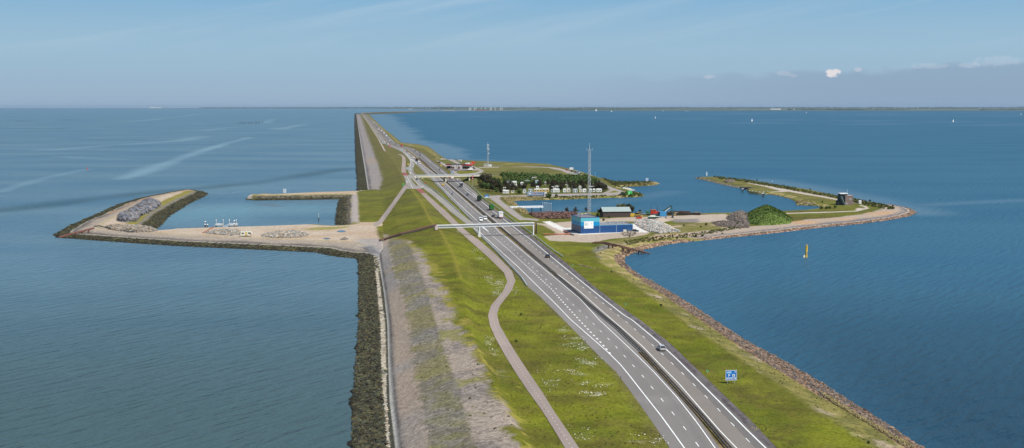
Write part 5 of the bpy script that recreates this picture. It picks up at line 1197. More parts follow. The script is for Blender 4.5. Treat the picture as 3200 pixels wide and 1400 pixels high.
# --- signs
def text_mesh(txt, size, m, parent, loc, rot=(math.pi/2, 0, 0), name='lettering', bold=True):
    cu = bpy.data.curves.new(name, 'FONT'); cu.body = txt; cu.size = size; cu.align_x = 'CENTER'; cu.align_y = 'CENTER'; cu.extrude = .008
    if bold: cu.offset = size * .02
    to = bpy.data.objects.new(name, cu); COL.objects.link(to); dg = bpy.context.evaluated_depsgraph_get()
    me = bpy.data.meshes.new_from_object(to.evaluated_get(dg)); bpy.data.objects.remove(to)
    me.materials.clear(); me.materials.append(m); o = bpy.data.objects.new(name, me); COL.objects.link(o); o.parent = parent; o.location = loc; o.rotation_euler = rot; return o
M_SBLUE = mat('sign_blue', (.0,.17,.56), .4, var=.02); M_SWHITE = mat('sign_white', (.82,.82,.82), .4, var=.02); M_SLB = mat('sign_light_blue', (.10,.40,.75), .4, var=.02)
def parking_sign():
    r = root_at('parking_sign', 2284.5, 1199, R(4), 'large blue parking sign with a white P standing on the near verge', 'road sign')
    b = MB().box(-1.35, 1.35, -.04, .04, .95, 3.40).build('board', M_SBLUE, r)
    f_ = MB()
    for a in ((-1.42, 1.42, .88, .96), (-1.42, 1.42, 3.39, 3.47), (-1.42, -1.34, .961, 3.389), (1.34, 1.42, .961, 3.389)): f_.box(a[0], a[1], -.06, .05, a[2], a[3])
    f_.build('frame', M_SWHITE, b)
    MB().box(-1.2, 1.2, -.055, -.041, 1.12, 1.58).build('name_strip', M_SWHITE, b)
    text_mesh('Breezanddijk', .38, M_SBLUE, b, (0, -.07, 1.35))
    text_mesh('P', .95, M_SWHITE, b, (-.55, -.06, 2.1)); MB().box(.28, .95, -.055, -.041, 1.8, 2.42).build('pictogram', M_SWHITE, b)
    MB().sph((.62, -.06, 2.1), .14, 8, 5).build('pictogram', M_CHAS, b)
    MB().box(-1.2, .1, -.055, -.041, 2.62, 3.18).build('panel', M_SLB, b)
    for z in (3.0, 2.8): MB().box(-1.1, 0, -.07, -.056, z, z + .08).build('lettering', M_SWHITE, b)
    MB().bar((.62, -.06, 2.72), (1.0, -.06, 3.1), .14, .02).box(.82, 1.14, -.07, -.05, 3.08, 3.18).box(1.04, 1.14, -.069, -.051, 2.86, 3.079).build('arrow', M_SWHITE, b)
    for x in (-.9, .85): MB().cyl((x, .1, -.2), (x, .1, 3.3), .06, n=6).build('post', M_LGREY, r)
parking_sign()
def small_board(x, y, w_, h_, zb, m, label, m2=None, rz=0, posts=(-.35, .35), name='road_sign', cat='road sign'):
    r = root_at(name, x, y, rz, label, cat)
    b = MB().box(-w_/2, w_/2, -.03, .03, zb, zb + h_).build('board', m, r)
    if m2: MB().box(-w_/2, w_/2, -.05, -.031, zb, zb + h_*.25).build('strip', m2, b); MB().box(-w_*.25, -w_*.02, -.05, -.031, zb + h_*.35, zb + h_*.6).build('symbol', m2, b); MB().box(w_*.08, w_*.28, -.05, -.031, zb + h_*.35, zb + h_*.6).build('symbol', m2, b)
    for p in posts: MB().cyl((w_*p, .08, -.2), (w_*p, .08, zb + h_*.9), .06, n=6).build('post', M_LGREY, r)
    return r
small_board(1521, 622.5, 2.9, 2.5, 1.0, M_SBLUE, 'blue and white sign on the verge beside the dark green lorry', M_SWHITE)
small_board(1412.5, 546.5, 2.2, 2.0, 1.5, M_SBLUE, 'blue arrow sign standing above the road bridge railing', M_SWHITE)
M_SG = mat('sign_green', (.08,.40,.22), .5); M_SIGNR = mat('sign_red', (.45,.015,.02), .5)
for x, y, lab in ((2211, 1167, 'small green marker plate on the verge near the parking sign'), (1955, 956, 'small green marker plate on the verge beyond the silver car'), (1790, 832.5, 'small green marker plate on the verge near the black car')):
    small_board(x, y, .55, .4, .5, M_SG, lab, posts=(0,), name='marker_plate', cat='marker')
for x, y, lab in ((1477, 584, 'tall board of two red squares with white rings beside the road bridge'), (1218.5, 465.5, 'tall board of two red squares with white rings on the far bend')):
    r_ = root_at('warning_board', x, y, 0, lab, 'warning board'); sc = S(x, y); h_ = (36 if y > 500 else 13) * sc; w_ = (5.2 if y > 500 else 4.2) * sc
    for k in (0, 1):
        z1 = h_ - k * w_ * 1.2; bo = MB().box(-w_/2, w_/2, -.05, .05, z1 - w_*1.1, z1).build('board', M_SIGNR, r_)
        MB().cyl((0, -.09, z1 - w_*.55), (0, -.051, z1 - w_*.55), w_*.24, n=12).build('ring', M_SWHITE, bo)
    MB().cyl((0, .1, 0), (0, .1, h_), .12, n=6).build('post', M_LGREY, r_)
for x, y, w_, h_, lab in ((1276, 533.5, 5.5, 3.2, 'back of a grey road sign beside the slip road'), (1253.5, 473.5, 6.5, 4.6, 'pale grey sign back at the start of the slip road'), (1199, 450.5, 7, 3.4, 'pale grey sign back left of the far bend'), (1282, 519, 0, 0, '')):
    if w_: small_board(x, y, w_*.8, h_*.8, 1.2, M_LGREY, lab, name='sign_back', cat='road sign')
for x, y, lab in ((1276, 517.5, 'small yellow sign at the top of the slip road'), (1379, 522, 'small yellow sign beside the filling station exit')): small_board(x, y, 1.7, 1.7, 1.0, mat('sign_yellow', (.62,.45,.10), .5), lab, posts=(0,))
for x, y, rz, lab in ((1260, 581, R(70), 'green chevron sign at the junction above the harbour road'),): small_board(x, y, 2.6, 1.7, .5, mat('chevron_green', (.02,.36,.10), .5), lab, rz=rz)
for x, y, lab in ((1329.5, 574.5, 'small red and white sign in the grass near the bridge shadow'), (1299, 543.5, 'small red and white sign in the grass left of the road bridge')): small_board(x, y, 1.2, .8, .4, PM('red'), lab, posts=(0,))
def grille(x, y, w_, h_, zb, lab):
    r = root_at('shipping_sign', x, y, 0, lab, 'shipping sign'); g_ = MB()
    for i in range(5): g_.box(-w_/2 + w_*i/4 - .1, -w_/2 + w_*i/4 + .1, -.05, .05, zb, zb + h_)
    for i in range(7): g_.box(-w_/2, w_/2, -.02, .08, zb + h_*i/6 - .12, zb + h_*i/6 + .12)
    g_.build('board', mat('pale_board', (.62,.66,.70), .6), r)
    for s in (-.3, .3): MB().cyl((w_*s, .15, -.3), (w_*s, .15, zb), .12, n=6).build('post', M_LGREY, r)
grille(890, 604.5, 2.4, 3.0, .6, 'pale slatted shipping sign on the northern harbour arm'); grille(2022, 567.5, 2.3, 2.9, .5, 'pale slatted shipping sign on the spit of the right bay')
# light blue L-shaped gantry sign on the outer dike
r_ = root_at('gantry_sign', 1861, 552, 0, 'light blue cantilever sign on the outer dike road', 'road sign'); sc = S(1861, 552)
MB().box(-.15, .15, -.15, .15, 0, 12*sc).build('post', M_SLB, r_); MB().box(-5*sc, .5, -.12, .12, 11.2*sc, 12.6*sc).build('board', M_SLB, r_)
r_ = root_at('information_box', 1785.5, 532.5, 0, 'white box on legs standing by the outer dike road', 'information box')
MB().box(-2.1, 2.1, -1.2, 1.2, .9, 3.3).build('box', PM('white'), r_)
for s in (-1, 1): MB().box(s*1.5-.1, s*1.5+.1, -.1, .1, 0, .9).build('leg', M_LGREY, r_)
r_ = root_at('kiosk', 1799.5, 550.5, 0, 'small white kiosk at the edge of the camping wood', 'kiosk')
MB().box(-2.2, 2.2, -1.5, 1.5, 0, 2.6).build('wall', PM('cream'), r_); MB().box(-2.4, 2.4, -1.7, 1.7, 2.6, 2.8).build('roof', M_LGREY, r_)
# flag in the camping
r_ = root_at('flagpole', 1662.5, 574, 0, 'red white and blue flag on a pole in the camping wood', 'flag'); sc = S(1662, 574)
MB().cyl((0, 0, 0), (0, 0, 22*sc), .12, n=6).build('pole', M_WSTEEL, r_)
MB().box(0, 3.4, -.03, .03, 19.3*sc, 21.8*sc).build('cloth', PM('white'), r_); MB().box(0, 3.4, -.05, .05, 21.2*sc, 21.9*sc).build('cloth', mat('flag_crimson', (.40,.05,.06), .8), r_); MB().box(0, 3.4, -.05, .05, 18.6*sc, 19.3*sc).build('cloth', mat('flag_navy', (.03,.06,.25), .8), r_)
# --- watch tower on the right spit
def tower():
    gx, gy, gz = P(2641, 641.5); root = empty('watch_building', (gx, gy, gz), R(8), 'brick watch building with a dark glazed lookout on top', 'watch building')
    BK = mat('purple_brick', (.20,.145,.13), .9); DK_ = mat('dark_teal_panel', (.012,.022,.026), .6)
    MB().box(0, 5.9, 0, 6.0, 0, 6.8).build('wall', BK, root); MB().box(-.15, 6.05, -.15, 6.15, 6.8, 7.05).build('roof', mat('roof_tan', (.35,.28,.24), .9), root)
    MB().box(-3.6, 0, 0.6, 5.6, 0, 6.9).build('stair_block', DK_, root); MB().box(-5.2, -3.61, .9, 4.6, 0, 3.4).build('annexe', DK_, root)
    lk = MB().box(-3.4, 1.8, .8, 5.4, 7.06, 8.2).build('lookout', DK_, root); MB().box(-3.7, 2.2, .5, 5.7, 8.21, 8.7).build('roof', M_WSTEEL, lk)
    MB().box(-3.3, 1.7, .74, .79, 7.3, 8.1).build('window', M_GLASS, lk)
    for x, z, w_ in ((3.2, 3.9, 1.3), (.7, .8, .8)):
        f_ = MB().box(x, x + w_, -.06, -.002, z, z + 1.1).build('window', M_SWHITE, root); MB().box(x + .15, x + w_ - .15, -.08, -.061, z + .2, z + .9).build('pane', M_GLASS, f_)
    st = MB()
    for i in range(16): st.box(-3.3 + i*.2, -3.0 + i*.2, -.9, -.1, 6.3 - i*.4, 6.4 - i*.4)
    st.bar((-3.4, -.95, 6.6), (-.1, -.95, .2), .12).bar((-3.4, -.1, 6.6), (-.1, -.1, .2), .12); st.build('staircase', mat('teal_steel', (.25,.40,.42), .5), root)
    MB().cyl((2.6, 3, 7.05), (2.6, 3, 11.6), .12, .05, n=6).build('antenna', M_WSTEEL, root)
tower()
r_ = root_at('garage', 2687, 637, 0, 'small white box beside the fence right of the watch building', 'cabinet'); MB().box(-.9, .9, -.8, .8, 0, 2.2).fr((-1, 1, -.9, .9), (-.6, .6, -.5, .5), 2.2, 2.6).build('box', PM('white'), r_)
r_ = root_at('fence', 2665, 641, R(3), 'dark railing between the watch building and the white cabinet', 'fence'); f_ = MB()
for z in (.6, 1.2): f_.bar((0, 0, z), (5, 0, z), .07)
for i in range(6): f_.box(i - .05, i + .05, -.05, .05, 0, 1.3)
f_.build('railing', M_CHAS, r_)
# harbour light on the far tip
r_ = root_at('beacon', 2208, 549, 0, 'white harbour beacon on the tip of the far spit', 'beacon'); sc = S(2208, 549)
MB().cyl((0, 0, 0), (0, 0, 10.5*sc), 2.0*sc, 1.7*sc, n=12).build('tower', M_WSTEEL, r_); MB().cyl((0, 0, 10.5*sc), (0, 0, 12.6*sc), 1.2*sc, .8*sc, n=10).build('lantern', M_WSTEEL, r_)
# --- quays, jetties, dolphins
def pile_cap(root, x, y, z0, z1, r=.28, cap=True, m=M_WOOD, nm='pile'):
    o = MB().cyl((x, y, z0), (x, y, z1), r, n=8).build(nm, m, root)
    if cap: MB().sph((x, y, z1 + .12), r * 1.5, 8, 5).build('cap', M_SWHITE, o)
def dolphin(x, y, label, group, hs=(3.6, 2.1, 2.1), z0=-1.0):
    X, Y = map(float, G(x, y, 3.3)); r = empty('mooring_dolphin', (X, Y + 3.5, 0), 0, label, 'mooring post', group)
    for (dx, dy), h_ in zip(((-.7, .6), (-.6, -.5), (.7, -.2)), hs): pile_cap(r, dx, dy, z0, h_ + 1.2)
def harbour_dolphin(x, y, label):
    # base hidden behind the quay edge
    dolphin(x, y, label, 'mooring posts in the left harbour', (5.0, 3.6, 3.4))
harbour_dolphin(640, 711.5, 'group of three white topped mooring posts left of the landing stage'); harbour_dolphin(731, 708.5, 'group of three white topped mooring posts right of the landing stage')
def landing():
    X, Y = map(float, G(668, 709.5, 3.3)); r = empty('landing_stage', (X, Y + 2.5, 0), R(2), 'white landing stage with stairs and four capped posts', 'landing stage')
    for x in (.5, 4.6, 8.2, 12.2): pile_cap(r, x, 1.6, -1, 6.9, .2, m=M_LGREY)
    for x0, x1 in ((0, 4.6), (8, 13)):
        MB().box(x0, x1, 0, 2.6, 3.9, 4.1).build('deck', M_CONC, r); f_ = MB()
        for z in (4.5, 4.9): f_.bar((x0, 0, z), (x1, 0, z), .12); f_.bar((x0, 2.6, z), (x1, 2.6, z), .12)
        f_.build('railing', M_SWHITE, r)
        for x in (x0 + .4, x1 - .4): MB().cyl((x, 1.2, -1), (x, 1.2, 3.9), .3, n=6).build('pile', M_WOOD, r)
    f_ = MB(); f_.bar((4.2, -.5, 3.0), (8.2, -.4, 4.9), .15).bar((4.0, .8, 3.0), (8.2, .9, 4.9), .15)
    for i in range(10): t_ = i / 9; f_.box(4.1 + 4*t_, 4.5 + 4*t_, -.4, 1.0, 2.4 + 1.6*t_, 2.5 + 1.6*t_)
    f_.build('staircase', M_SWHITE, r)
landing()
X, Y = map(float, G(996, 693, 0)); r_ = empty('mooring_pole', (X, Y, 0), 0, 'single tall pole standing in the inner harbour', 'mooring pole'); MB().cyl((0, 0, -1), (0, 0, 2.6), .28, n=8).build('pile', M_WOOD, r_); MB().cyl((0, 0, 2.6), (0, 0, 5.4), .16, n=8).build('upper_pole', mat('pale_pole', (.5,.52,.45), .7), r_)
def jetty():
    a = Vector(P(1594.5, 648, .9)); ex, ey = map(float, G(1697, 646, a.z)); d = Vector((ex - a.x, ey - a.y)); L_ = d.length; rz = math.atan2(d.y, d.x)
    r = empty('jetty', a, rz, 'white jetty with lattice sides reaching into the camping basin', 'jetty')
    MB().box(0, L_, -1, 1, -.1, .1).build('deck', M_SWHITE, r)
    for s in (-1.05, 1.05):
        g_ = MB(); g_.bar((0, s, .6), (L_, s, .6), .22).bar((0, s, -.45), (L_, s, -.45), .3); n_ = 18
        for i in range(n_): g_.bar((L_*i/n_, s, -.4 if i % 2 else .6), (L_*(i+1)/n_, s, .6 if i % 2 else -.4), .14)
        g_.build('girder', M_SWHITE, r)
    for x in (L_*.66, L_*.93): MB().cyl((x, 0, -a.z - 1), (x, 0, -.1), .3, n=8).build('pile', M_WOOD, r)
    for i in range(5): pile_cap(r, L_ + .4 + i*.95, 2.2 - i*2.1, -a.z - 1, 2.6, .2, m=M_LGREY)
jetty()
def old_quay():
    a = P(2340, 600, 0); X0, Y0 = map(float, G(2339, 604, 0)); X1, Y1 = map(float, G(2371, 609, 0)); X2, Y2 = map(float, G(2401, 606.5, 0))
    r = empty('timber_quay', (X0, Y0, 0), 0, 'timber quay on dark piles along the far spit', 'quay')
    pts = [(0, 0), (X1 - X0, Y1 - Y0), (X2 - X0, Y2 - Y0)]
    for (ax, ay), (bx_, by_) in zip(pts[:-1], pts[1:]):
        MB().bar((ax, ay, 1.9), (bx_, by_, 1.9), 1.2, .35).build('deck', mat('mossy_deck', (.25,.25,.07), .9), r); n_ = max(4, int(math.hypot(bx_-ax, by_-ay) / 1.9))
        for i in range(n_): t_ = (i + .5) / n_; pile_cap(r, ax + (bx_-ax)*t_, ay + (by_-ay)*t_ - .7, -1, 2.4, .22, cap=i % 3 == 0, m=mat('pale_pile', (.22,.21,.15), .9))
old_quay()
for x, y, lab in ((2320.5, 602, 'pair of white topped posts left of the timber quay'), (2384, 617, 'pair of green white topped posts in front of the timber quay')):
    X, Y = map(float, G(x, y, 0)); r_ = empty('mooring_dolphin', (X, Y, 0), 0, lab, 'mooring post', 'mooring posts by the timber quay'); pile_cap(r_, -.5, 0, -1, 3.0, .3); pile_cap(r_, .6, .3, -1, 3.2, .3)
r_ = root_at('barge_wreck', 2333, 589, R(10), 'dark flat barge lying on the bank behind the posts', 'barge'); MB().fr((-4.5, 5.5, -3, 3), (-5.5, 6.5, -3.6, 3.6), 0, 1.0).build('hull', M_CHAS, r_)
X, Y, Z = P(2560, 640, 0); r_ = empty('small_jetty', (X - 6, Y, 0), R(2), 'short grey jetty in the reeds of the inner bay', 'jetty')
MB().box(-3.5, 9, -.8, .8, 1.6, 1.85).build('deck', M_CONC, r_)
for x in (-3, -.5, 2, 5): MB().cyl((x, 0, -1), (x, 0, 1.6), .25, n=6).build('pile', M_WOOD, r_)
# --- marks on the water
def water_thing(name, x, y, label, cat, group=None, rz=0): X, Y = map(float, G(x, y, 0)); return empty(name, (X, Y, 0), rz, label, cat, group)
r_ = water_thing('buoy', 2519, 804, 'tall yellow spar buoy standing in the bay', 'buoy'); sc = 73/(804-HZ)
MYB = mat('buoy_yellow', (.72,.44,.02), .4); b_ = MB().cyl((0, 0, -.5), (.12, 0, 36*sc), .58, .56, n=12).build('body', MYB, r_)
MB().cyl((.12, 0, 36*sc), (.14, 0, 37.5*sc), .66, n=10).build('collar', MYB, r_); MB().cyl((.14, 0, 37.5*sc), (.16, 0, 42.5*sc), .15, n=8).build('topmark', mat('buoy_tip', (.6,.35,.30), .6), r_)
MB().box(-.1, .4, -.64, -.5, 10*sc, 19*sc).build('number_plate', mat('buoy_plate', (.55,.35,.20), .6), b_)
MB().fr((-1.5, -.55, -.3, .3), (-1.1, -.6, -.2, .2), .0, 1.2).build('ladder', PM('cream'), r_)
r_ = water_thing('buoy', 273, 530, 'small red buoy far out on the left', 'buoy'); MB().cyl((0, 0, -.3), (0, 0, 1.2), 1.0, .5, n=10).build('body', mat('buoy_red', (.45,.03,.02), .5), r_); MB().cyl((0, 0, 1.2), (0, 0, 3.2), .2, n=6).build('topmark', mat('buoy_red', (.45,.03,.02), .5), r_)
for i in range(14): r_ = MB().cyl((0, 0, -1), (0, 0, 6 + (i*7) % 4), .9, n=6).build('fishing_stake', M_WOOD); X, Y = map(float, G(745 + i*5.6 + (i*3) % 4, 388 - (i*2) % 3 - i*.15, 0)); r_.location = (X, Y, 0); tag(r_, 'thin fishing stake standing in the row far out on the left', 'stake', 'fishing stakes far out on the left')
M_SAIL = mat('sail_cloth', (.80,.80,.77), .8); M_HULL = mat('hull_white', (.7,.7,.7), .4)
def sail(x, y, h_px, label, dark=False, two=True, rz=0.4):
    r = water_thing('sailing_boat', x, y, label, 'sailing boat', 'sailing boats on the lake', rz); sc = 73 / (y - HZ); h = h_px * sc
    MB().add([(-.3*h,0,0),(-.28*h,.07*h,.09*h),(.22*h,.07*h,.09*h),(.38*h,0,.1*h),(.22*h,-.07*h,.09*h),(-.28*h,-.07*h,.09*h),(.3*h,0,-.03*h)], [(1,2,3,4,5),(0,6,2,1),(6,3,2),(6,4,3),(0,5,4,6),(0,1,5)]).build('hull', M_HULL, r)
    MB().cyl((0.03*h, 0, .05*h), (.03*h, 0, h), .012*h, n=6).build('mast', M_LGREY, r)
    MB().add([(.015*h,.0,.13*h),(-.26*h,.04*h,.14*h),(.015*h,0,.97*h),(.015*h,.015*h,.13*h),(-.26*h,.055*h,.14*h),(.015*h,.015*h,.97*h)], [(0,1,2),(5,4,3),(0,2,5,3),(0,3,4,1),(1,4,5,2)]).build('mainsail', M_SAIL, r)
    if two: MB().add([(.05*h,0,.8*h),(.05*h,.02*h,.12*h),(.34*h,.0,.12*h),(.05*h,.015*h,.8*h),(.05*h,.035*h,.12*h),(.34*h,.015*h,.12*h)], [(0,1,2),(5,4,3),(0,3,4,1),(1,4,5,2),(0,2,5,3)]).build('jib', M_SAIL, r)
for x, y, h, lab in ((2350,380,11,'white sailing boat alone on the right half of the lake'), (2979,382,11,'white sailing boat near the right edge of the lake'), (2048,370,7,'small white sailing boat below the row of far woods'), (1863,347.5,9,'large two masted sailing boat close to the far shore'), (1911,350,6,'white sailing boat right of the two masted one'), (3191,359,7,'sailing boat at the far right edge of the picture'), (2520,353.5,4,'tiny sailing boat near the far white building'), (2072,347.5,4,'tiny sailing boat left of a close pair by the far shore'), (2143,347.5,3.5,'left boat of the close pair by the far shore'), (2150,347.5,3.5,'right boat of the close pair by the far shore'), (2413,568,4,'small white sail just behind the far spit')):
    sail(x, y, h, lab, rz=.3 + (x % 7) * .1)
# wind turbines of the far shore
def turbine():
    r = empty('wind_turbine', (0, 0, 0)); MW = mat('turbine_white', (.85,.85,.85), .5)
    MB().cyl((0, 0, 0), (0, 0, 62), 6.5, 5.0, n=8).build('tower', MW, r); MB().box(-2, 2, -5, 4, 61, 65).build('nacelle', MW, r)
    for k in range(3):
        a = R(20 + 120 * k); MB().add([(-3.2,-6,63),(3.2,-6,63),(.3+math.sin(a)*27,-6,63+math.cos(a)*27),(-.3+math.sin(a)*27,-6,63+math.cos(a)*27),(-3.2,-5,63),(3.2,-5,63),(.3+math.sin(a)*27,-5,63+math.cos(a)*27),(-.3+math.sin(a)*27,-5,63+math.cos(a)*27)], [(0,1,2,3),(7,6,5,4),(0,4,5,1),(2,6,7,3),(1,5,6,2),(3,7,4,0)]).build('blade', MW, r)
    return r
tp = None
for i, (x, y) in enumerate(((1466.5,342.5),(1471,342.5),(1482,342.2),(1487,342.4),(1504,342.5),(1516,342.5),(1531.5,342.5),(1536,342.5),(1547,342.4),(1563.5,342.5),(1569,342.5))):
    if tp is None: o = tp = turbine()
    else: o = copy_tree(tp)
    X, Y = map(float, G(x, y + 2.2, 0)); o.location = (X, Y, 0); o.rotation_euler = (0, 0, i * .37)
    tag(o, 'white wind turbine in the bright cluster on the far shore straight behind the camping', 'wind turbine', 'bright wind turbines straight behind the camping')
for i, x in enumerate((1332,1342,1370,1421,1693,1740,1769,1781,1823,2240,2520,2543,2600,2640,2700,2730,2762,2798,2830,2868,2905)):
    o = copy_tree(tp); X, Y = map(float, G(x, 341.2, 0)); o.location = (X, Y, 0); o.rotation_euler = (0, 0, i * .9); o.scale = (.8, .8, .95)
    tag(o, 'faint wind turbine standing alone along the hazy far shore', 'wind turbine', 'faint wind turbines along the far shore')
def farb(x, y, wpx, hpx, col, lab, dpt=60):
    X, Y = map(float, G(x, y, 2)); sc = Y / F; r = empty('far_building', (X, Y, 2), 0, lab, 'building')
    MB().box(-wpx*sc/2, wpx*sc/2, 0, dpt, 0, hpx*sc).build('wall', mat('far_wall_' + col, {'w': (.82,.80,.76), 'r': (.35,.20,.14), 'g': (.4,.4,.4)}[col], .8), r)
    MB().box(-wpx*sc/2, wpx*sc/2, -4, dpt + 4, hpx*sc, hpx*sc + .8*sc).build('roof', mat('far_roof', (.35,.33,.31), .8), r)
for a in ((478,338,18,4.2,'w','long white building on the far left coast'), (497,338,12,3.6,'w','second white building on the far left coast, right of the long one'), (512,338,10,2,'g','low grey building at the end of the far left town'), (1393,346,16,1.6,'w','low white building at the left end of the far causeway works'), (1411,346,16,1.8,'w','low white building at the right end of the far causeway works'), (1502,346,32,3.6,'r','brick red building below the wind turbines'), (2424,342.5,32,3.4,'w','wide white hall on the far right shore'), (2347,345,12,1.6,'r','small reddish building left of the wide white hall'), (2481,344,4,6,'g','narrow tower on the far right shore'), (1281,341.3,12,1.4,'w','small white hall on the shore behind the end of the causeway'), (3062,340,10,1.5,'w','small white building on the shore at the far right')):
    farb(*a)
# things on the yard
def loader(colour, body):
    r = empty('loader', (0, 0, 0)); MB().box(-1.8, 1.4, -.9, .9, .8, 1.7).build('body', PM(colour), r); MB().box(-.8, .6, -.7, .7, 1.7, 2.9).build('cab', M_GLASS, r)
    MB().box(-.9, .7, -.8, .8, 2.9, 3.0).build('roof', PM(colour), r); MB().fr((2.2, 3.0, -1.2, 1.2), (1.9, 3.2, -1.3, 1.3), .2, 1.1).build('bucket', PM(body), r); MB().bar((1.0, -.5, 1.5), (2.5, -.5, .7), .2).bar((1.0, .5, 1.5), (2.5, .5, .7), .2).build('arm', M_CHAS, r)
    wheels(r, (-1.2, .9), 2.2, .65, .45); return r
put('loadery', lambda: loader('yellow', 'yellow'), 1993, 678, R(-20), 'yellow wheel loader at the right end of the brown shed', 'wheel loader', off=0)
put('loadergrey', lambda: loader('grey', 'black'), 1999.5, 668, R(170), 'grey loader parked by the water on the yard', 'wheel loader', off=0)
for x, y, l, w_, h_, c, lab in ((1975, 677.5, 2.6, 2.2, 2.2, 'yellow', 'orange yellow container against the brown shed'), (1997, 683, 3.2, 2.0, 1.0, 'red', 'small rust coloured skip on the yard'), (2015, 671.5, 6, 2.4, 1.0, 'grey', 'grey flatbed trailer near the water'), (2024, 668, 1.8, 1.8, 1.8, 'green', 'small green tank beside the flatbed trailer')):
    r_ = root_at('container' if l != 6 else 'flatbed_trailer', x, y, R(6), lab, 'container' if l != 6 else 'trailer'); MB().fr((-l/2, l/2, -w_/2, w_/2), (-l/2 - .15, l/2 + .15, -w_/2 - .1, w_/2 + .1), .2, h_).build('body', PM(c), r_); MB().box(-l/2 + .3, l/2 - .3, -w_/2 + .1, w_/2 - .1, 0, .2).build('base', M_CHAS, r_)
def crane():
    r = root_at('mobile_crane', 2053, 681, R(5), 'dark green excavator with a raised folded boom on the yard', 'excavator'); MG_ = mat('machine_green', (.03,.075,.07), .5)
    MB().box(-2.6, 2.6, -1.6, -.9, 0, .9).box(-2.6, 2.6, .9, 1.6, 0, .9).build('track', M_CHAS, r); MB().box(-2.8, 1.6, -1.4, 1.4, 1.0, 2.6).build('body', MG_, r); MB().box(.4, 1.9, -1.3, -.1, 2.61, 3.9).build('cab', M_GLASS, r)
    MB().bar((1.2, .4, 2.4), (9.5, .4, 8.0), .7).build('boom', MG_, r); MB().bar((4.0, .4, 3.2), (8.5, .4, 6.6), .35).build('ram', M_WSTEEL, r); MB().bar((9.5, .4, 8.0), (10.4, .4, 1.2), .55).build('stick', MG_, r); MB().fr((9.6, 11.2, -.4, 1.2), (10.0, 10.8, 0, .8), -.2, 1.2).build('bucket', M_CHAS, r)
crane()
r_ = root_at('green_boat', 2043.5, 683.5, R(3), 'green and white boat standing on the yard', 'boat'); MB().fr((-3.6, 3.4, -1.1, 1.1), (-4.0, 4.2, -1.4, 1.4), .3, 1.4).build('hull', mat('boat_green', (.04,.12,.10), .5), r_); MB().box(-3.8, 4.0, -1.3, 1.3, 1.4, 1.55).build('deck', PM('white'), r_); MB().box(-2.5, .8, -.8, .8, 1.55, 2.3).build('cabin', PM('cream'), r_)
r_ = root_at('crusher', 2049, 673, R(4), 'red machine with two thin pipes sticking up behind the boat', 'machine'); MB().box(-3.5, 3, -1.2, 1.2, 1.0, 2.6).build('body', PM('red'), r_); MB().fr((-3.2, -.2, -1.1, 1.1), (-3.8, .2, -1.5, 1.5), 2.6, 3.8).build('hopper', mat('machine_orange', (.45,.10,.05), .6), r_)
for x in (-3.2, 1.0): MB().cyl((x, 0, 2.6), (x, 0, 6.6), .14, n=6).build('exhaust', M_CHAS, r_)
MB().box(-3.6, 3.2, -1.0, 1.0, .1, 1.0).build('track', M_CHAS, r_)
r_ = root_at('screen_box', 2072, 683, R(0), 'light blue box on thin legs beside the excavator', 'container'); MB().box(-2.1, 2.1, -1, 1, 1.4, 4.6).build('box', mat('pool_blue', (.05,.26,.50), .5), r_)
for sx in (-1.8, 1.8):
    for sy in (-.8, .8): MB().box(sx-.12, sx+.12, sy-.12, sy+.12, 0, 1.4).build('leg', M_CHAS, r_)
rj = random.Random(3)
for i, (x, y, l, c) in enumerate(((2090,671,5,'rust'),(2096,672,4,'dark'),(2104,670.5,6,'green'),(2112,672,4,'tan'),(2122,671,5,'dark'),(2136,671.5,14,'white'),(2130,667,12,'rust'),(2150,672,16,'dark'),(2168,672,9,'dark'),(2176,671,6,'tan'))):
    r_ = root_at('scrap_stack', x, y, R(rj.uniform(-12, 12)), f"{['short','low'][i%2]} {dict(rust='rust brown',dark='dark',green='green',tan='tan',white='white')[c]} stack of beams and pipes, " + ['left end of the scrap row','second from the left in the scrap row','beside the tan stack in the scrap row','right of the green stack','left of the long white pipe','slanting over the scrap row','highest one, behind the scrap row','longest one right of the white pipe','second from the right end','at the right end of the scrap row'][i], 'scrap')
    mm = {'rust': M_RUST, 'dark': M_WOOD, 'green': mat('machine_green', (.03,.075,.07)), 'tan': mat('tan_steel', (.35,.26,.17), .8), 'white': PM('white')}[c]
    b_ = MB()
    for k in range(7 if c != 'white' else 1): dx = rj.uniform(-.5, .5); b_.bar((-l/2 + dx, rj.uniform(-1, 1), .2 + k*.2), (l/2 + dx, rj.uniform(-1, 1), .25 + k*.22 + (1.8 if c == 'white' else 0) * 0), .28)
    b_.build('beams', mm, r_)
    if c in ('green', 'tan', 'rust'): MB().box(-.8, .8, -.5, .5, 0, 1.9).build('crate', mm, r_)
r_ = root_at('concrete_mixer', 1953, 729, R(5), 'white compressor trailer standing in front of the blue hall', 'machine'); MB().box(-2.3, 2.4, -.5, .5, .4, .8).build('chassis', mat('beige_steel', (.6,.45,.36), .7), r_); MB().box(-1, .8, -.6, .6, .8, 2.1).build('hood', PM('cream'), r_); wheels(r_, (0,), 1.4, .35)
r_ = root_at('green_container', 1968, 608.5, R(3), 'bright green container at the end of the camping road', 'container'); MB().box(-1.9, 1.9, -1.2, 1.2, .1, 3.0).build('box', mat('lime_green', (.05,.50,.10), .5), r_); MB().box(-1.7, 1.7, -1.1, 1.1, 0, .1).build('base', PM('white'), r_); MB().box(-1.2, -.3, -1.23, -1.201, .4, 2.4).build('door', mat('lime_pale', (.35,.72,.35), .5), r_)
r_ = root_at('brown_hut', 1975, 605.5, R(3), 'brown hut with a grey roof beside the green container', 'hut'); MB().box(-2, 2.2, -1.5, 1.5, 0, 2.4).build('wall', mat('hut_brown', (.16,.10,.08), .8), r_); MB().box(-2.3, 2.5, -1.8, 1.8, 2.4, 2.65).build('roof', M_LGREY, r_)
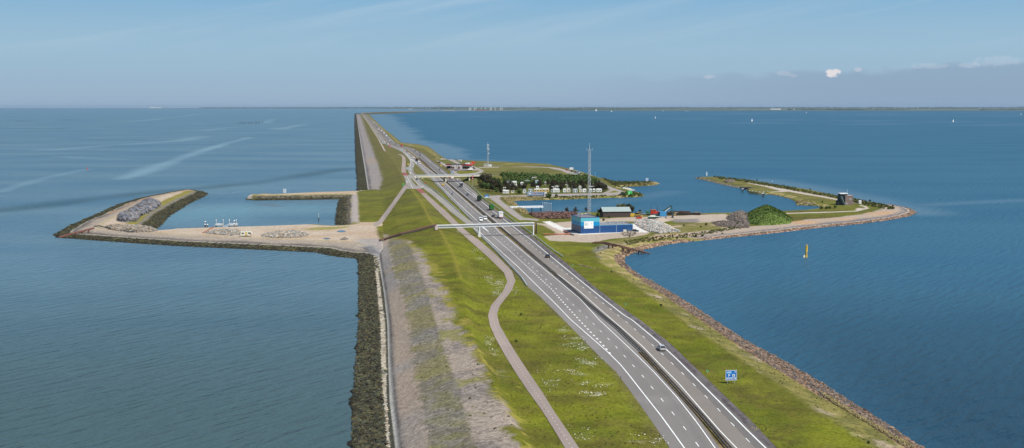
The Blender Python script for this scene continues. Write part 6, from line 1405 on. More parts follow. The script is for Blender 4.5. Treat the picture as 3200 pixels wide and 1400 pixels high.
for i, (x, y) in enumerate(((1952, 592), (1962, 593.5), (1969, 595))):
    X, Y = map(float, G(x, y, 0)); r_ = empty('motorboat', (X, Y, 0), R(-15 + i*9), ['white motorboat moored nearest the reeds of the small inlet', 'white motorboat moored between two others in the small inlet', 'white motorboat moored outermost in the small inlet'][i], 'motorboat', 'motorboats in the small inlet'); MB().fr((-3.4, 2.6, -1, 1), (-3.6, 4.0, -1.3, 1.3), -.1, .9).build('hull', M_HULL, r_); MB().fr((-1.8, 1.2, -.9, .9), (-1.4, .6, -.7, .7), .9, 1.9).build('cabin', PM('cream'), r_)
# posts along the verges
MPW = mat('post_white', (.75,.75,.70), .6)
def mpost(kind):
    r = MB().box(-.06, .06, -.05, .05, 0, .9, 0).box(-.07, .07, -.06, .06, .62, .78, 1); o = r.build('marker_post', [MPW if kind == 'w' else M_WOOD, M_CHAS]); return o
PW = PB = None
for i, (x, y) in enumerate(((1329,594.5),(1338,600),(1348,607.5),(1357,615),(1373,630.5),(1390,646),(1407,661.5),(1428,677.5),(1446.5,692))):
    o = mpost('w') if PW is None else PW.copy()
    if PW is None: PW = o
    else: COL.objects.link(o)
    o.location = P(x, y, 0); tag(o, 'white reflector post along the left edge of the slip road', 'reflector post', 'white posts beside the slip road')
for i, (x, y) in enumerate(((2079.5,1056),(2393,1347),(1829,1071),(1940,1186),(2061,1371))):
    o = mpost('b') if PB is None else PB.copy()
    if PB is None: PB = o
    else: COL.objects.link(o)
    o.location = P(x, y, 0); tag(o, ['short brown post on the right verge left of the parking sign','short brown post on the right verge near the bottom edge','short dark post at the left asphalt edge where the road widens','short dark post at the left asphalt edge beside the white flowers','short dark post at the left asphalt edge near the bottom'][i], 'post')
# caravans and chalets of the camping
MCH = {'w': mat('chalet_white', (.78,.77,.70), .7), 'y': mat('chalet_yellow', (.62,.42,.16), .7), 'g': mat('chalet_grey', (.40,.45,.47), .7), 'c': mat('chalet_cream', (.72,.64,.45), .7), 't': mat('chalet_teal', (.35,.58,.55), .7)}
M_CROOF = mat('chalet_roof', (.40,.41,.43), .8); M_CROOFW = mat('chalet_roof_white', (.75,.75,.72), .7)
def chalet(x, y, wpx, hm, c, label, roof=0, dp=3.2, nw=3, rz=0.03):
    r = root_at('chalet', x, y, rz, label, 'mobile home', 'mobile homes of the camping'); w_ = wpx * S(x, y); 
    MB().box(-w_/2, w_/2, 0, dp, .25, hm).build('wall', MCH[c], r); MB().box(-w_/2 + .1, w_/2 - .1, .1, dp - .1, 0, .25).build('base', M_CHAS, r)
    if roof: MB().prism([(-w_/2 - .2, hm), (w_/2 + .2, hm), (w_/2 + .2, hm + .15), (0, hm + .9), (-w_/2 - .2, hm + .15)], -.2, dp + .2).build('roof', M_CROOF, r)
    else: MB().fr((-w_/2 - .1, w_/2 + .1, -.1, dp + .1), (-w_/2 + .2, w_/2 - .2, .3, dp - .3), hm, hm + .3).build('roof', M_CROOFW if c in 'wy' else M_CROOF, r)
    for i in range(nw):
        xx = -w_/2 + w_ * (i + .5) / nw; MB().box(xx - .45, xx + .45, -.04, -.003, 1.2, 2.0).build('window', M_GLASS, r)
    MB().box(-w_/2 + w_*.5/nw + .8, -w_/2 + w_*.5/nw + 1.5, -.05, -.003, .3, 2.1).build('door', MCH['g' if c != 'g' else 'w'], r)
CH = ((1581,605.5,20,2.6,'w','white mobile home nearest the big dark trees in the front row',0,4,3),(1602,604,9,1.8,'c','low cream caravan between the first mobile home and a round bush',0,2.5,1),(1639,605,10,3.0,'w','narrow white hut with a pitched roof right of the round bush',1,3,1),
 (1658,602,14,2.7,'g','grey white caravan behind the tail of the parked articulated lorry',0,3,2),(1681,601.5,26,2.7,'y','long orange yellow mobile home behind the articulated lorry',0,3,3),(1705,601,21,2.7,'y','shorter yellow mobile home behind the lorry cab',0,3.5,2),
 (1739,602,20,2.9,'w','white mobile home with a dark awning right of the yellow ones',0,3.5,2),(1726,602.5,7,2.4,'g','small grey caravan squeezed between yellow and white homes',0,3,1),(1765,602,10,2.8,'w','left half of the white pair in the front row',0,3.5,1),(1777,602,12,2.8,'c','right cream half of the pair in the front row',0,3.5,1),
 (1798,602.5,15,2.9,'g','pale grey mobile home left of the tall mast',0,4,2),(1815,602,9,2.7,'c','cream caravan with a green base left of the tall mast',0,3,1),(1827,602,11,2.8,'w','white mobile home touching the line of the tall mast',0,3.5,1),(1846,602,9,2.8,'w','white mobile home just right of the tall mast',0,3.5,2),(1857,601,8,2.6,'w','small white mobile home between two right of the mast',0,3.5,2),(1872.5,601,17,2.7,'w','long white mobile home at the right end of the front row',0,3.5,2),
 (1592,578,16,3.0,'g','grey roofed home at the left of the back row',1,5,2),(1607,579,15,3.4,'w','tall white home in the left of the back row',0,4,2),(1600,589,10,3.0,'c','cream home with brown doors in the middle row left',0,4,1),(1611,588,9,3,'w','white home with dark columns in the middle row left',0,3,2),(1577,594,9,2.2,'w','white caravan half hidden at the foot of the big dark trees',0,2.5,1),(1618,575,7,2,'c','small cream caravan behind in the back row',0,3,1),
 (1631,579,9,2.6,'w','white caravan left of the flagpole',0,3,1),(1648,575,14,3.0,'w','white roofed home just left of the flagpole',1,4,1),(1640,584,7,2.2,'w','little white caravan among the pines left of the flagpole',0,3,1),(1664,579,5,2.2,'w','little white caravan at the foot of the flagpole',0,3,1),(1680,582,15,4.6,'t','steep white and teal roofed house in the middle of the pines',1,5,1),(1671,580,5,2.2,'c','little cream caravan left of the steep roofed house',0,3,1),
 (1680,592,9,2.6,'w','white caravan in front of the steep roofed house',0,3,1),(1705,577,6,2.2,'w','small white caravan among the pines right of the steep roofed house',0,3,1),(1722,583,6,2.2,'w','small white caravan deep in the pines above the white front home',0,3,1),(1737,591,14,2.6,'w','white caravan with an awning right behind the front row',0,3,2),(1750,592,9,2.4,'g','grey caravan among the pines behind the white pair',0,3,1),(1770,579,6,2.2,'w','small white caravan in the pines above the white pair',0,3,1),(1775,591,8,2.4,'c','cream caravan behind the right half of the pair',0,3,1),(1796,574,7,2.4,'w','white caravan near the top of the pines left of the mast',0,3,1),(1789,588,6,2.2,'c','cream caravan in the pines behind the pale grey home',0,3,1),(1852,585,6,2.4,'w','white caravan in the pines right of the mast',0,3,1),(1812,590,7,2.2,'w','white caravan in the pines behind the cream one by the mast',0,3,1),(1727,592,7,2.4,'c','cream caravan behind the small squeezed grey one',0,3,1))
for x, y, wp, hm, c, lab, rf_, dp, nw in CH: chalet(x, y, wp, hm, c, lab, rf_, dp, nw)
r_ = root_at('entrance_board', 1850, 597, 0, 'white banner board on posts right of the tall mast', 'sign board'); MB().box(-2.4, 2.4, -.1, .1, 3.6, 4.3).build('board', PM('white'), r_)
for s in (-2, 2): MB().cyl((s, 0, 0), (s, 0, 3.6), .1, n=6).build('post', M_LGREY, r_)
# ================================================================ TREES, SHRUBS, ROCK HEAPS
def leaf_mat(name, col, var=.45):
    m = bpy.data.materials.new(name); m.use_nodes = True; nt = m.node_tree; N = nt.nodes; L = nt.links; b = N['Principled BSDF']
    b.inputs['Roughness'].default_value = .85; b.inputs['Specular IOR Level'].default_value = .15
    at = N.new('ShaderNodeAttribute'); at.attribute_name = 'Col'; g = N.new('ShaderNodeNewGeometry'); n = N.new('ShaderNodeTexNoise'); n.inputs['Scale'].default_value = .5; n.inputs['Detail'].default_value = 3
    L.new(g.outputs['Position'], n.inputs['Vector']); mr = N.new('ShaderNodeMapRange'); mr.inputs['From Min'].default_value = .3; mr.inputs['From Max'].default_value = .7; mr.inputs['To Min'].default_value = 1 - var; mr.inputs['To Max'].default_value = 1 + var
    L.new(n.outputs['Fac'], mr.inputs['Value']); s = N.new('ShaderNodeVectorMath'); s.operation = 'SCALE'; s.inputs[0].default_value = col; L.new(mr.outputs['Result'], s.inputs['Scale'])
    L.new(s.outputs['Vector'], b.inputs['Base Color']); return m
LM = {'pine': leaf_mat('pine_foliage', (.050,.043,.026)), 'dark': leaf_mat('dark_foliage', (.040,.048,.020)), 'bush': leaf_mat('bush_foliage', (.055,.085,.018)), 'olive': leaf_mat('olive_foliage', (.10,.10,.03)), 'grey': leaf_mat('willow_foliage', (.16,.17,.10)), 'green': leaf_mat('green_foliage', (.065,.105,.028)), 'dune': leaf_mat('dune_foliage', (.085,.095,.03)), 'lush': leaf_mat('lush_herbs', (.088,.130,.030), .5), 'white': leaf_mat('white_flowers', (.75,.74,.62), .2), 'yellow': leaf_mat('yellow_flowers', (.55,.45,.05), .2), 'reed': leaf_mat('reed_blades', (.33,.27,.13), .3), 'pink': leaf_mat('pink_shrub', (.21,.125,.105), .35)}
M_BARK = mat('bark', (.07,.05,.035), .95, var=.3)
def clump_mesh(seed, blobs, n, size, flat=1.0):
    """leaf-sized faces spread through a few irregular lobes"""
    r = np.random.RandomState(seed); V = []; 
    tot = sum(b[3] ** 2 * b[4] for b in blobs)
    for cx, cy, cz, rx, rz in blobs:
        k = int(n * (rx * rx * rz) / tot); d = r.normal(size=(k, 3)); d /= np.linalg.norm(d, axis=1)[:, None]
        rad = .55 + .5 * r.rand(k) ** .6; p = np.array([cx, cy, cz]) + d * rad[:, None] * np.array([rx, rx, rz])
        a = r.normal(size=(k, 3)); a /= np.linalg.norm(a, axis=1)[:, None]; b = np.cross(a, d + r.normal(size=(k, 3)) * .3); b /= np.linalg.norm(b, axis=1)[:, None] + 1e-9
        s = size * (.6 + .8 * r.rand(k))[:, None]
        V.append(np.stack([p - a*s - b*s*.6, p + a*s - b*s*.6, p + a*s*.7 + b*s*.7, p - a*s*.7 + b*s*.7], 1))
    V = np.concatenate(V).reshape(-1, 3); V[:, 2] = np.maximum(V[:, 2], .05); return V, np.arange(len(V)).reshape(-1, 4)
TP = {}
def tree_proto(kind, lm, seed, h=10.0):
    r = random.Random(seed); root = empty('tree', (0, 0, 0)); bl = []
    if kind == 'pine':
        for i in range(9): z = h * (.30 + .65 * i / 9); w_ = h * .30 * (1.05 - .8 * i / 9) * r.uniform(.8, 1.2); a = r.random() * 6.3; o = w_ * .45; bl.append((math.cos(a)*o, math.sin(a)*o, z, w_, h * .09))
        n, s = 520, .33
    elif kind == 'round':
        for i in range(8): a = r.random() * 6.3; o = h * .22 * r.random(); bl.append((math.cos(a)*o, math.sin(a)*o, h * r.uniform(.35, .8), h * r.uniform(.16, .26), h * r.uniform(.12, .2)))
        n, s = 620, .36
    else:
        for i in range(6): a = r.random() * 6.3; o = h * .35 * r.random(); bl.append((math.cos(a)*o, math.sin(a)*o, h * r.uniform(.25, .65), h * r.uniform(.22, .36), h * r.uniform(.2, .32)))
        n, s = 260, h * .07
    V, Q = clump_mesh(seed, bl, n, s)
    t = MB().cyl((0, 0, -.4), (r.uniform(-.3, .3), r.uniform(-.3, .3), h * .55), h * .028, h * .014, n=7); 
    for i in range(5): a = r.random() * 6.3; z = h * (.25 + .08 * i); t.cyl((0, 0, z), (math.cos(a)*h*.16, math.sin(a)*h*.16, z + h*.12), h*.011, h*.005, n=5)
    t.build('trunk', M_BARK, root)
    o = npmesh('crown', V, Q, LM[lm], smooth=False, parent=root); return root
def tree(kind, lm, x, y, hm, label, cat='tree', group=None, name='tree', wide=1.0, seed=None):
    r = random.Random(int(x * 7 + y * 13)); v = r.randrange(3); key = (kind, lm, v)
    if key not in TP: TP[key] = o = tree_proto(kind, lm, v * 17 + hash_(kind + lm), 10.0 if kind != 'bush' else 3.0)
    else: o = copy_tree(TP[key])
    k = hm / (10.0 if kind != 'bush' else 3.0); o.location = P(x, y, 0); o.scale = (k * wide, k * wide, k); o.rotation_euler = (0, 0, r.random() * 6.3); o.name = name
    return tag(o, label, cat, group)
def hash_(s): return sum(ord(c) * (i + 3) for i, c in enumerate(s)) % 997
# big clump of dark trees beside the road bridge
for i, (x, y, h, lm) in enumerate(((1500,590,9,'olive'),(1505,584,11.5,'dark'),(1512,582,13,'pine'),(1520,588,13,'pine'),(1528,585,13.5,'pine'),(1530,597,11,'pine'),(1540,592,12,'dark'),(1548,600,10.5,'pine'),(1555,594,10,'dark'),(1562,602,9,'dark'),(1538,603,8,'dark'),(1522,600,8.5,'green'),(1550,606,6,'green'),(1510,595,8,'green'),(1566,606,5.5,'pine'),(1545,582,9,'green'),(1558,583,8.5,'green'))):
    tree('round', lm, x, y, h, {'pine': 'brownish dark tree in the big clump right of the road bridge', 'dark': 'dark green tree in the big clump right of the road bridge', 'green': 'fresher green tree in the big clump right of the road bridge', 'olive': 'olive tree at the left end of the big clump by the bridge'}[lm], 'tree', None if lm == 'olive' else {'pine': 'brownish', 'dark': 'dark green', 'green': 'fresh green'}.get(lm, '') + ' trees of the clump by the bridge', 'deciduous_tree')
# pines between the caravans
rt = random.Random(21); PN = []
for i in range(62):
    x = 1572 + 312 * rt.random(); y = 579 + 21 * rt.random(); 
    if 1660 < x < 1690 and y > 590: y -= 8
    if x < 1650 and rt.random() < .45: continue
    PN.append((x, y, rt.uniform(5.5, 7.6)))
PN += [(1869,596,8.5),(1877,598,9),(1885,600,8),(1890,599,7.5),(1862,592,7.5),(1893,596,6),(1590,596,6.5),(1598,599,5.5),(1634,595,6.5),(1583,588,6)]
for x, y, h in PN: tree('pine', 'pine', x, y, h, 'dark pine tree standing between the mobile homes of the camping', 'pine tree', 'pine trees of the camping', 'pine_tree', wide=1.05)
for x, y, h, lab in ((1622,606,4.2,'round green bush between the white homes at the front of the camping'), (1717,618,4.6,'dark round bush on the bank beside the lorry cab'), (1738,614,2.6,'small green bush on the bank right of the dark round one')): tree('bush', 'bush', x, y, h, lab, 'bush', None, 'bush', 1.25)
# the thicket behind the camping reads as one mass
def thicket(name, poly, n, hmin, hmax, lm, seed, size=.5, lab=None, per=26, z=1.5):
    r = np.random.RandomState(seed); wp = W(poly, z); xs = [p[0] for p in wp]; ys = [p[1] for p in wp]; VV = []; cnt = 0
    while cnt < n:
        x = r.uniform(min(xs), max(xs), n); y = r.uniform(min(ys), max(ys), n); m = inside(x, y, wp); x, y = x[m], y[m]; zz = ground_z(x, y)
        for a, b, c in zip(x, y, zz):
            if cnt >= n: break
            h = r.uniform(hmin, hmax); w_ = h * r.uniform(.45, .8); d = r.normal(size=(per, 3)); d /= np.linalg.norm(d, axis=1)[:, None]; d[:, 2] = np.abs(d[:, 2])
            p = np.array([a, b, c]) + d * np.array([w_, w_, h]) * (.6 + .45 * r.rand(per, 1)); u = r.normal(size=(per, 3)); u /= np.linalg.norm(u, axis=1)[:, None]; v = np.cross(u, d); s = size * (.6 + .8 * r.rand(per, 1))
            VV.append(np.stack([p - u*s - v*s, p + u*s - v*s, p + u*s*.7 + v*s*.8, p - u*s*.7 + v*s*.8], 1)); cnt += 1
    V = np.concatenate(VV).reshape(-1, 3); return tag(npmesh(name, V, np.arange(len(V)).reshape(-1, 4), LM[lm], smooth=False), kind='stuff')
thicket('thicket', [(1564,553),(1620,549),(1700,553),(1780,554),(1830,553),(1868,566),(1860,578),(1700,577),(1570,578)], 900, 2.6, 5.0, 'green', 2, .55)
thicket('thicket', [(1880,556),(1925,567),(1960,569),(2040,568),(2030,578),(1950,580),(1925,585),(1905,572)], 420, .5, 1.6, 'dune', 3, .4, per=16)
thicket('thicket', [(1940,603),(1985,603),(2005,606),(1990,613),(1950,614)], 120, .6, 2.0, 'bush', 4, .35, per=18)
thicket('pink_hedge', [(1655,671),(1700,670),(1800,669.5),(1800,683),(1740,684),(1680,683)], 900, 1.6, 2.6, 'pink', 5, .3)
thicket('reeds', [(1562,622),(1600,619),(1700,619),(1700,623),(1610,627),(1612,637),(1622,648),(1655,662),(1658,673),(1640,676),(1615,662),(1590,640)], 700, .8, 1.9, 'reed', 6, .22, per=18, z=1.0)
thicket('reeds', [(1700,619),(1850,614),(1930,613),(1990,611),(2010,607),(2012,612),(1940,617),(1830,620),(1705,624)], 420, .6, 1.3, 'dune', 7, .25, per=14, z=1.0)
thicket('reeds', [(1945,582),(2040,572),(2060,575),(2040,578),(1980,583)], 260, .6, 1.4, 'reed', 8, .25, per=14, z=.8)
thicket('reeds', [(2485,624),(2530,632),(2570,640),(2560,646),(2500,640)], 160, .6, 1.3, 'reed', 9, .3, per=14, z=1.5)
thicket('reeds', [(1960,815),(1985,838),(2040,870),(2060,868),(1990,825),(1965,805)], 220, .5, 1.0, 'reed', 10, .12, per=20, z=1.5)
thicket('reeds', [(2560,1225),(2620,1258),(2680,1300),(2860,1400),(2830,1400),(2700,1325),(2600,1262)], 700, .4, .9, 'reed', 11, .09, per=22, z=1.0)
thicket('dune_scrub', [(2240,553),(2310,560),(2450,583),(2630,617),(2625,624),(2440,590),(2300,566),(2240,560)], 420, .6, 1.6, 'dune', 12, .35, per=14)
thicket('dune_scrub', [(2660,622),(2740,636),(2800,652),(2780,658),(2720,646),(2665,634)], 260, .5, 1.4, 'dune', 13, .35, per=14)
thicket('dune_scrub', [(1950,752),(2060,738),(2180,728),(2320,705),(2330,712),(2190,735),(2060,752),(1960,768)], 500, .2, .6, 'dune', 14, .25, per=12)
for x, y, h, k, lm, lab in ((1771,667,4.8,'pine','pine','lone dark pine left of the blue hall, left one of two'), (1799,666,4.8,'pine','pine','lone dark pine left of the blue hall, right one of two'), (1831,662,3.6,'pine','pine','small dark pine at the foot of the tall mast'),
    (1875,676,5.4,'round','olive','olive green tree at the left end of the brown shed'), (1868,680,3.6,'round','bush','green bushy tree between the mast and the brown shed'), (1975,672,6.6,'round','dark','dark tree behind the right end of the brown shed'), (1962,667,7.2,'round','dark','dark tree behind the middle of the brown shed'), (1935,664,7.2,'round','grey','pale grey willow behind the brown shed'), (1948,665,7.4,'round','olive','olive tree behind the brown shed beside the pale willow')):
    tree(k, lm, x, y, h, lab, 'tree', None, 'pine_tree' if k == 'pine' else 'deciduous_tree', 1.1)
BS = [(1886,691,2.0,'green bush in front of the left end of the brown shed'),(1903,681,1.6,'small green bush against the front of the brown shed'),(2138,707,1.7,'dark green bush between the stone heap and the grey rubble'),(2190,710,1.3,'small bush left of a taller one on the rubble ground'),(2207,705,1.9,'upright green bush on the rubble ground'),(2305,704,2.2,'round green bush below the grey rock heap'),(2175,741,2.0,'thin shrub on the beach, left one of three'),(2194,739,1.8,'thin shrub on the beach, middle one of three'),(2258,732,1.2,'thin shrub on the beach, right one of three'),
 (2095,667,2.0,'bush by the water behind the scrap row'),(2106,666,2.2,'rounded bush by the water behind the green scrap'),(2081,667,1.8,'bush by the water behind the light blue box'),(2183,557,1.8,'bush on the tip of the far spit'),(2233,554,2.4,'dark bush right of the white beacon'),(2296,560,1.8,'dark bush halfway along the far spit'),(2290,563,1.5,'low bush on the far spit above the grey stones'),(2366,565,2.2,'bush on the crest of the far spit'),(2531,594,1.8,'lone bush on the crest left of the watch building'),(2719,631,2.4,'dark bush on the crest right of the watch building'),(2729,636,2.0,'second dark bush on the crest right of the watch building'),(2790,645,1.6,'last dark bush before the bare beach tip'),
 (2567,654,2.4,'dark bush left in the row below the watch building'),(2583,653,2.8,'tall dark bush in the row below the watch building'),(2593,653,2.4,'dark bush in the middle of the row below the watch building'),(2608,651,2.6,'dark bush right in the row below the watch building'),(2570,633,1.8,'bush above the short grey jetty'),(2634,610,2.6,'green tree just behind the lookout of the watch building'),(2065,957,1.1,'small dark bush on the bank beside the bay'),(1912,852,.9,'small dark bush at the grassy bank near the pipes'),(1877,792,1.0,'small bush among the grey stones beside the twin pipe'),(1870,778,1.2,'yellow green bush at the edge of the grey stones'),(2715,1386,.8,'small bush on the bank near the lower right corner'),(1968,741,1.1,'low bush on the rough ground right of the hall'),(1614,1069,.9,'dark tuft in the grass right of the cycle path'),(1627,986,1.0,'dark tuft of herbs in the grass inside the cycle path bend')]
for x, y, h, lab in BS: tree('bush', 'bush', x, y, h, lab, 'bush', None, 'bush', 1.0)
# ---------------------------------------------------------------- rocks
ICO = None
def rocks(name, pts, size, m, seed, kind='stuff', parent=None, sq=.7):
    """pts (n,3) world -> one mesh of irregular stones"""
    global ICO
    if ICO is None:
        t = (1 + 5 ** .5) / 2; v = np.array([(-1,t,0),(1,t,0),(-1,-t,0),(1,-t,0),(0,-1,t),(0,1,t),(0,-1,-t),(0,1,-t),(t,0,-1),(t,0,1),(-t,0,-1),(-t,0,1)], float); v /= np.linalg.norm(v[0])
        f = np.array([(0,11,5),(0,5,1),(0,1,7),(0,7,10),(0,10,11),(1,5,9),(5,11,4),(11,10,2),(10,7,6),(7,1,8),(3,9,4),(3,4,2),(3,2,6),(3,6,8),(3,8,9),(4,9,5),(2,4,11),(6,2,10),(8,6,7),(9,8,1)]); ICO = (v, f)
    v, f = ICO; r = np.random.RandomState(seed); n = len(pts); s = size * (.5 + r.rand(n) ** 1.5 * 1.1)
    Vv = v[None] * (1 + (r.rand(n, 12, 1) - .5) * .7); Vv = Vv * np.array([1, 1, sq]) * (.7 + .6 * r.rand(n, 1, 3)) * s[:, None, None]
    a = r.rand(n) * 6.3; ca, sa = np.cos(a)[:, None], np.sin(a)[:, None]; x = Vv[..., 0] * ca - Vv[..., 1] * sa; y = Vv[..., 0] * sa + Vv[..., 1] * ca
    Vv = np.stack([x, y, Vv[..., 2]], -1) + np.asarray(pts)[:, None, :]
    Ff = (f[None] + 12 * np.arange(n)[:, None, None]).reshape(-1, 3)
    col = np.ones((n, 12, 4)) * (.35 + 1.1 * r.rand(n, 1, 1)); tint = (r.rand(n, 1, 1) - .5) * .35; col[..., 0:1] *= 1 + tint; col[..., 2:3] *= 1 - tint; col[..., 3] = 1
    o = npmesh(name, Vv.reshape(-1, 3), Ff, m, col.reshape(-1, 4), smooth=False, parent=parent)
    if kind: o['kind'] = kind
    return o
def rock_mat(name, col, moss=None):
    m = bpy.data.materials.new(name); m.use_nodes = True; nt = m.node_tree; N = nt.nodes; L = nt.links; b = N['Principled BSDF']; b.inputs['Roughness'].default_value = .9; b.inputs['Specular IOR Level'].default_value = .2
    at = N.new('ShaderNodeAttribute'); at.attribute_name = 'Col'; mu = N.new('ShaderNodeVectorMath'); mu.operation = 'MULTIPLY'; L.new(at.outputs['Color'], mu.inputs[0])
    if moss:
        g = N.new('ShaderNodeNewGeometry'); n = N.new('ShaderNodeTexNoise'); n.inputs['Scale'].default_value = .9; n.inputs['Detail'].default_value = 5; L.new(g.outputs['Position'], n.inputs['Vector'])
        mr = N.new('ShaderNodeMapRange'); mr.inputs['From Min'].default_value = .42; mr.inputs['From Max'].default_value = .6; L.new(n.outputs['Fac'], mr.inputs['Value'])
        mx = N.new('ShaderNodeMix'); mx.data_type = 'RGBA'; mx.inputs['A'].default_value = col + (1,); mx.inputs['B'].default_value = moss + (1,); L.new(mr.outputs['Result'], mx.inputs['Factor']); L.new(mx.outputs['Result'], mu.inputs[1])
    else: mu.inputs[1].default_value = col
    L.new(mu.outputs['Vector'], b.inputs['Base Color']); return m
RM_DARK = rock_mat('weedy_basalt', (.040,.036,.028), (.080,.078,.038)); RM_RED = rock_mat('reddish_granite', (.225,.15,.105), (.115,.105,.095)); RM_GREY = rock_mat('grey_basalt', (.17,.165,.175)); RM_PALE = rock_mat('pale_rubble', (.42,.39,.35)); RM_TAN = rock_mat('tan_rubble', (.27,.23,.185)); RM_BRN = rock_mat('brown_rubble', (.165,.135,.115)); RM_QUAY = rock_mat('quay_rubble', (.32,.285,.24))
RM_PALEW = rock_mat('bleached_stones', (.34,.30,.235))
rs = np.random.RandomState(9)
def scatter_loft(ka, kb, y0, y1, n):
    Y = rs.uniform(0, 1, n) ** 1.25 * (y1 - y0) + y0; XK, ZK = breaks(Y); t = rs.rand(n); a = XK[ka]; b = XK[kb]; X = a + (b - a) * t; z = ZK[ka] + (ZK[kb] - ZK[ka]) * t; return np.stack([X, Y, z], -1)
rocks('revetment_rocks', scatter_loft(1, 2, 190, 590, 15000) - [0, 0, .1], .42, RM_DARK, 1)
rocks('bleached_rocks', scatter_loft(2, 3, 190, 560, 1500) - [0, 0, .08], .24, RM_PALEW, 2)
rocks('shore_rocks', scatter_loft(15, 16, 190, 505, 9500), .34, RM_RED, 3)
def scatter_field(fields, zf, cond, bb, n):
    X = rs.uniform(bb[0], bb[1], n); Y = rs.uniform(bb[2], bb[3], n); f = fields(X, Y); m = cond(f, X, Y); X, Y = X[m], Y[m]; z = zf(X, Y, tuple(a[m] for a in f)); return np.stack([X, Y, z], -1)
p_ = scatter_field(left_fields, left_z, lambda f, X, Y: ((f[0] > -1) & (f[0] < 8.5)) | ((f[1] > -1) & (f[1] < 9) & (f[2] > 3)) | ((f[3] > -1) & (f[3] < 8) & (f[2] > 2)), (-335, -60, 500, 1010), 60000)
rocks('breakwater_rocks', p_[:17000], .5, RM_DARK, 4)
p_ = scatter_field(right_fields, right_z, lambda f, X, Y: ((f[4] > -.6) & (f[4] < 5)) | ((f[3] > -.6) & (f[3] < 4)), (40, 300, 470, 900), 80000)
rocks('shore_rocks', p_[:10000], .38, RM_RED, 5)
# mussel and herb tufts on the slope
_l, _r = line(CYL, 4.8), line(CYR, 4.8)
def off_path(p): return p[(p[:, 0] < np.interp(p[:, 1], _l[1], _l[0]) - .4) | (p[:, 0] > np.interp(p[:, 1], _r[1], _r[0]) + .4)]
def tufts(name, ka, kb, y0, y1, n, lm, size, seed):
    p = scatter_loft(ka, kb, y0, y1, n); p = off_path(p) if ka in (8, 9) else p; n = len(p); r = np.random.RandomState(seed); per = 8; q = np.repeat(p, per, 0); sz = np.repeat(r.uniform(.3, 1.0, n) ** 2, per)[:, None] * size
    d = r.normal(size=(len(q), 3)); d /= np.linalg.norm(d, axis=1)[:, None]; d[:, 2] = np.abs(d[:, 2]); c = q + d * sz * 1.6; u = np.cross(d, r.normal(size=(len(q), 3))); u /= np.linalg.norm(u, axis=1)[:, None]; v = np.cross(u, d)
    V = np.stack([c - u*sz - v*sz, c + u*sz - v*sz, c + u*sz + v*sz, c - u*sz + v*sz], 1).reshape(-1, 3); tag(npmesh(name, V, np.arange(len(V)).reshape(-1, 4), LM[lm], smooth=False), kind='stuff')
tufts('slope_herbs', 6, 7, 190, 520, 900, 'olive', .10, 1); tufts('slope_herbs', 7, 8, 190, 560, 200, 'olive', .14, 2); tufts('slope_herbs', 7, 8, 190, 300, 40, 'grey', .22, 3)
tufts('meadow_tufts', 9, 12, 190, 600, 2600, 'olive', .10, 4); tufts('meadow_tufts', 8, 12, 190, 560, 1500, 'bush', .08, 6); tufts('verge_tufts', 13, 14, 190, 520, 1700, 'olive', .10, 7); tufts('meadow_tufts', 14, 15, 190, 505, 900, 'olive', .14, 5)
# heaps: a mound body with loose stones on it
def heap(name, poly, h, m, n, size, label, cat, seed, gm, z=3.6, dome=.5, stones=True):
    if z > 3.35: z = P(sum(p[0] for p in poly) / len(poly), sum(p[1] for p in poly) / len(poly))[2]
    wp = W(poly, z); cx = sum(p[0] for p in wp) / len(wp); cy = sum(p[1] for p in wp) / len(wp); xs = [p[0] for p in wp]; ys = [p[1] for p in wp]
    root = empty(name, (cx, cy, z), 0, label, cat); s = max(.7, (max(xs) - min(xs)) / 55)
    X, Y = np.meshgrid(np.arange(min(xs) - 1, max(xs) + 1, s), np.arange(min(ys) - 1, max(ys) + 1, s), indexing='ij'); f = sd(X, Y, wp); mx_ = f.max()
    def hz(X, Y): f = sd(X, Y, wp); return h * np.clip(f / mx_, 0, 1) ** dome * (.8 + .4 * fbm(X, Y, mx_ * .9, seed)) + (fbm(X, Y, 2.2, seed + 1) - .5) * .5 * (f > 0) - 1.6 * ss(.6, -.8, f)
    Z = hz(X, Y) - .15; nx, ny = X.shape; ii, jj = np.meshgrid(np.arange(nx - 1), np.arange(ny - 1), indexing='ij'); q = np.stack([ii*ny + jj, (ii+1)*ny + jj, (ii+1)*ny + jj + 1, ii*ny + jj + 1], -1).reshape(-1, 4)
    q = q[(f.ravel()[q] > -.8).any(1)]; used = np.unique(q); rm = np.full(X.size, -1); rm[used] = np.arange(len(used))
    V = np.stack([X.ravel() - cx, Y.ravel() - cy, Z.ravel()], -1)[used]
    npmesh('mound', V, rm[q], gm, np.ones((len(V), 4)) * .75, smooth=not stones, parent=root)
    if stones:
        x = rs.uniform(min(xs), max(xs), n * 4); y = rs.uniform(min(ys), max(ys), n * 4); k = inside(x, y, wp); x, y = x[k][:n], y[k][:n]
        o = rocks('stones', np.stack([x - cx, y - cy, hz(x, y)], -1), size, m, seed, 'stuff', root)
    return root
heap('rock_pile', [(367,685),(372,676),(395,667),(430,645),(455,629),(480,629),(500,637),(504,641),(478,655),(440,675),(425,691),(395,695),(370,692)], 3.2, RM_GREY, 2600, .85, 'large grey basalt rock pile on the left breakwater', 'rock pile', 11, RM_GREY, 3.3, .35)
heap('rubble_heap', [(325,710),(345,705),(380,707),(430,706),(480,713),(495,722),(465,726),(400,724),(345,718)], 1.6, RM_TAN, 1500, .5, 'low brown rubble heap at the root of the left breakwater', 'rubble heap', 12, RM_TAN, 3.3)
heap('rubble_heap', [(640,728),(660,722),(690,719),(710,717),(740,718),(755,724),(758,734),(720,737),(680,734),(650,731)], 1.1, RM_QUAY, 1100, .42, 'grey white rubble heap left of the snack caravan', 'rubble heap', 13, RM_TAN, 3.3)
